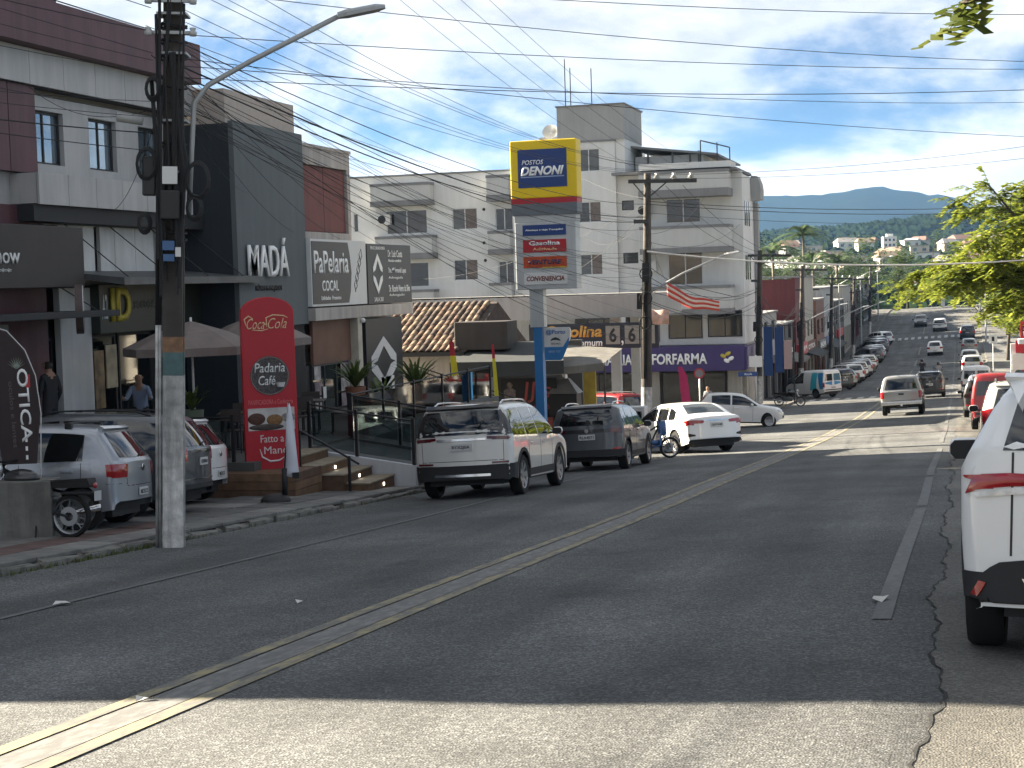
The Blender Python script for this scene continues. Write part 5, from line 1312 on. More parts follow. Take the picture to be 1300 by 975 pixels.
# ================================================================ petrol pylon with price panels
py_ = thing('petrol_pylon', (-11.35, 46.2, 0), R(-2), 'tall petrol station pylon with yellow and blue head and fuel panels', 'sign')
PYL = mat('pylon_yellow', (.80, .56, .005), .45, 0, .06, 1); PBL = mat('pylon_blue', (.018, .05, .19), .4, 0, .1, 2); PGR = mat('pylon_grey', (.13, .15, .17), .5)
PSV = mat('pylon_silver', (.52, .54, .54), .45, .2, .1, 1, stain=.1); PRD = mat('pylon_red', (.42, .02, .03), .4)
hd = B('head', PYL, py_, -.98, -.28, 3.98, .98, .28, 5.62, ch=.03)
B('red_stripe', PRD, hd, -.975, -.281, 3.83, .975, .281, 3.978); B('grey_stripe', PGR, hd, -.97, -.279, 3.50, .97, .279, 3.828)
bl_ = B('blue_panel', PBL, hd, -.74, -.30, 4.28, .70, -.281, 5.36)
WLT = MC['white_letters']
txt(bl_, 'POSTOS', -.62, 4.93, .02, 5.06, -.302, WLT, .006, .25, .01); txt(bl_, 'DENONI', -.66, 4.62, .62, 4.88, -.302, WLT, .008, .3, .04)
B('underline', mat('pylon_paleblue', (.30, .38, .52), .4), bl_, -.66, -.304, 4.565, .62, -.301, 4.595)
B('neck', PSV, py_, -.92, -.24, 3.30, .92, .24, 3.497, ch=.01)
bd = B('panel_body', PSV, py_, -.90, -.26, 1.38, .90, .26, 3.298, ch=.02)
for z0, z1, m, lines in ((2.92, 3.22, PBL, [('Abasteça e viaje Tranquilo!', .5, WLT)]), (2.44, 2.80, PRD, [('Gasolina', .72, WLT), ('Aditivada', .25, mat('pale_orange_letters', (.8, .45, .25), .5))]), (2.0, 2.32, mat('pylon_orange', (.55, .08, .02), .4, 0, .3, 6), [('VENTURE', .5, mat('dark_blue_letters', (.03, .03, .10), .5))]), (1.52, 1.86, PAPW, [('CONVENIENCIA', .5, mat('dark_red_letters', (.20, .04, .03), .5))])):
    pn = B('fuel_panel', m, bd, -.66, -.285, z0, .62, -.262, z1, ch=.005)
    for s_, f, mm in lines:
        h = (z1-z0)*(.42 if len(lines) == 1 and len(s_) < 14 else (.22 if len(lines) == 1 else (.36 if f > .5 else .24))); zc = z0+(z1-z0)*f
        wd = .56 if len(s_) > 8 else (.46 if f > .5 else .5)
        if s_ == 'Aditivada': wd = .36
        txt(pn, s_, -.02-wd, zc-h/2, -.02+wd, zc+h/2, -.287, mm, .005, .2 if s_ in ('VENTURE', 'CONVENIENCIA') else 0, .03)
B('gold_edge', GLT, bd, -.1, -.287, 1.985, .62, -.262, 2.02)
B('post', PSV, py_, -.55, -.16, .30, -.14, .16, 1.378); B('post_sleeve', mat('sleeve_blue', (.03, .17, .40), .45, 0, .12, 2), py_, -.46, -.14, -3.6, -.21, .14, .298)
wg = MB(); wg.prism([(-.17, -.40), (-.17, .28), (.56, .28), (.60, .20), (.58, -.05), (.34, -.42), (.28, -.46), (-.12, -.46)], -.06, .06); ws = wg.build('side_sign', MC['white_panel'], py_)
MB().prism([(-.17, -.28), (.38, -.28), (.57, .0), (.55, -.2), (.36, -.62), (.30, -.66), (-.17, -.66)], -.075, -.064).build('blue_foot', MC['sleeve_blue'], ws)
TB = mat('text_blue', (.03, .12, .35), .5)
txt(ws, '@Porto', -.12, .06, .46, .22, -.064, TB, .004, .1, .02); txt(ws, 'SEGURO', .02, -.21, .30, -.16, -.064, INK, .004)
mb = MB(); mb.add([(.0, -.066, -.11), (.05, -.066, -.04), (.16, -.066, .0), (.27, -.066, -.04), (.32, -.066, -.11), (.2, -.066, -.08), (.1, -.066, -.08)], [(0, 6, 1), (1, 6, 2), (6, 5, 2), (5, 3, 2), (5, 4, 3)]); mb.build('umbrella_mark', INK, ws)
txt(ws, '0800 727', -.05, -.44, .3, -.38, -.076, MC['pylon_paleblue'], .003)

# ================================================================ red bakery totem
TX, TY = -12.62, 28.95
tt = thing('bakery_totem', (TX, TY, 0), R(33), 'tall red round-topped bakery totem with cola script and dark round emblem', 'sign')
TRD = mat('totem_red', (.42, .012, .022), .38, 0, .06, 1.5); TRE = mat('totem_edge', (.55, .02, .03), .4)
def arch_poly(w, z0, z1, n=14):
    r_ = w; return [(-w, z0), (w, z0)]+[(r_*math.cos(PI*k/n), z1-r_*.62+r_*.62*math.sin(PI*k/n)) for k in range(n+1)]
bd = MB().prism(arch_poly(.50, -1.83, 1.46), -.10, .10).build('slab', TRE, tt, 40); fc = MB().prism(arch_poly(.485, -1.81, 1.445), -.112, -.101).build('face', TRD, tt)
CRM = mat('script_cream', (.72, .52, .30), .5)
txt(fc, 'Coca', -.40, .86, -.06, 1.06, -.114, CRM, .006, .42, -.005); txt(fc, 'Cola', .0, .86, .36, 1.06, -.114, CRM, .006, .42, -.005)
mb = MB(); mb.tube([(-.41, -.118, .93), (-.44, -.118, 1.05), (-.36, -.118, 1.11), (-.28, -.118, 1.06)], [.006, .014, .016, .008], 6); mb.tube([(-.30, -.118, .85), (-.12, -.118, .83), (.0, -.118, .86)], [.006, .012, .006], 6); mb.tube([(-.02, -.118, .90), (-.03, -.118, 1.07), (.10, -.118, 1.12), (.30, -.118, 1.10), (.38, -.118, 1.06)], [.006, .014, .012, .012, .006], 6); mb.tube([(-.07, -.118, .95), (-.01, -.118, .95)], .012, 6); mb.build('script_swash', CRM, fc)
em = MB().lathe([(0, -.012), (.37, -.012), (.37, .0)], (0, -.113, -.02), 'y', 40).build('emblem', mat('coffee_beans', (.030, .026, .026), .6, 0, .7, 30, bump=.5, bscale=60, col2=(.10, .085, .08)), fc)
MB().lathe([(.345, -.016), (.36, -.016), (.36, -.012), (.345, -.012)], (0, -.113, -.02), 'y', 40).build('emblem_ring', MC['figure_grey'] if 'figure_grey' in MC else PAPW, em)
txt(em, 'Padaria', -.29, .04, .29, .22, -.127, PAPW, .005, .15, .01); txt(em, 'Café', -.22, -.20, .10, -.02, -.127, PAPW, .005, .15, .01)
mb = MB(); mb.lathe([(.0, -.24), (.06, -.24), (.09, -.15)], (.2, -.128, 0), 'z', 12); mb.build('cup_mark', PAPW, em)
txt(fc, 'PANIFICADORA e Confeitaria', -.42, -.56, .42, -.47, -.114, mat('faint_red_letters', (.62, .16, .15), .5), .004)
ph = B('photo_panel', mat('photo_pale', (.55, .53, .50), .5, 0, .3, 4), fc, -.44, -.122, -1.05, .44, -.113, -.63)
for cx_, cz_, r_, c_ in ((-.28, -.83, .15, (.09, .035, .02)), (.06, -.86, .14, (.26, .13, .04)), (.32, -.82, .12, (.30, .28, .26)), (-.1, -.99, .3, (.07, .05, .04))):
    MB().ball((cx_, -.122, cz_), r_, 10, 1.1, .05, .75 if cz_ > -.95 else .2).build('pastry', mat('pastry_%d' % int(cx_*100), c_, .6, 0, .5, 25), ph, True)
txt(fc, 'Fatto a', -.22, -1.28, .22, -1.14, -.114, PAPW, .004); txt(fc, 'Mano', -.16, -1.50, .30, -1.36, -.114, PAPW, .004)
mb = MB(); mb.tube([(-.24+.0, -.116, -1.40), (-.2, -.116, -1.55), (-.05, -.116, -1.64), (.12, -.116, -1.63), (.24, -.116, -1.56)], [.005, .016, .02, .016, .004], 6); mb.build('smile_swash', PAPW, fc)

# ================================================================ flags
def feather(name, pos, rz, base_z, h, w, mtop, label, lean=0.):
    f = thing(name, (pos[0], pos[1], base_z), rz, label, 'flag')
    pts = [(0, 0, 0), (0, 0, h*.7), (w*.12, 0, h*.88), (w*.45, 0, h*.98), (w*.8, 0, h)]
    return f
fo = thing('feather_flag', (-12.35, 19.9, -1.3), R(20), 'dark brown feather flag with white vertical optician letters behind the concrete block', 'flag')
FBR = mat('flag_brown', (.034, .020, .021), .7, 0, .25, 3)
# outline: straight left edge, curved top sweeping down to the right edge
ol = [(-.26, .62), (.20, .62), (.27, 1.3), (.22, 1.8), (.10, 2.15), (-.12, 2.42), (-.35, 2.5), (-.35, 1.6)]
cl = MB().prism(ol, -.008, .008).build('cloth', FBR, fo)
MB().tube([(.24, 0, .0), (.25, 0, .62), (.285, 0, 1.3), (.235, 0, 1.82), (.11, 0, 2.17), (-.12, 0, 2.44), (-.36, 0, 2.52)], .007, 6).build('pole', mat('pole_white', (.6, .6, .58), .4), fo, True)
o = txt(cl, 'OTICA', 0, -.07, 1.0, .075, 0, MC['white_letters'], .006, 0, .015); o.rotation_euler = (0, R(88), 0); o.location = (.055, -.010, 1.92)
o = txt(cl, 'oculos e lentes', 0, -.03, .9, .03, 0, mat('dull_letters2', (.12, .09, .09), .6), .004); o.rotation_euler = (0, R(88), 0); o.location = (-.10, -.010, 1.75)
for z in (.92, .80, .68): B('stitch', MC['white_letters'], cl, .06, -.014, z, .09, -.009, z+.06)
mb = MB()
for k in range(9):
    a = PI*(.15+.7*k/8); mb.add([(-.02, -.012, 1.92), (.0, -.012, 1.92), (-.01+.14*math.cos(a), -.012, 1.92+.17*math.sin(a))], [(0, 1, 2)])
mb.build('leaf_mark', mat('mark_green', (.25, .30, .25), .6), cl)
B('red_mark', PRD, cl, .10, -.013, 1.66, .16, -.009, 1.84)
wf = thing('white_flag', (-11.36, 26.4, zs(26.4)), R(20), 'white feather flag furled on a black round base in front of the totem', 'flag')
MB().lathe([(.0, .16), (.10, .16), (.20, .13), (.26, .07), (.26, .0), (0, 0)], (-.1, 0, 0), 'z', 24).build('base', PLS, wf, True)
MB().tube([(.06, 0, .1), (.07, 0, .6)], .05, 8).build('stem', PLS, wf, True)
MB().tube([(.06, 0, .5), (.12, 0, 1.1), (.2, 0, 1.75)], .012, 6).build('pole', PLS, wf, True)
mb = MB(); cz = []
for k in range(12):
    t = k/11; z = .48+1.25*t; wl = .06+.02*math.sin(t*9); wr = .24*(1-t)**.8+.02
    cz.append([(.06+.12*t-wl*.2, -.02+.05*math.sin(t*7), z), (.06+.12*t+wr*.4, -.06+.03*math.sin(t*9+1), z-.03), (.06+.12*t+wr, .01+.05*math.sin(t*8+2), z-.06*(1-t))])
vs = [p for r_ in cz for p in r_]; mb.add(vs, [(i*3+k, i*3+k+1, (i+1)*3+k+1, (i+1)*3+k) for i in range(11) for k in range(2)])
me = mb.build('cloth', mat('cloth_white', (.62, .63, .68), .8, 0, .1, 3), wf, True, fix=False)
so_ = me.modifiers.new('thickness', 'SOLIDIFY'); so_.thickness = .006
B('toggle', PLS, wf, .2, -.05, .42, .32, .03, .52)
for i, (px, z0, z1, X, Y, lab) in enumerate(((0, 0, 0, -14.2, 46.0, 'yellow feather banner with red tip, left one behind the white SUV'), (0, 0, 0, -13.1, 46.4, 'slim yellow banner with red tip, right one behind the white SUV'))):
    f = thing('slim_banner', (X, Y, zs(Y)), R(10), lab, 'flag', 'yellow banners with red tips')
    w = .13 if i == 0 else .07
    hb = 3.35-.1*i
    mb = MB(); mb.prism([(-.02, .8), (w*2.2, .8), (w*1.3, 1.6), (w*.9, 2.2), (w*.3, hb-.42), (-w, hb-.42), (-w*.6, 2.)], -.006, .006); mb.build('cloth', mat('banner_yellow', (.72, .58, .03), .7, 0, .15, 3), f)
    MB().prism([(w*.3, hb-.418), (-w*.2, hb), (-w*1.1, hb), (-w, hb-.418)], -.007, .007).build('red_tip', PRD, f)
    MB().tube([(w*1.2, .012, 0), (w*.8, .012, 1.6), (-w*.7, .012, hb)], .012, 6).build('pole', PLS, f)
    MB().lathe([(0, .05), (.2, .04), (.22, 0), (0, 0)], (w*1.2, 0, 0), 'z', 14).build('base', PLS, f)
mf = thing('magenta_flag', (-12.9, 79.5, zs(79.5)-.15), R(5), 'narrow magenta feather flag in front of the pharmacy window', 'flag')
MB().prism([(-.12, .4), (.35, .4), (.22, 1.4), (.12, 2.3), (-.12, 2.75), (-.3, 2.75), (-.22, 1.6)], -.008, .008).build('cloth', mat('flag_magenta', (.36, .015, .10), .7, 0, .15, 3), mf)
MB().tube([(.1, .01, 0), (0, .01, 1.5), (-.25, .01, 2.78)], .014, 6).build('pole', PLS, mf); MB().lathe([(0, .06), (.25, .05), (.27, 0), (0, 0)], (.1, 0, 0), 'z', 14).build('base', PLS, mf)
# red and white striped bunting hung from the middle pole to the apartment block
bu = thing('striped_bunting', (-11.6, 62, .5), 0, 'red and pale striped banner hanging from the cables beside the middle pole', 'banner')
BR = mat('bunting_red', (.52, .06, .04), .7, 0, .15, 4); BW = mat('bunting_pale', (.66, .55, .47), .7, 0, .15, 4)
for k in range(5):
    mb = MB(); n = 14; g = []
    for i in range(n+1):
        t = i/n; x = .95+1.95*t; zt = .98-1.0*t**.75+.5*max(0, t-.55); hh = .56-.2*t
        for e in (k/5, (k+1)/5): g.append((x, .12*math.sin(t*8), zt-hh*e+.03*math.sin(t*11)))
    mb.add(g, [(i*2, i*2+1, i*2+3, i*2+2) for i in range(n)]); o = mb.build('stripe', BW if k % 2 else BR, bu, True, fix=False)
    o.modifiers.new('thickness', 'SOLIDIFY').thickness = .008
mb = MB(); g = []
for i in range(9):
    t = i/8
    for e in (0, .5, 1): g.append((.0+1.0*t, .08*math.sin(t*6), -.02-.10*t-.55*e+.03*math.sin(t*9)))
mb.add(g, [(i*3+k, i*3+k+1, (i+1)*3+k+1, (i+1)*3+k) for i in range(8) for k in range(2)]); o = mb.build('faded_end', mat('bunting_faded', (.62, .40, .32), .7, 0, .4, 5), bu, True, fix=False); o.modifiers.new('thickness', 'SOLIDIFY').thickness = .008
MB().tube([(-.15, 0, .1), (1.0, 0, 1.0), (3.4, 0, .35)], .012, 5).build('cord', CBL, bu)

# ================================================================ concrete block, café terrace, steps, ramp
cb = thing('concrete_block', (-12.9, 19.45, zs(19.4)), R(14), 'low stained concrete block wall at the left picture edge', 'wall')
B('block', mat('block_concrete', (.20, .195, .175), .95, 0, .3, 3, bump=.6, bscale=15, stain=.35), cb, -2.2, -.25, -.1, 1.18, .25, .76, ch=.012)
TZ = -1.62
tr = thing('cafe_terrace', (0, 0, 0), 0, 'raised café terrace with timber clad block, lit steps and white walled ramp', 'terrace')
WDC = [mat('timber_%d' % k, c_, .7, 0, .35, 6, bump=.3) for k, c_ in enumerate(((.16, .09, .05), (.20, .115, .065), (.13, .075, .045)))]
TCN = mat('terrace_floor', (.085, .085, .08), .8, 0, .2, 2)
B('floor_slab', TCN, tr, -16.1, 28.4, -3.6, -12.75, 45.5, TZ)
B('timber_core', GRD, tr, -13.6, 27.9, -2.9, -11.75, 29.2, TZ-.20)
for k in range(5):
    z = -2.55+k*.16
    B('plank', WDC[k % 3], tr, -13.62, 27.87, z, -11.73, 27.90, z+.15); B('plank', WDC[(k+1) % 3], tr, -11.748, 27.905, z, -11.72, 29.18, z+.15)
for k in range(9): B('plank', WDC[k % 3], tr, -13.6, 27.88+k*.145, TZ-.20, -11.74, 27.88+k*.145+.135, TZ-.165)
for k in range(12): B('deck_plank', WDC[k % 3], tr, -15.9+k*.19, 27.0, zs(27.6)-.05, -15.9+k*.19+.17, 28.35, zs(27.6)+.03)
LGT = mat('step_light', (1, .93, .78), .5, emit=2.5)
for k in range(4):
    x0 = -12.75+.46*k; zt = TZ-.02-.175*k
    st = B('step', WDC[k % 3], tr, x0, 29.22+.1*k, -2.9, x0+.48, 30.95, zt, ch=.01)
    B('tread', mat('tread_beige', (.30, .25, .18), .7, 0, .3, 5), st, x0-.02, 29.2+.1*k, zt+.002, x0+.50, 30.95, zt+.03)
    if k: B('step_lamp', LGT, st, x0-.0+.481, 30.0+.1*k, zt-.11, x0+.489, 30.05+.1*k, zt-.06)
# ramp falling towards the street, white side wall
RWH = mat('ramp_white', (.52, .54, .57), .7, 0, .08, 2, stain=.12)
mb = MB(); mb.prism([(-12.75, -2.9), (-10.45, -2.9), (-10.45, -1.98), (-12.75, TZ-.02)], 31.0, 31.14); mb.build('ramp_wall', RWH, tr)
mb = MB(); mb.prism([(-12.75, -3.2), (-10.45, -3.2), (-10.45, -2.06), (-12.75, TZ-.06)], 31.15, 33.4); mb.build('ramp', mat('ramp_grey', (.075, .077, .08), .8, 0, .15, 3), tr)
mb = MB(); mb.prism([(-12.75, -3.2), (-10.45, -3.2), (-10.45, -1.98), (-12.75, TZ-.02)], 33.41, 33.52); mb.build('ramp_wall', MC['ramp_grey'], tr)
BLK = mat('rail_black', (.012, .013, .015), .5, .3)
GLA = clear_glass('rail_glass', (.62, .68, .68))
def glass_rail(pts, h=.95, par=None):
    """square black posts with clear panes clamped between them and a top rail"""
    for p in pts: MB().box(p[0]-.03, p[1]-.03, p[2]-.12, p[0]+.03, p[1]+.03, p[2]+h, ch=.004).build('rail_post', BLK, tr)
    for a, b in zip(pts[:-1], pts[1:]):
        A, Bv = Vector(a), Vector(b); d = (Bv-A); n = Vector((-d.y, d.x, 0)).normalized()*.006; t = d.normalized()*.06
        MB().add([A+t+n+Vector((0, 0, .08)), Bv-t+n+Vector((0, 0, .08)), Bv-t+n+Vector((0, 0, h-.12)), A+t+n+Vector((0, 0, h-.12)), A+t-n+Vector((0, 0, .08)), Bv-t-n+Vector((0, 0, .08)), Bv-t-n+Vector((0, 0, h-.12)), A+t-n+Vector((0, 0, h-.12))], [(0, 1, 2, 3), (7, 6, 5, 4), (0, 4, 5, 1), (2, 6, 7, 3), (1, 5, 6, 2), (0, 3, 7, 4)]).build('glass_pane', GLA, tr)
        MB().tube([A+Vector((0, 0, h-.06)), Bv+Vector((0, 0, h-.06))], .02, 6).build('top_rail', BLK, tr)
glass_rail([(-12.7, 31.07, TZ), (-11.7, 31.07, -1.80), (-10.5, 31.07, -1.98)])
glass_rail([(-12.7, 33.46, TZ), (-11.6, 33.46, -1.80), (-10.5, 33.46, -1.98)])
glass_rail([(-12.80, 33.6, TZ), (-12.80, 35.8, TZ), (-12.80, 38.0, TZ), (-12.80, 40.3, TZ), (-12.80, 42.6, TZ), (-12.80, 44.8, TZ)])
glass_rail([(-15.9, 28.5, TZ), (-14.5, 28.5, TZ), (-13.2, 28.5, TZ)], .9)
MB().tube([(-12.2, 29.3, -1.1), (-11.7, 29.3, -1.35), (-11.0, 29.3, -1.75)], .022, 6).build('hand_rail', BLK, tr)
for p in ((-12.2, -1.8, -1.1), (-11.2, -2.3, -1.6)): MB().tube([(p[0], 29.3, p[1]), (p[0], 29.3, p[2])], .03, 6).build('rail_post', BLK, tr)
# parasols
PCA = mat('parasol_canvas', (.20, .165, .148), .8, 0, .15, 3, stain=.12)
def parasol(pos, r, zt, lab):
    o = thing('parasol', (pos[0], pos[1], TZ), R(20), lab, 'parasol', 'parasols on the café terrace')
    h = zt-TZ; mb = MB(); n = 8
    rg = [[(rr*math.cos(2*PI*k/n), rr*math.sin(2*PI*k/n), z) for k in range(n)] for rr, z in ((.03, h), (r*.5, h-.20), (r, h-.50), (r*1.0, h-.66))]
    vs = [p for q in rg for p in q]; mb.add(vs, [(i*n+k, i*n+(k+1) % n, (i+1)*n+(k+1) % n, (i+1)*n+k) for i in range(3) for k in range(n)])
    c = mb.build('canopy', PCA, o); c.modifiers.new('thickness', 'SOLIDIFY').thickness = .01
    MB().tube([(0, 0, 0), (0, 0, h+.08)], .024, 8).build('pole', mat('pole_white', (.6, .6, .58), .4), o, True)
    for k in range(n): MB().tube([(0, 0, h-.62), (.62*r*math.cos(2*PI*k/n), .62*r*math.sin(2*PI*k/n), h-.30)], .008, 4).build('rib', DFR, o)
    MB().lathe([(.0, .07), (.25, .06), (.28, 0), (0, 0)], (0, 0, 0), 'z', 20).build('base', PLS, o)
parasol((-14.7, 30.0), 1.35, 1.02, 'beige parasol on the café terrace, nearer one beside the utility pole'); parasol((-14.75, 33.2), 1.2, 1.05, 'beige parasol on the café terrace, farther one behind the totem')
# café tables and chairs
TBM = mat('table_dark', (.05, .04, .035), .6, 0, .3, 4)
for i, (x, y, lab) in enumerate(((-14.2, 30.9, 'small dark café table under the nearer parasol'), (-14.0, 34.2, 'small dark café table under the farther parasol'))):
    t_ = thing('cafe_table', (x, y, TZ), .3, lab, 'table', 'café tables'); B('top', TBM, t_, -.38, -.38, .72, .38, .38, .75, ch=.008); MB().tube([(0, 0, 0), (0, 0, .72)], .035, 8).build('leg', DFR, t_); B('foot', DFR, t_, -.25, -.25, 0, .25, .25, .025)
    for k in range(4):
        a = .3+k*PI/2; c_ = thing('cafe_chair', (x+.72*math.cos(a), y+.72*math.sin(a), TZ), a+PI/2, 'dark café chair at the %s table, %s side' % (('nearer', 'farther')[i], ('street', 'far', 'shop', 'near')[k]), 'chair', 'café chairs')
        B('seat', TBM, c_, -.2, -.2, .43, .2, .2, .46); B('backrest', TBM, c_, -.2, -.21, .62, .2, -.18, .88)
        for sx in (-.18, .18):
            B('leg', DFR, c_, sx-.015, .165, 0, sx+.015, .195, .43); B('leg', DFR, c_, sx-.015, -.208, 0, sx+.015, -.178, .62)
# potted plants
def fronds(mb, c, n, L, up_, rnd, w=.035, droop=.5):
    for k in range(n):
        a = rnd.uniform(0, 2*PI); l = L*rnd.uniform(.6, 1.1); u_ = up_*rnd.uniform(.6, 1.2); pts = []
        for i in range(5):
            t = i/4; pts.append(Vector((c[0]+math.cos(a)*l*t*.8, c[1]+math.sin(a)*l*t*.8, c[2]+u_*l*(t*1.3-droop*t*t*1.2))))
        s_ = Vector((-math.sin(a), math.cos(a), 0))
        for i in range(4):
            w0, w1 = w*math.sin(PI*(.12+.8*i/4)), w*math.sin(PI*(.12+.8*(i+1)/4))*(1 if i < 3 else .1)
            mb.add([pts[i]-s_*w0, pts[i]+s_*w0, pts[i+1]+s_*w1, pts[i+1]-s_*w1], [(0, 1, 2, 3)])
def plant(pos, z, pr, ph_, potm, L, n, lab, upf=1.1):
    o = thing('potted_plant', (pos[0], pos[1], z), 0, lab, 'plant', 'potted plants on the terrace'); rnd = random.Random(int(pos[1]*10))
    MB().lathe([(0, 0), (pr*.7, 0), (pr, ph_), (pr*.85, ph_), (pr*.8, ph_-.05), (0, ph_-.05)], (0, 0, 0), 'z', 20).build('pot', potm, o, 40)
    mb = MB(); fronds(mb, (0, 0, ph_-.03), n, L, upf, rnd); mb.build('leaves', leaf_mat('pot_leaf', (.05, .09, .025), (.12, .16, .04)), o, fix=False)
plant((-14.55, 38.7), TZ, .26, .75, mat('terracotta', (.24, .10, .055), .8, 0, .2, 3), .85, 60, 'bushy plant in a tall terracotta pot by the stationery door'); plant((-13.35, 37.3), TZ-.25+.25, .24, .42, mat('pot_yellow', (.36, .24, .03), .6, 0, .2, 3), .62, 34, 'upright plant in a mustard yellow pot behind the glass rail', 1.6)
plant((-13.6, 40.6), TZ, .28, .6, mat('pot_black', (.02, .02, .02), .6), .9, 60, 'leafy plant in a black pot before the chevron panel')
plant((-14.3, 29.1), TZ, .22, .95, mat('pot_green', (.09, .12, .08), .6), .5, 30, 'spiky plant on a tall stand under the nearer parasol', 1.4)
# iron railing along the ramp beside the tiled house
ir = thing('iron_railing', (-15.7, 48.2, 0), 0, 'black iron bar railing falling to the right beside the tiled house', 'railing')
def rz_(x): return -1.00-.33*x
for dz in (0, -.12, -.42, -.95): MB().tube([(-.6, 0, rz_(-.6)+dz), (2.9, 0, rz_(2.9)+dz)], .022, 6).build('rail', BLK, ir)
for k in range(26):
    x = -.55+k*.135
    MB().tube([(x, 0, rz_(x)-.95), (x, 0, rz_(x)-.12)], .009, 5).build('bar', BLK, ir)
for x in (-.6, 1.1, 2.9): B('post', BLK, ir, x-.03, -.03, -3.8, x+.03, .03, rz_(x)+.02)
mb = MB(); mb.prism([(-1.6, -3.9), (3.1, -3.9), (3.1, rz_(3.1)-1.0), (-1.6, rz_(-.6)-1.0)], -.06, 1.6); mb.build('ramp', MC['house_render'], ir)

# ================================================================ people
SKN = mat('skin', (.30, .17, .11), .6); HAR = mat('hair_dark', (.02, .015, .012), .7)
def person(name, label, pos, rz, J, mats, hgt=1., tilt_=None):
    """one continuous skinned figure; J gives joint positions (x right, y forward, z up)"""
    jn = list(J); idx = {k: i for i, k in enumerate(jn)}
    rad = {'pelvis': (.15, .11), 'spine': (.145, .10), 'chest': (.18, .115), 'neck': (.058, .058), 'head0': (.075, .085), 'head1': (.088, .105), 'head2': (.07, .085)}
    for s_ in 'LR': rad.update({'sh'+s_: (.068, .068), 'el'+s_: (.046, .046), 'wr'+s_: (.030, .030), 'ha'+s_: (.040, .022), 'hip'+s_: (.095, .10), 'kn'+s_: (.062, .065), 'an'+s_: (.042, .046), 'toe'+s_: (.045, .032)})
    E_ = [('pelvis', 'spine'), ('spine', 'chest'), ('chest', 'neck'), ('neck', 'head0'), ('head0', 'head1'), ('head1', 'head2')]
    for s_ in 'LR': E_ += [('chest', 'sh'+s_), ('sh'+s_, 'el'+s_), ('el'+s_, 'wr'+s_), ('wr'+s_, 'ha'+s_), ('pelvis', 'hip'+s_), ('hip'+s_, 'kn'+s_), ('kn'+s_, 'an'+s_), ('an'+s_, 'toe'+s_)]
    me = bpy.data.meshes.new('sk'); me.from_pydata([J[k] for k in jn], [(idx[a], idx[b]) for a, b in E_], [])
    ob = bpy.data.objects.new('sk', me); COL.objects.link(ob)
    ob.modifiers.new('skin', 'SKIN'); sb_ = ob.modifiers.new('sub', 'SUBSURF'); sb_.levels = 2; sb_.render_levels = 2
    for i, k in enumerate(jn):
        v = me.skin_vertices[0].data[i]; v.radius = rad[k]; v.use_root = (k == 'pelvis')
    dg = bpy.context.evaluated_depsgraph_get(); dg.update()
    m2 = bpy.data.meshes.new_from_object(ob.evaluated_get(dg)); bpy.data.objects.remove(ob)
    seg = [(Vector(J[a]), Vector(J[b]), b) for a, b in E_]
    m2.materials.clear()
    for m in mats: m2.materials.append(m)      # shirt, trousers, skin, hair, shoes
    part = {'spine': 0, 'chest': 0, 'neck': 2, 'head0': 2, 'head1': 2, 'head2': 3}
    for s_ in 'LR': part.update({'sh'+s_: 0, 'el'+s_: 0, 'wr'+s_: 0 if mats[0] != mats[-1] else 2, 'ha'+s_: 2, 'hip'+s_: 1, 'kn'+s_: 1, 'an'+s_: 1, 'toe'+s_: 4})
    fwd = Vector((0, 1, 0)); h1 = Vector(J['head1'])
    for p in m2.polygons:
        c = p.center; best = min(seg, key=lambda q: (q[0]+(q[1]-q[0])*max(0, min(1, (c-q[0]).dot(q[1]-q[0])/max((q[1]-q[0]).length_squared, 1e-9)))-c).length)
        k = part[best[2]]
        if best[2] in ('head0', 'head1', 'head2'): k = 3 if (c.z > h1.z+.055 or (c-h1).dot(fwd) < -.02 and c.z > h1.z-.08) else 2
        p.material_index = k; p.use_smooth = True
    root = thing(name, pos, rz, label, 'person')
    body = link(bpy.data.objects.new('body', m2), root)
    # face and fingers
    mb = MB(); mb.ball((h1.x, h1.y+.105, h1.z-.02), .02, 6, .7, 1, 1.2)
    for sx in (-1, 1): mb.ball((h1.x+sx*.09, h1.y, h1.z-.01), .025, 6, .4, .8, 1.2)
    for s_ in 'LR':
        w_, h_ = Vector(J['wr'+s_]), Vector(J['ha'+s_]); d = (h_-w_).normalized(); sd = d.cross(Vector((1, 0, 0))).normalized()
        for k in range(4): mb.tube([h_+sd*(-.03+.02*k), h_+sd*(-.03+.02*k)+d*(.05+.01*(k in (1, 2))), h_+sd*(-.028+.018*k)+d*.075+Vector((0, .02, 0))], [.010, .009, .007], 5)
        mb.tube([h_-d*.03+sd*.03, h_+sd*.055+d*.01, h_+sd*.055+d*.04], [.012, .011, .008], 5)
    mb.build('hands_and_features', mats[2], root, True)
    mb = MB()
    for sx in (-1, 1): mb.ball((h1.x+sx*.035, h1.y+.098, h1.z+.015), .011, 6)
    mb.build('eyes', HAR, root, True)
    return root
def stand(step=.0, arm=.0):
    J = {'pelvis': (0, 0, .95), 'spine': (0, 0, 1.12), 'chest': (0, .0, 1.36), 'neck': (0, .0, 1.52), 'head0': (0, .02, 1.58), 'head1': (0, .03, 1.67), 'head2': (0, .02, 1.735)}
    for s_, sx in (('L', -1), ('R', 1)):
        f = sx*step
        J.update({'sh'+s_: (sx*.17, 0, 1.43), 'el'+s_: (sx*.23, -f*.5-.02, 1.16), 'wr'+s_: (sx*.23, -f*.6+.10+arm, .95+arm), 'ha'+s_: (sx*.23, -f*.6+.13+arm, .87+arm), 'hip'+s_: (sx*.09, 0, .88), 'kn'+s_: (sx*.10, f*.6+.03, .48), 'an'+s_: (sx*.10, f-.02, .085), 'toe'+s_: (sx*.11, f+.13, .035)})
    return J
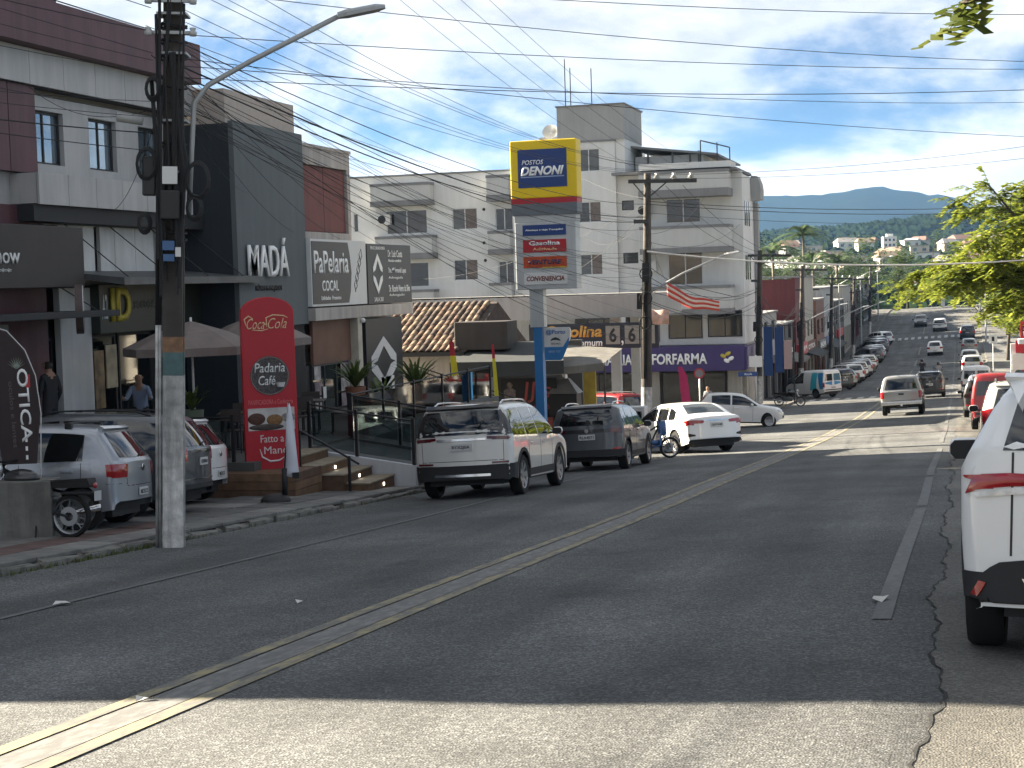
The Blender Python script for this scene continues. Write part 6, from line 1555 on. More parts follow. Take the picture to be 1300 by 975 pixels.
def sit(lean=0.):
    J = {'pelvis': (0, 0, .52), 'spine': (0, .03+lean*.3, .70), 'chest': (0, .06+lean, .93), 'neck': (0, .08+lean*1.2, 1.09), 'head0': (0, .11+lean*1.2, 1.15), 'head1': (0, .12+lean*1.2, 1.24), 'head2': (0, .11+lean*1.2, 1.30)}
    for s_, sx in (('L', -1), ('R', 1)):
        J.update({'sh'+s_: (sx*.17, .06+lean, 1.0), 'el'+s_: (sx*.25, .22+lean, .80), 'wr'+s_: (sx*.27, .45+lean, .82), 'ha'+s_: (sx*.27, .53+lean, .84), 'hip'+s_: (sx*.10, .02, .48), 'kn'+s_: (sx*.17, .42, .46), 'an'+s_: (sx*.16, .34, .10), 'toe'+s_: (sx*.16, .48, .05)})
    return J
DKJ = mat('jacket_dark', (.016, .017, .02), .8, 0, .2, 6); DKT = mat('trousers_dark', (.02, .02, .024), .85, 0, .2, 6); SHO = mat('shoe_black', (.01, .01, .01), .6); BSH = mat('shirt_pale_blue', (.22, .27, .38), .8, 0, .1, 6)
B('raised_floor', mat('shop_floor_step', (.16, .155, .14), .8, 0, .2, 3), bl, ly(23.8), -.74, zbase+.3, ly(34.9), -.21, -1.37)
person('person', 'person in a dark jacket standing with back turned at the shop door', (-16.72, 28.02, -1.37), R(75), stand(.06), [DKJ, DKT, SKN, HAR, SHO])
person('person', 'person in a pale blue shirt seated at a table before the shop', (-16.55, 31.3, -1.37), R(200), sit(.1), [BSH, DKT, SKN, HAR, SHO])
B('seat_block', TBM, bl, ly(31.05), -.72, -1.365, ly(31.55), -.40, -.94)
person('person', 'pedestrian in black clothes walking on the right pavement', (2.95, 76.5, zsr(76.5)), R(5), stand(.22), [DKJ, DKT, SKN, HAR, SHO])
person('person', 'person with dark hair standing low before the pharmacy window', (-12.15, 82, zs(82)-.15), R(170), stand(.1), [mat('shirt_grey', (.25, .26, .27), .8, 0, .2, 5), DKT, SKN, HAR, SHO])

# ================================================================ motorcycles
def moto(label, pos, rz, col, lean=0., moped=False, group='motorcycles'):
    o = thing('motorcycle', (0, 0, 0), 0, label, 'motorcycle', group); r_ = .29; wb = 1.26
    for y in (0, wb):
        w_ = MB().lathe([(r_*.82, -.045), (r_*.95, -.05), (r_, -.02), (r_, .02), (r_*.95, .05), (r_*.82, .045), (r_*.82, -.045)], (0, 0, 0), 'x', 28).build('wheel', TYR, o, 40); w_.location = (0, y, r_)
        rb = MB().lathe([(r_*.82, -.03), (r_*.76, -.02), (r_*.76, .02), (r_*.82, .03)], (0, 0, 0), 'x', 28).lathe([(.05, -.05), (.05, .05), (0, .05)], (0, 0, 0), 'x', 12)
        for k in range(10):
            a = 2*PI*k/10; rb.tube([(.02, .04*math.cos(a), .04*math.sin(a)), (0, r_*.78*math.cos(a+.2), r_*.78*math.sin(a+.2))], .006, 4)
        rb.build('rim', RIM, w_); MB().lathe([(.13, -.06), (.06, -.06), (.06, -.055), (.13, -.055), (.13, -.06)], (0, 0, 0), 'x', 20).build('brake_disc', RIM, w_)
    for sx in (-.07, .07):
        MB().tube([(sx, wb, r_), (sx, wb-.14, .62), (sx, wb-.27, .98)], .02, 8).build('fork', CHR, o, True)
    mb = MB(); mb.tube([(0, wb-.27, .98), (0, wb-.30, 1.0)], .03, 6); mb.tube([(-.36, wb-.42, 1.06), (-.18, wb-.30, 1.02), (.18, wb-.30, 1.02), (.36, wb-.42, 1.06)], .014, 6); mb.build('handlebar', BLK, o, True)
    for sx in (-1, 1):
        MB().tube([(sx*.36, wb-.42, 1.06), (sx*.26, wb-.36, 1.045)], .02, 6).build('grip', PLS, o); MB().tube([(sx*.22, wb-.32, 1.03), (sx*.30, wb-.34, 1.22)], .007, 5).build('mirror_stalk', PLS, o)
        MB().ball((sx*.31, wb-.34, 1.25), .055, 8, 1.2, .35, .8).build('mirror', PLS, o, True)
    MB().ball((0, wb-.20, .92), .095, 10, 1, .8, 1).build('headlamp', AMB, o, True)
    mb = MB()
    for k in range(9):
        a = PI*(.12+.62*k/8); b_ = PI*(.12+.62*(k+1)/8); ra = r_+.035
        mb.add([(-.06, wb+ra*math.cos(a), r_+ra*math.sin(a)), (.06, wb+ra*math.cos(a), r_+ra*math.sin(a)), (.06, wb+ra*math.cos(b_), r_+ra*math.sin(b_)), (-.06, wb+ra*math.cos(b_), r_+ra*math.sin(b_))], [(0, 1, 2, 3)])
    f = mb.build('front_fender', col, o, True); f.modifiers.new('thickness', 'SOLIDIFY').thickness = .008
    MB().box(-.07, -.34, .58, .07, .12, .62, ch=.015).build('rear_fender', PLS, o)
    if not moped:
        MB().ball((0, .72, .80), .20, 12, .62, 1.35, .62).build('tank', col, o, True)
        MB().box(-.13, .20, .30, .13, .78, .56, ch=.05).build('engine', mat('engine_grey', (.10, .10, .10), .5, .6, .4, 15), o, 40)
    else:
        MB().add([(-.17, .95, .35), (.17, .95, .35), (.14, 1.02, .92), (-.14, 1.02, .92), (-.13, .75, .3), (.13, .75, .3)], [(0, 1, 2, 3), (0, 4, 5, 1)]).build('leg_shield', col, o).modifiers.new('thickness', 'SOLIDIFY').thickness = .05
        MB().box(-.11, .05, .38, .11, .95, .52, ch=.05).build('engine', col, o, 40)
        MB().box(-.13, .93, .62, .13, 1.16, 1.04, ch=.06).build('front_cowl', col, o, 40); MB().box(-.12, -.36, .55, .12, .45, .70, ch=.05).build('side_panel', col, o, 40)
    MB().add([(-.12, -.30, .80), (.12, -.30, .80), (.13, .50, .76), (-.13, .50, .76), (-.10, -.34, .68), (.10, -.34, .68), (.10, .5, .66), (-.10, .5, .66)], [(0, 1, 2, 3), (4, 7, 6, 5), (0, 4, 5, 1), (3, 2, 6, 7), (0, 3, 7, 4), (1, 5, 6, 2)]).build('seat', mat('seat_black', (.012, .012, .012), .7), o)
    MB().tube([(0, 1.0, .95), (0, .70, .40), (0, .25, .32), (0, .05, .60), (0, .55, .70), (0, .95, .90)], .026, 6).build('frame', BLK, o, True)
    for sx in (-.08, .08): MB().tube([(sx, 0, r_), (sx, .35, .38)], .018, 6).build('swing_arm', BLK, o)
    MB().tube([(.13, .55, .30), (.15, .2, .28), (.16, -.35, .40)], [.02, .03, .045], 8).build('exhaust', CHR, o, True)
    MB().ball((0, -.36, .70), .05, 8, 1.2, .5, .8).build('tail_lamp', RED, o, True)
    B('number_plate', PLT, o, -.09, -.40, .50, .09, -.39, .63)
    MB().tube([(-.10, .45, .28), (-.22, .40, .0)], .012, 6).build('side_stand', BLK, o)
    tilt(o, pos[0], pos[1], rz); return o
moto('dark motorcycle half hidden behind the concrete block, one wheel showing', (-11.48, 19.6), R(92), P_BLACK)
moto('blue moped leaning out between the dark SUV and the white sedan', (-8.75, 43.9), R(-58), P_BLUE, moped=True)
moto('black motorcycle parked across the kerb beside the blue and white van', (-10.4, 98.6), R(-82), P_BLACK)
for i, (x, y, lab) in enumerate(((-3.0, 139, 'motorcyclist in black riding away near the centre line'), (-1.55, 127, 'motorcyclist in grey riding away in the right lane'))):
    b_ = moto('motorcycle ridden away by the %s rider' % ('black clad', 'grey clad')[i], (x, y), 0, P_BLACK, group='motorcycles in traffic')
    p_ = person('person', lab, (x, y+.18, zr(y, x)+.32), 0, sit(.06), [DKJ if i == 0 else MC['shirt_grey'], DKT, SKN, HAR, SHO])
    h_ = MB().ball((0, .19, 1.25), .15, 12, .92, 1.05, 1).build('helmet', P_BLACK, p_, True)
# ================================================================ street row beyond the pharmacy (left)
def shop(X, Y0, L, D, H, wallm, label, signs=(), name='shop_house', rz=PI/2, base=None, win=True, awn=None, wcol=None):
    """street-fronted building: walls with window bays, shop openings, fascia and awning; local x runs along the front"""
    z0 = (zs(Y0+L) if rz > 0 else zsr(Y0+L))-.4 if base is None else base
    o = thing(name, (X, Y0 if rz > 0 else Y0+L, z0), rz, label, 'building', 'shop houses along the street')
    hh = H; n = max(1, int(L/3.2)); w = L/n; holes = []
    fl = max(1, int((H-3.6)/3.0))
    for f in range(fl):
        for i in range(n): holes.append((i*w+w*.25, 4.4+f*3., i*w+w*.75, 5.8+f*3.))
    if H < 5.5: holes = []
    so_ = [(i*w+.25, .4, (i+1)*w-.25, 3.0) for i in range(n)]
    mb = MB(); wall_hole(mb, 0, 0, L, H, 0, .25, holes+so_); mb.box(0, .6, 0, L, D, H-.1); mb.box(0, .25, 0, .2, .6, H-.1); mb.box(L-.2, .25, 0, L, .6, H-.1); mb.box(.2, .25, 3.1, L-.2, .6, H-.1); mb.build('wall', wallm, o)
    for h in holes: window(o, *h, .08, ALU if random.random() < .5 else DFR, GLS, 2, .1, .06, .0)
    for h in so_: window(o, *h, .2, DFR, GLD, 2, .1, .07, .0)
    B('cornice', APD, o, -.05, -.12, H, L+.05, D, H+.15)
    for (a, b, z, h, m, t, tm) in signs:
        s_ = B('fascia', m, o, a, -.25, z, b, -.004, z+h, ch=.02)
        if t: txt(s_, t, a+.1*(b-a), z+.25*h, b-.1*(b-a), z+.75*h, -.252, tm or MC['white_letters'], .01, 0, .02)
    if awn:
        mb = MB(); mb.add([(0.1, -.01, 3.35), (L-.1, -.01, 3.35), (L-.1, -1.3, 2.95), (.1, -1.3, 2.95), (.1, -1.3, 2.75), (L-.1, -1.3, 2.75)], [(0, 1, 2, 3), (3, 2, 5, 4)]); mb.build('awning', awn, o).modifiers.new('thickness', 'SOLIDIFY').thickness = .03
    return o
GW = mat('grey_white_render', (.40, .41, .41), .85, 0, .1, .6, stain=.25); MRN = mat('maroon_render', (.13, .028, .03), .8, 0, .12, .6, stain=.2); CRMR = MC['cream_render']; DKG = mat('dark_grey_render', (.09, .09, .09), .8, 0, .1, .6, stain=.2); BRK = mat('brick_render', (.22, .12, .09), .85, 0, .2, 1, stain=.2); BLUS = mat('sign_blue', (.02, .06, .20), .5)
shop(-12.6, 110, 9, 12, 6.3, GW, 'grey white shop house right after the pharmacy block', ((.5, 4., 3.1, .9, BLUS, 'MODAS', None),), awn=DKC)
shop(-12.4, 119.5, 9, 12, 5.6, DKG, 'dark grey low shop beside the blue banner', ((1, 8, 3.2, .8, DKC, 'CALCADOS', None),), awn=MC['pale_canvas'])
shop(-12.2, 129, 8, 12, 9.2, MRN, 'tall maroon shop house in the left row', ((.5, 7.5, 3.1, .9, PRD, 'LOJA', None),))
shop(-12.4, 137.5, 10, 12, 9.4, CRMR, 'cream and brown upper-floor house beyond the maroon one', ((1, 9, 3.2, .8, BRK, 'OTICA', None),), awn=DKC)
shop(-12.2, 148, 9, 12, 7.5, BRK, 'brick brown shop house in the middle of the left row', ((1, 8, 3.1, .8, APD, 'BAZAR', None),))
shop(-12.4, 158, 14, 12, 8.5, GW, 'pale grey long shop house farther down the left row', ((1, 8, 3.1, .8, PBL, '', None),), awn=DKC)
shop(-12.3, 173, 13, 12, 6.8, DKG, 'dark house before the palms at the end of the left row', ((1, 8, 3.1, .8, PRD, '', None),))
shop(-12.5, 187, 14, 12, 7.5, CRMR, 'long cream house of the left row below the crest')
shop(-12.4, 202, 13, 12, 6.2, MRN, 'dull red house on the left climb')
shop(-12.6, 216, 14, 12, 5.5, DKG, 'dark low house on the left climb')
shop(-12.6, 231, 16, 12, 5.0, GW, 'last pale house at the left of the crest')
# blue vertical cloth banners outside the clothes shop
bn = thing('blue_cloth_display', (-11.7, 104.5, 0), 0, 'hanging blue and white cloths displayed on the shop front', 'banner')
for k, (m, x) in enumerate(((MC['cloth_white'], -.9), (BLUS, -.2), (BLUS, .5), (mat('cloth_pink', (.5, .36, .36), .8), 1.0))): B('cloth', m, bn, x, -.02, -4.9+.2*k, x+.55, .02, -2.5+.9*(k in (1, 2)), ch=.005)
MB().tube([(-1.0, 0, -1.55), (1.7, 0, -1.55)], .03, 6).build('rail', DFR, bn); B('upright', DFR, bn, -1.0, -.03, -7, -.92, .03, -1.55)
B('upright', DFR, bn, 1.62, -.03, -7, 1.7, .03, -1.55)
# street-name post and no-stopping sign at the corner
sp = thing('street_name_post', (-10.65, 89.6, zs(89.6)), 0, 'white street post with blank white plate and small blue name plates', 'sign post')
MB().tube([(0, 0, 0), (0, 0, 3.1)], .04, 8).build('post', PAPW, sp, True); B('white_plate', PAPW, sp, -.35, -.08, 2.45, .35, -.04, 3.05, ch=.01)
b_ = B('name_plate', BLUS, sp, -.95, -.08, 1.95, .1, -.045, 2.2); txt(b_, 'RUA', -.6, 2.02, -.2, 2.13, -.082, MC['white_letters'], .004)
ns = thing('road_sign', (-12.1, 79.0, zs(79)-.13), 0, 'round road sign seen edge-on with red rim near the pharmacy', 'sign post')
MB().tube([(0, 0, 0), (0, 0, 2.6)], .035, 8).build('post', ALU, ns, True)
MB().lathe([(0, -.01), (.26, -.01), (.26, .01), (0, .01)], (0, -.05, 2.4), 'y', 24).build('disc', PRD, ns); MB().lathe([(0, -.014), (.19, -.014)], (0, -.05, 2.4), 'y', 24).build('disc_face', mat('sign_grey', (.2, .2, .22), .5), ns)
# ================================================================ right side: shop fronts, red frame, boards
shop(8.5, 80, 34, 12, 7, CRMR, 'cream shop row hidden behind the right-hand tree', rz=-PI/2, signs=((2, 14, 3.2, .9, PRD, '', None),))
shop(9.0, 120, 60, 12, 6, GW, 'pale shop row farther along the right pavement', rz=-PI/2)
rfm = thing('red_frame_kiosk', (5.2, 106, zsr(106)), 0, 'red steel frame kiosk with white pillars on the right pavement', 'kiosk')
for x in (-1.6, -.3, 1.0, 2.3):
    B('post', PRD, rfm, x, -.06, 0, x+.12, .06, 4.4)
for z in (1.2, 2.3, 3.3, 4.2): B('beam', PRD, rfm, -1.6, -.05, z, 2.4, .05, z+.14)
B('white_pillar', PAPW, rfm, -2.2, -.2, 0, -1.9, .2, 3.0); B('white_board', PAPW, rfm, -2.1, -.3, 1.4, -.9, -.25, 2.4); B('red_board', PRD, rfm, -1.9, -.32, 2.45, -.7, -.28, 3.2); B('plinth', PAPW, rfm, -2.2, -.4, 0, 2.5, .4, .5)
yb = thing('yellow_board', (3.15, 96, zsr(96)), R(-4), 'yellow folding board standing on the right pavement', 'sign')
B('board', mat('board_yellow', (.62, .42, .03), .6, 0, .1, 3), yb, -.5, -.03, .1, .5, .02, 1.35, ch=.01); B('black_mark', INK, yb, -.25, -.036, .45, .25, -.031, 1.0); B('rear_board', MC['board_yellow'], yb, -.5, .35, .1, .5, .4, 1.3)
B('hinge', INK, yb, -.4, -.02, 1.3, .4, .4, 1.36)
for x in (-.45, .4): B('foot', INK, yb, x, -.03, 0, x+.06, .40, .1)
wp = thing('white_gate_post', (3.35, 84, zsr(84)), 0, 'white post with flat cap beside the pedestrian', 'post')
B('shaft', PAPW, wp, -.18, -.18, 0, .18, .18, 3.0); B('cap', PAPW, wp, -.6, -.35, 3.0, .6, .35, 3.25, ch=.02)
sg_ = thing('square_road_sign', (2.8, 150, zsr(150)), 0, 'small white square road sign under the right-hand tree', 'sign post')
MB().tube([(0, 0, 0), (0, 0, 3.2)], .04, 8).build('post', ALU, sg_); B('plate', PAPW, sg_, -.35, -.06, 2.4, .35, -.04, 3.2); B('mark', INK, sg_, -.1, -.065, 2.6, .12, -.061, 3.0)
# lamp posts far along the road and a white canopy at the crest
for i, (x, y) in enumerate(((2.9, 196), (-10.9, 236), (2.9, 244), (-11., 160), (-11., 196))):
    lp = thing('street_lamp', (x, y, (zsr if x > 0 else zs)(y)), 0, ['slim street lamp on the right before the crest', 'slim street lamp on the left at the crest', 'farthest slim street lamp on the right', 'slim street lamp by the angle-parked cars', 'slim street lamp before the last parked cars'][i], 'street lamp', 'slim street lamps')
    MB().lathe([(.1, 0), (.05, 8.5)], (0, 0, 0), 'z', 10).build('post', LMP, lp, True); s_ = -1 if x > 0 else 1
    MB().tube([(0, 0, 8.4), (s_*.9, 0, 8.9), (s_*1.8, 0, 9.0)], .04, 6).build('lamp_arm', LMP, lp, True); MB().ball((s_*2.0, 0, 8.98), .22, 8, 1.6, .7, .4).build('lamp_head', PAPW, lp, True)
wc = thing('white_crest_canopy', (-3.6, 262, zr(262)), 0, 'white canopy and post standing at the crest of the road', 'canopy')
B('post', PAPW, wc, .9, -.2, 0, 1.5, .2, 3.2); MB().add([(-2.4, -.5, 2.9), (1.5, -.5, 2.6), (1.5, .6, 2.6), (-2.4, .6, 2.9), (-2.4, -.5, 3.2), (1.5, -.5, 3.5), (1.5, .6, 3.5), (-2.4, .6, 3.2)], [(0, 1, 2, 3), (7, 6, 5, 4), (0, 4, 5, 1), (1, 5, 6, 2), (2, 6, 7, 3), (3, 7, 4, 0)]).build('roof', PAPW, wc)

# ================================================================ trees
BARK = mat('bark', (.07, .055, .04), .95, 0, .4, 5, bump=.8, bscale=12)
def leafcloud(mb, centers, n, size, rnd, flat=.35, asp=2.0, droop=0.):
    """leaf-sized quads spread through clumps"""
    for k in range(n):
        c, rr = centers[rnd.randrange(len(centers))]
        d = Vector((rnd.gauss(0, 1), rnd.gauss(0, 1), rnd.gauss(0, 1))); d = d.normalized()*rr*rnd.random()**.45
        p = Vector(c)+Vector((d.x, d.y, d.z*.62))
        a = rnd.uniform(0, 2*PI); t = Vector((math.cos(a), math.sin(a), rnd.uniform(-flat-droop, flat-droop))).normalized(); s_ = t.cross(Vector((rnd.uniform(-.5, .5), rnd.uniform(-.5, .5), 1))).normalized()
        L = size*rnd.uniform(.6, 1.3); w = L/asp/2
        mb.add([p-t*L*.5, p+s_*w, p+t*L*.5, p-s_*w], [(0, 1, 2, 3)])
def tree(name, label, pos, z, h, cr, cz, leafm, n, size, seed, nclump=26, group='trees', trunk_r=.2, squash=.6, asp=2., parts=None):
    o = thing(name, (pos[0], pos[1], z), 0, label, 'tree', group); rnd = random.Random(seed)
    tb = MB(); top = Vector((rnd.uniform(-.3, .3), rnd.uniform(-.3, .3), h*.55)); tb.tube([(0, 0, -.3), (top.x*.3, top.y*.3, h*.28), top], [trunk_r, trunk_r*.8, trunk_r*.6], 9)
    cl_ = []
    for k in range(nclump):
        d = Vector((rnd.gauss(0, 1), rnd.gauss(0, 1), rnd.gauss(0, 1))).normalized()*rnd.uniform(.45, 1.)
        c = Vector((d.x*cr, d.y*cr, cz+d.z*cr*squash)); cl_.append((c, cr*rnd.uniform(.20, .38)))
        if k % 2 == 0:
            m_ = (top+c)*.5+Vector((0, 0, rnd.uniform(.0, .3))); tb.tube([top-Vector((0, 0, h*.08)), m_, c], [trunk_r*.35, trunk_r*.2, trunk_r*.06], 5)
    tb.build('trunk', BARK, o, True, fix=False)
    mb = MB(); leafcloud(mb, cl_, n, size, rnd, asp=asp); mb.build('crown', leafm, o, fix=False)
    return o
LF_LIT = leaf_mat('leaf_yellow_green', (.075, .12, .015), (.32, .35, .04), .5); LF_DK = leaf_mat('leaf_dark', (.02, .040, .012), (.055, .085, .025), .25); LF_MD = leaf_mat('leaf_mid', (.035, .065, .015), (.09, .13, .035), .3); LF_PALM = leaf_mat('leaf_palm', (.03, .06, .02), (.08, .12, .04), .3)
# feathery street tree over the right pavement: pinnate twigs carrying many small leaflets
def feathery(name, label, pos, z, trunk_r, branches, seed, nt_, leafm=None, tw=1.3):
    o = thing(name, (pos[0], pos[1], z), 0, label, 'tree', 'trees'); rnd = random.Random(seed); tb = MB(); mb = MB()
    tb.tube(branches[0], [trunk_r*(1-.6*i/(len(branches[0])-1)) for i in range(len(branches[0]))], 9)
    for br in branches[1:]:
        br = [Vector(p) for p in br]; n = len(br)
        tb.tube(br, [trunk_r*.42*(1-.85*i/(n-1))+.008 for i in range(n)], 6)
        for k in range(nt_):
            t = rnd.uniform(.12, 1)*(n-1); i = min(int(t), n-2); p = br[i].lerp(br[i+1], t-i); d0 = (br[i+1]-br[i]).normalized()
            d = (d0+Vector((rnd.gauss(0, .9), rnd.gauss(0, .9), rnd.gauss(-.05, .55)))).normalized(); d.z = max(d.z, -.3); L = rnd.uniform(.5, 1.)*tw
            q = p+d*L*.5+Vector((0, 0, .06)); e = p+d*L+Vector((0, 0, -.22*L)); tb.tube([p, q, e], [.012, .008, .004], 4, False)
            for g in range(9):                      # fronds along the twig
                u = .2+.8*g/8; b0 = (p.lerp(q, u*2) if u < .5 else q.lerp(e, u*2-1)); s_ = d.cross(Vector((0, 0, 1))).normalized()*(1 if g % 2 else -1)
                fd = (s_*.8+d*.5+Vector((0, 0, rnd.uniform(-.45, .15)))).normalized(); fl = rnd.uniform(.22, .42)
                for m_ in range(5):
                    c = b0+fd*fl*(m_+.5)/5+Vector((0, 0, -.02*m_)); ls = fd.cross(Vector((rnd.uniform(-.4, .4), rnd.uniform(-.4, .4), 1))).normalized(); w = .10; h_ = .065
                    mb.add([c-ls*w, c+fd*h_, c+ls*w, c-fd*h_], [(0, 1, 2, 3)])
    tb.build('trunk', BARK, o, True, fix=False); mb.build('crown', leafm or LF_LIT, o, fix=False)
    return o
rt_ = random.Random(11); brs = [[(0, 0, -.2), (.1, 0, 2.2), (.0, .1, 3.9), (-.2, 0, 4.8)]]
for k in range(46):
    a = 2*PI*k/46+rt_.uniform(-.2, .2); L = rt_.uniform(2.2, 6.4) if math.cos(a) < .2 else rt_.uniform(2, 4); zz_ = rt_.uniform(4.7, 8.9)
    brs.append([(0, 0, 3.4+rt_.uniform(0, 1.2)), (math.cos(a)*L*.35, math.sin(a)*L*.35, 4.4+(zz_-4.4)*.55+.4), (math.cos(a)*L*.7, math.sin(a)*L*.7, zz_+.25), (math.cos(a)*L, math.sin(a)*L, zz_-.5)])
feathery('street_tree', 'bright yellow-green feathery tree overhanging the right pavement', (3.9, 66), zsr(66), .17, brs, 4, 44)
brs = [[(0, 0, -.2), (-.1, 0, 2.5), (0, .1, 4.6), (.1, .2, 6.0)], [(0, 0, 4.2), (-1.6, .2, 4.95), (-3.0, .3, 5.0), (-4.25, .35, 4.72)], [(0, 0, 4.4), (-1.2, .8, 5.3), (-2.6, 1.4, 5.4), (-3.7, 1.8, 5.2)], [(0, .1, 4.8), (1.2, .6, 6.0), (2.2, 1.0, 6.4)], [(0, .1, 5.0), (.4, -1.4, 6.2), (.6, -2.4, 6.5)]]
feathery('street_tree', 'near tree off the right edge, one twig hanging into the top corner', (4.3, 14.5), zsr(14.5), .16, brs, 9, 9, leaf_mat('leaf_near', (.05, .075, .015), (.14, .16, .03), .4), .55)
for i, (x, y, h, cr, lab) in enumerate(((5.3, 118, 7.5, 3.2, 'round green tree behind the red kiosk'), (5.0, 140, 7.5, 3.0, 'green tree shading the white cars on the right'), (4.6, 171, 7, 3.0, 'smaller green tree near the far right cars'), (5.5, 206, 8, 3.6, 'green tree at the far right bend'), (6.5, 240, 9, 4.6, 'large green tree on the crest, right of the road'))):
    tree('street_tree', lab, (x, y), zsr(y), h, cr, h*.66, LF_LIT if i < 3 else LF_MD, 3800, .36, 20+i, squash=.75)
# dark trees closing the end of the road and behind the left row
for i, (x, y, h, cr, lab) in enumerate(((-9, 262, 10, 5, 'dark tree left of the crest'), (-17, 250, 11, 5.5, 'dark tree behind the last cream house'), (-26, 238, 12, 6, 'broad dark tree behind the palms'), (-15, 285, 13, 7, 'big dark tree beyond the crest, left'), (2, 300, 12, 7, 'big dark tree straight beyond the crest'), (14, 285, 12, 7, 'big dark tree beyond the crest, right'), (-24, 205, 13, 5.5, 'dark tree among the roofs of the left row'), (-28, 180, 12.5, 5, 'dark tree behind the brick house'), (-30, 160, 12, 5, 'dark tree behind the maroon house'), (-5, 330, 15, 8, 'tall dark tree far beyond the crest'), (-36, 290, 16, 8, 'tall dark tree far behind the left row'), (-21.5, 225, 13, 5.5, 'dark tree between two palms'))):
    zb_ = zr(min(y, 268), -9)-.6 if y < 275 else land(x, y)
    tree('broad_tree', lab, (x, y), zb_, h, cr, h*.62, LF_DK if i % 3 else LF_MD, 1900, .62, 40+i, squash=.8, group='trees beyond the street')
def palm(pos, z, h, L, seed, lab):
    o = thing('palm_tree', (pos[0], pos[1], z), 0, lab, 'tree', 'palms behind the left row'); rnd = random.Random(seed)
    MB().tube([(0, 0, -.3), (.1, 0, h*.5), (0, .1, h)], [.24, .18, .15], 9).build('trunk', mat('palm_bark', (.16, .14, .11), .9, 0, .3, 3), o, True)
    mb = MB()
    for k in range(17):
        a = 2*PI*k/17+rnd.uniform(-.15, .15); e = rnd.uniform(.1, 1.25); pts = []
        for i in range(9):
            t = i/8; rr = L*(math.cos(e)*t+.15*t*t); pts.append(Vector((math.cos(a)*rr, math.sin(a)*rr, h+L*(math.sin(e)*t-.62*t*t))))
        for i in range(8):
            d = (pts[i+1]-pts[i]).normalized(); s_ = d.cross(Vector((0, 0, 1))).normalized()
            for sx in (-1, 1):
                for j in range(3):
                    p = pts[i].lerp(pts[i+1], j/3); q = p+s_*sx*.75*math.sin(PI*(.12+.8*i/8))+d*.25-Vector((0, 0, .28)); mb.add([p, p+d*.12, q], [(0, 1, 2)])
        mb.tube(pts, [.03-.003*i for i in range(9)], 4, False)
    mb.build('crown', LF_PALM, o, fix=False)
for i, (x, y, h, lab) in enumerate(((-17.5, 196, 14.2, 'tallest palm tree above the left row'), (-15.6, 186, 11.2, 'palm tree just right of the tallest one'), (-21.5, 200, 12.2, 'palm tree left of the tallest one'), (-24.8, 196, 10.8, 'leftmost palm tree above the roofs'), (-14.4, 206, 10.3, 'low palm tree nearest the road'))): palm((x, y), zr(y, -9)-.6, h, 3.3, 70+i, lab)
# ================================================================ far town, wood, mountain
TW = [mat('far_wall_%d' % k, c_, .85, 0, .1, .3) for k, c_ in enumerate(((.62, .61, .57), (.5, .44, .36), (.46, .40, .34), (.66, .66, .64)))]; TRF = [mat('far_roof_%d' % k, c_, .85, 0, .15, .3) for k, c_ in enumerate(((.20, .11, .075), (.30, .28, .26), (.26, .18, .13)))]
def far_house(x, y, w, d, h, rot, i, flat=False, lab=''):
    z = land(x, y); o = thing('far_house', (x, y, z), rot, lab, 'house', 'houses on the far hillside')
    B('wall', TW[i % 4], o, -w/2, 0, -3, w/2, d, h)
    if flat: B('roof', TRF[1], o, -w/2-.3, -.3, h, w/2+.3, d+.3, h+.4)
    else: MB().add([(-w/2-.6, -.6, h), (w/2+.6, -.6, h), (w/2+.6, d+.6, h), (-w/2-.6, d+.6, h), (-w/2+1, d/2, h+2.2), (w/2-1, d/2, h+2.2)], [(0, 1, 5, 4), (2, 3, 4, 5), (1, 2, 5), (3, 0, 4), (3, 2, 1, 0)]).build('roof', TRF[i % 3], o)
    for k in range(int(w/4)): B('window', GLS, o, -w/2+1.2+k*4, -.05, h-2.2, -w/2+2.8+k*4, .05, h-.9)
rnd = random.Random(21); hs = []
names = ['white', 'tan', 'brown', 'pale']
k = 0
for j in range(300):
    if k >= 48: break
    y = rnd.uniform(560, 960); x = rnd.uniform(-.100, .055)*y
    if any(abs(x-a) < 12 and abs(y-b) < 18 for a, b in hs): continue
    hs.append((x, y)); w = rnd.uniform(7, 12)
    far_house(x, y, w, rnd.uniform(6, 9), rnd.uniform(3.0, 5.0), rnd.uniform(-.6, .6), k, rnd.random() < .25, 'small %s house with %s roof on the far hillside' % (names[k % 4], ['red', 'grey', 'orange'][k % 3])); k += 1
tw_ = thing('far_tower_block', (-28.8, 745, land(-28, 745)), .15, 'white tower block standing alone above the far hillside town', 'building')
B('wall', TW[3], tw_, -2.9, 0, -2, 2.9, 8, 9.6); B('roof_room', TW[3], tw_, -1.2, 2, 9.6, 1.6, 6, 10.8)
for f in range(4):
    for x in (-2.2, -.5, 1.2): B('window', GLS, tw_, x, -.06, 1.0+f*2.2, x+.9, .04, 2.0+f*2.2)
hl = thing('far_long_hall', (-58, 560, land(-58, 560)), .2, 'long hall with white roof at the left of the far town', 'building'); B('wall', TW[1], hl, -16, 0, -2, 16, 20, 8); MB().add([(-17, -1, 8), (17, -1, 8), (17, 21, 8), (-17, 21, 8), (-17, 10, 11), (17, 10, 11)], [(0, 1, 5, 4), (2, 3, 4, 5), (1, 2, 5), (3, 0, 4), (3, 2, 1, 0)]).build('roof', TW[3], hl)
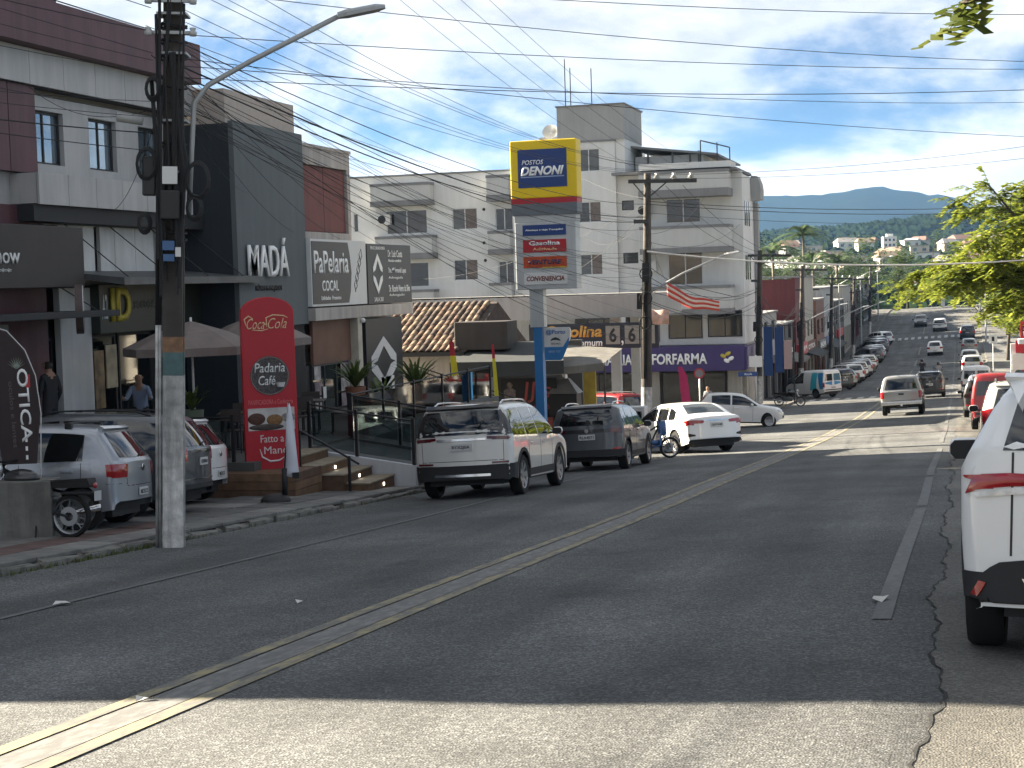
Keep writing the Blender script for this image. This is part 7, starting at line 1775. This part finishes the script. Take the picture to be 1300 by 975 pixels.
# scattered trees of the hillside: too many to tell apart
ico = bmesh.new(); bmesh.ops.create_icosphere(ico, subdivisions=1, radius=1); iv = [v.co.copy() for v in ico.verts]; jf = [tuple(v.index for v in f.verts) for f in ico.faces]; ico.free()
def blobs(name, label, spots, m, rnd):
    mb = MB()
    for x, y, z, r_ in spots:
        ph = rnd.uniform(0, 9); mb.add([(x+v.x*r_*(1+.28*math.sin(5*v.x+ph)+.22*math.sin(7*v.z+2*ph)+rnd.uniform(-.14, .14)), y+v.y*r_*(1+.25*math.sin(6*v.y+ph)), z+r_*.5+v.z*r_*.85*(1+.25*math.sin(6*v.x+4*v.y+ph)+rnd.uniform(-.12, .12))) for v in iv], jf)
    return tag(mb.build(name, m, None, fix=False), label, 'trees', kind='stuff')
FW = mat('far_foliage', (.018, .030, .012), .9, 0, .5, .25, col2=(.007, .013, .006), bump=1., bscale=1.2, spec=0.)  # darker than real leaves: cloud shadow is put into the colour
sp_ = []
for k in range(1500):
    y = rnd.uniform(430, 1000); x = rnd.uniform(-.16, .10)*y
    if any(abs(x-a) < 8 and -14 < y-b < 14 for a, b in hs) and rnd.random() < .9: continue
    if any(abs(x-a) < 7 and -45 < y-b <= -4 for a, b in hs) and rnd.random() < .8: continue
    if abs(x+28.8) < 9 and 690 < y < 760: continue
    sp_.append((x, y, land(x, y)-.5, rnd.uniform(1.8, 3.8)))
blobs('hillside_trees', 'mass of trees between the houses of the far hillside', sp_, FW, rnd)
def ridge(name, y, prof, dep, m, bump_, seed, xs_, kind='structure'):
    mb = MB(); rnd_ = random.Random(seed); rows = []; N_ = 9
    for j in range(N_):
        t = j/(N_-1); prow = []
        for x in xs_:
            h = lerp_line(prof, x); s_ = math.sin(PI*min(1, t*1.0)/2) if t < .999 else 1
            prow.append((x, y-dep*(1-t), -12+(h+12)*s_+rnd_.uniform(-1, 1)*bump_*(.3+t)))
        rows.append(prow)
    rows.append([(x, y+dep*.8, -12) for x in xs_]); n = len(xs_); vs = [p for r_ in rows for p in r_]
    mb.add(vs, [(j*n+i, j*n+i+1, (j+1)*n+i+1, (j+1)*n+i) for j in range(len(rows)-1) for i in range(n-1)])
    return tag(mb.build(name, m, None, True, fix=False), kind=kind)
WOODM = mat('wood_green', (.014, .024, .010), .95, 0, .5, .05, col2=(.007, .013, .006), bump=1., bscale=.3, spec=0.)  # hill under the wood, cloud shadow likewise put into its dark green
wp_ = [(-900, 30), (-420, 28), (-215, 27), (-165, 31), (-130, 35), (-90, 35), (-60, 37), (-30, 40), (0, 42), (20, 44), (60, 45), (150, 48), (300, 44), (700, 36)]
ridge('wooded_hill', 1340, wp_, 260, WOODM, 1.5, 5, frange(-900, 700, 9))
sp_ = []
for k in range(4200):
    x = rnd.uniform(-290, 150); t = rnd.random()**.6; y = 1340-260*(1-t); h = lerp_line(wp_, x); sp_.append((x, y, -12+(h+12)*math.sin(PI*t/2)-1.5, rnd.uniform(2.6, 5.2)))
blobs('wood_on_hill', 'dark wood covering the hill behind the far town', sp_, FW, rnd)
mp_ = [(-2600, 120), (-1500, 150), (-900, 165), (-640, 172), (-480, 176), (-400, 172), (-330, 170), (-260, 171), (-200, 176), (-155, 182), (-120, 172), (-70, 162), (-40, 160), (0, 148), (50, 130), (110, 108), (200, 88), (420, 60), (900, 40)]
ridge('mountain', 3600, mp_, 900, mat('mountain_wood', (.010, .017, .013), .95, 0, .4, .01, col2=(.006, .011, .009), bump=1., bscale=.06, spec=0.), 2.2, 8, frange(-2600, 900, 18))
hz = MB().box(-3400, -190, -30, 2400, 4400, 240).build('haze', None); hz.data.materials.clear()
hm = bpy.data.materials.new('haze_air'); hm.use_nodes = True; hm.node_tree.nodes.clear()
o_ = hm.node_tree.nodes.new('ShaderNodeOutputMaterial'); v_ = hm.node_tree.nodes.new('ShaderNodeVolumePrincipled'); v_.inputs['Color'].default_value = (.30, .56, 1., 1); v_.inputs['Density'].default_value = .00006; v_.inputs['Anisotropy'].default_value = .2
hm.node_tree.links.new(v_.outputs[0], o_.inputs['Volume']); hz.data.materials.append(hm); tag(hz, 'pale bluish air over the valley', 'haze', kind='stuff')
# ================================================================ overhead cables
def wire(a, b, sag, r_, label, group, m=CBL, n=22):
    A, Bv = Vector(a), Vector(b); pts = []
    for i in range(n+1):
        t = i/n; p = A.lerp(Bv, t); p.z -= sag*4*t*(1-t); pts.append(p)
    return tag(MB().tube(pts, r_*.8, 5, False).build('cable', m, None, True, fix=False), label, 'cable', group)
rw = random.Random(31)
G1 = 'cables between the nearest pole and the pylon-side pole'
P1 = Vector((-9.7, 19.45, 0)); P2 = Vector((-10.5, 57.3, 0))
for k in range(22):      # communication bundle, slack and uneven
    z0 = rw.uniform(3.9, 4.9); z1 = rw.uniform(-1.2, 3.6); s_ = rw.uniform(.15, .9)
    wire((P1.x+rw.uniform(-.2, .3), P1.y+rw.uniform(-.1, .25), z0), (P2.x+rw.uniform(-.2, .2), P2.y-.15, z1), s_, rw.choice([.004, .005, .006, .008]), 'thin black cable of the fan to the middle pole, %s' % ('lowest quarter' if z1 < 0 else 'lower half' if z1 < 1.2 else 'upper half' if z1 < 2.4 else 'highest quarter'), G1)
for k, (z0, z1, s_, r_) in enumerate(((4.5, 3.75, .55, .017), (4.38, 3.6, .6, .014), (4.8, 4.2, .55, .010))): wire((P1.x+.1, P1.y, z0), (P2.x, P2.y, z1), s_, r_, 'thick black cable sagging from the nearest pole to the middle pole, %s of three' % ('lowest', 'middle', 'highest')[k], G1)
for k in range(6): wire((P1.x+(-.28 if k % 2 else .28), P1.y, 5.0+.45*(k//2)), (P2.x+(.35, .95, 1.55)[k % 3]-.1, P2.y, 5.25+.05*k), .5+.05*k, .006, 'bare conductor running high between the nearest two poles', G1)
for k in range(4): wire((P1.x+(-.4+.5*k), P1.y+.3, 8.3), (P2.x+(-.5, .35, .95, 1.55)[k], P2.y, 5.55), .45, .006, 'high bare conductor from the top of the nearest pole', G1)
G2 = 'cables passing the shop fronts on the left'
for k in range(12):
    z0 = rw.uniform(3.2, 6.2); wire((P1.x-.2, P1.y, z0), (-11.0+rw.uniform(-.4, .4), -8, z0+rw.uniform(.8, 2.2)), rw.uniform(.2, .9), rw.choice([.005, .007, .010]), 'black cable running from the nearest pole towards the viewer', G2)
for k, (Y, z) in enumerate(((28.0, 5.6), (33.5, 5.9), (31.0, 3.3), (36.5, 3.9), (39.3, 3.0), (42.5, 2.9), (46.5, 2.7), (34.5, 2.3))): wire((P1.x-.1, P1.y+.1, 4.0+.12*k), (-16.9 if Y < 35 else -16.2, Y, z), .35, .006, 'service cable from the nearest pole to a shop front, %s along the street' % ('first', 'second', 'third', 'fourth', 'fifth', 'sixth', 'seventh', 'eighth')[k], G2)
G3 = 'cables crossing high over the street'
far_r = [(14, 34, 7.6), (14, 40, 7.2), (14, 46, 6.7), (15, 52, 7.3), (15, 60, 5.6), (14, 66, 8.2), (16, 44, 9.2), (14, 38, 5.9)]
for k, (x, y, z) in enumerate(far_r):
    zst = (7.9, 5.7, 5.5, 4.9, 4.6, 4.5, 7.6, 4.35)[k]; wire((P1.x, P1.y+.2, zst), (x, y, z), .55+.1*(k % 3), .007, 'thin cable crossing the sky over the street from the nearest pole', G3)
for k, (z0, x, y, z) in enumerate(((4.3, 16, 70, 5.2), (4.2, 16, 71, 4.9), (5.1, 16, 62, 7.4), (5.2, 16, 60, 8.0), (3.9, 16, 78, 4.6))): wire((P2.x, P2.y, z0), (x, y, z), .9, .014 if k < 2 else .009, 'dark cable crossing the street from the middle pole', G3)
wire((P2.x, P2.y-.1, 2.55), (14, 64, 3.4), 1.15, .035, 'thick white sleeve cable swinging across the street from the middle pole', None, mat('white_sleeve', (.62, .61, .58), .6))
G4 = 'cables along the far left poles'
ps = [(-10.75, 57.3), (-10.9, 92.4), (-10.9, 117.9), (-10.9, 145.9), (-10.9, 177.9), (-10.9, 211.9)]
for i, (a, b) in enumerate(zip(ps[:-1], ps[1:])):
    za, zb = zs(a[1]), zs(b[1])
    for k in range(3): wire((a[0]+(.35, .95, 1.55)[k], a[1], za+8.9), (b[0]+(.35, .95, 1.55)[k], b[1], zb+8.6), .5, .012, 'cable strung between far poles on the left, span %s from the pylon' % ('first', 'second', 'third', 'fourth', 'fifth')[i], G4)
    for k in range(6): wire((a[0]+rw.uniform(-.1, .1), a[1], za+rw.uniform(5, 7)), (b[0]+rw.uniform(-.1, .1), b[1], zb+rw.uniform(5, 7)), rw.uniform(.4, 1.1), .016, 'slack cable between far poles on the left, span %s from the pylon' % ('first', 'second', 'third', 'fourth', 'fifth')[i], G4)
for k, (x, y, z) in enumerate(((-11.4, 90, 4.4), (-13, 90, 6.4), (-15, 90, 1.0), (-20, 90.5, 4.0), (-24, 90.5, 1.0), (-30, 90.8, 2.0), (-22.5, 90.5, 9.4))): wire((P2.x, P2.y, 2.9+.25*k), (x, y, z), .6, .010, 'service cable from the middle pole to the apartment block', 'service cables of the apartment block')
# trees and low houses filling both sides of the climbing road
for i, (x, y, lab) in enumerate(((-14.5, 204, 'dark tree just after the last cream house'), (-13.8, 214, 'dark roadside tree on the left climb, lower one'), (-13.6, 226, 'dark roadside tree on the left climb, middle one'), (-13.2, 238, 'dark roadside tree on the left climb, upper one'), (-14, 249, 'dark roadside tree at the left of the crest'), (7.2, 222, 'dark roadside tree on the right climb'), (6.8, 254, 'dark roadside tree right of the crest'), (-8, 276, 'dark tree right behind the white crest canopy'), (-1, 280, 'dark tree closing the view of the road'), (7, 275, 'dark tree right behind the crest'))):
    tree('broad_tree', lab, (x, y), zr(min(y, 268), -9)-.6, 9.5, 4.0, 5.4, LF_DK if i % 2 else LF_MD, 1900, .5, 90+i, squash=.95, group='trees beyond the street')
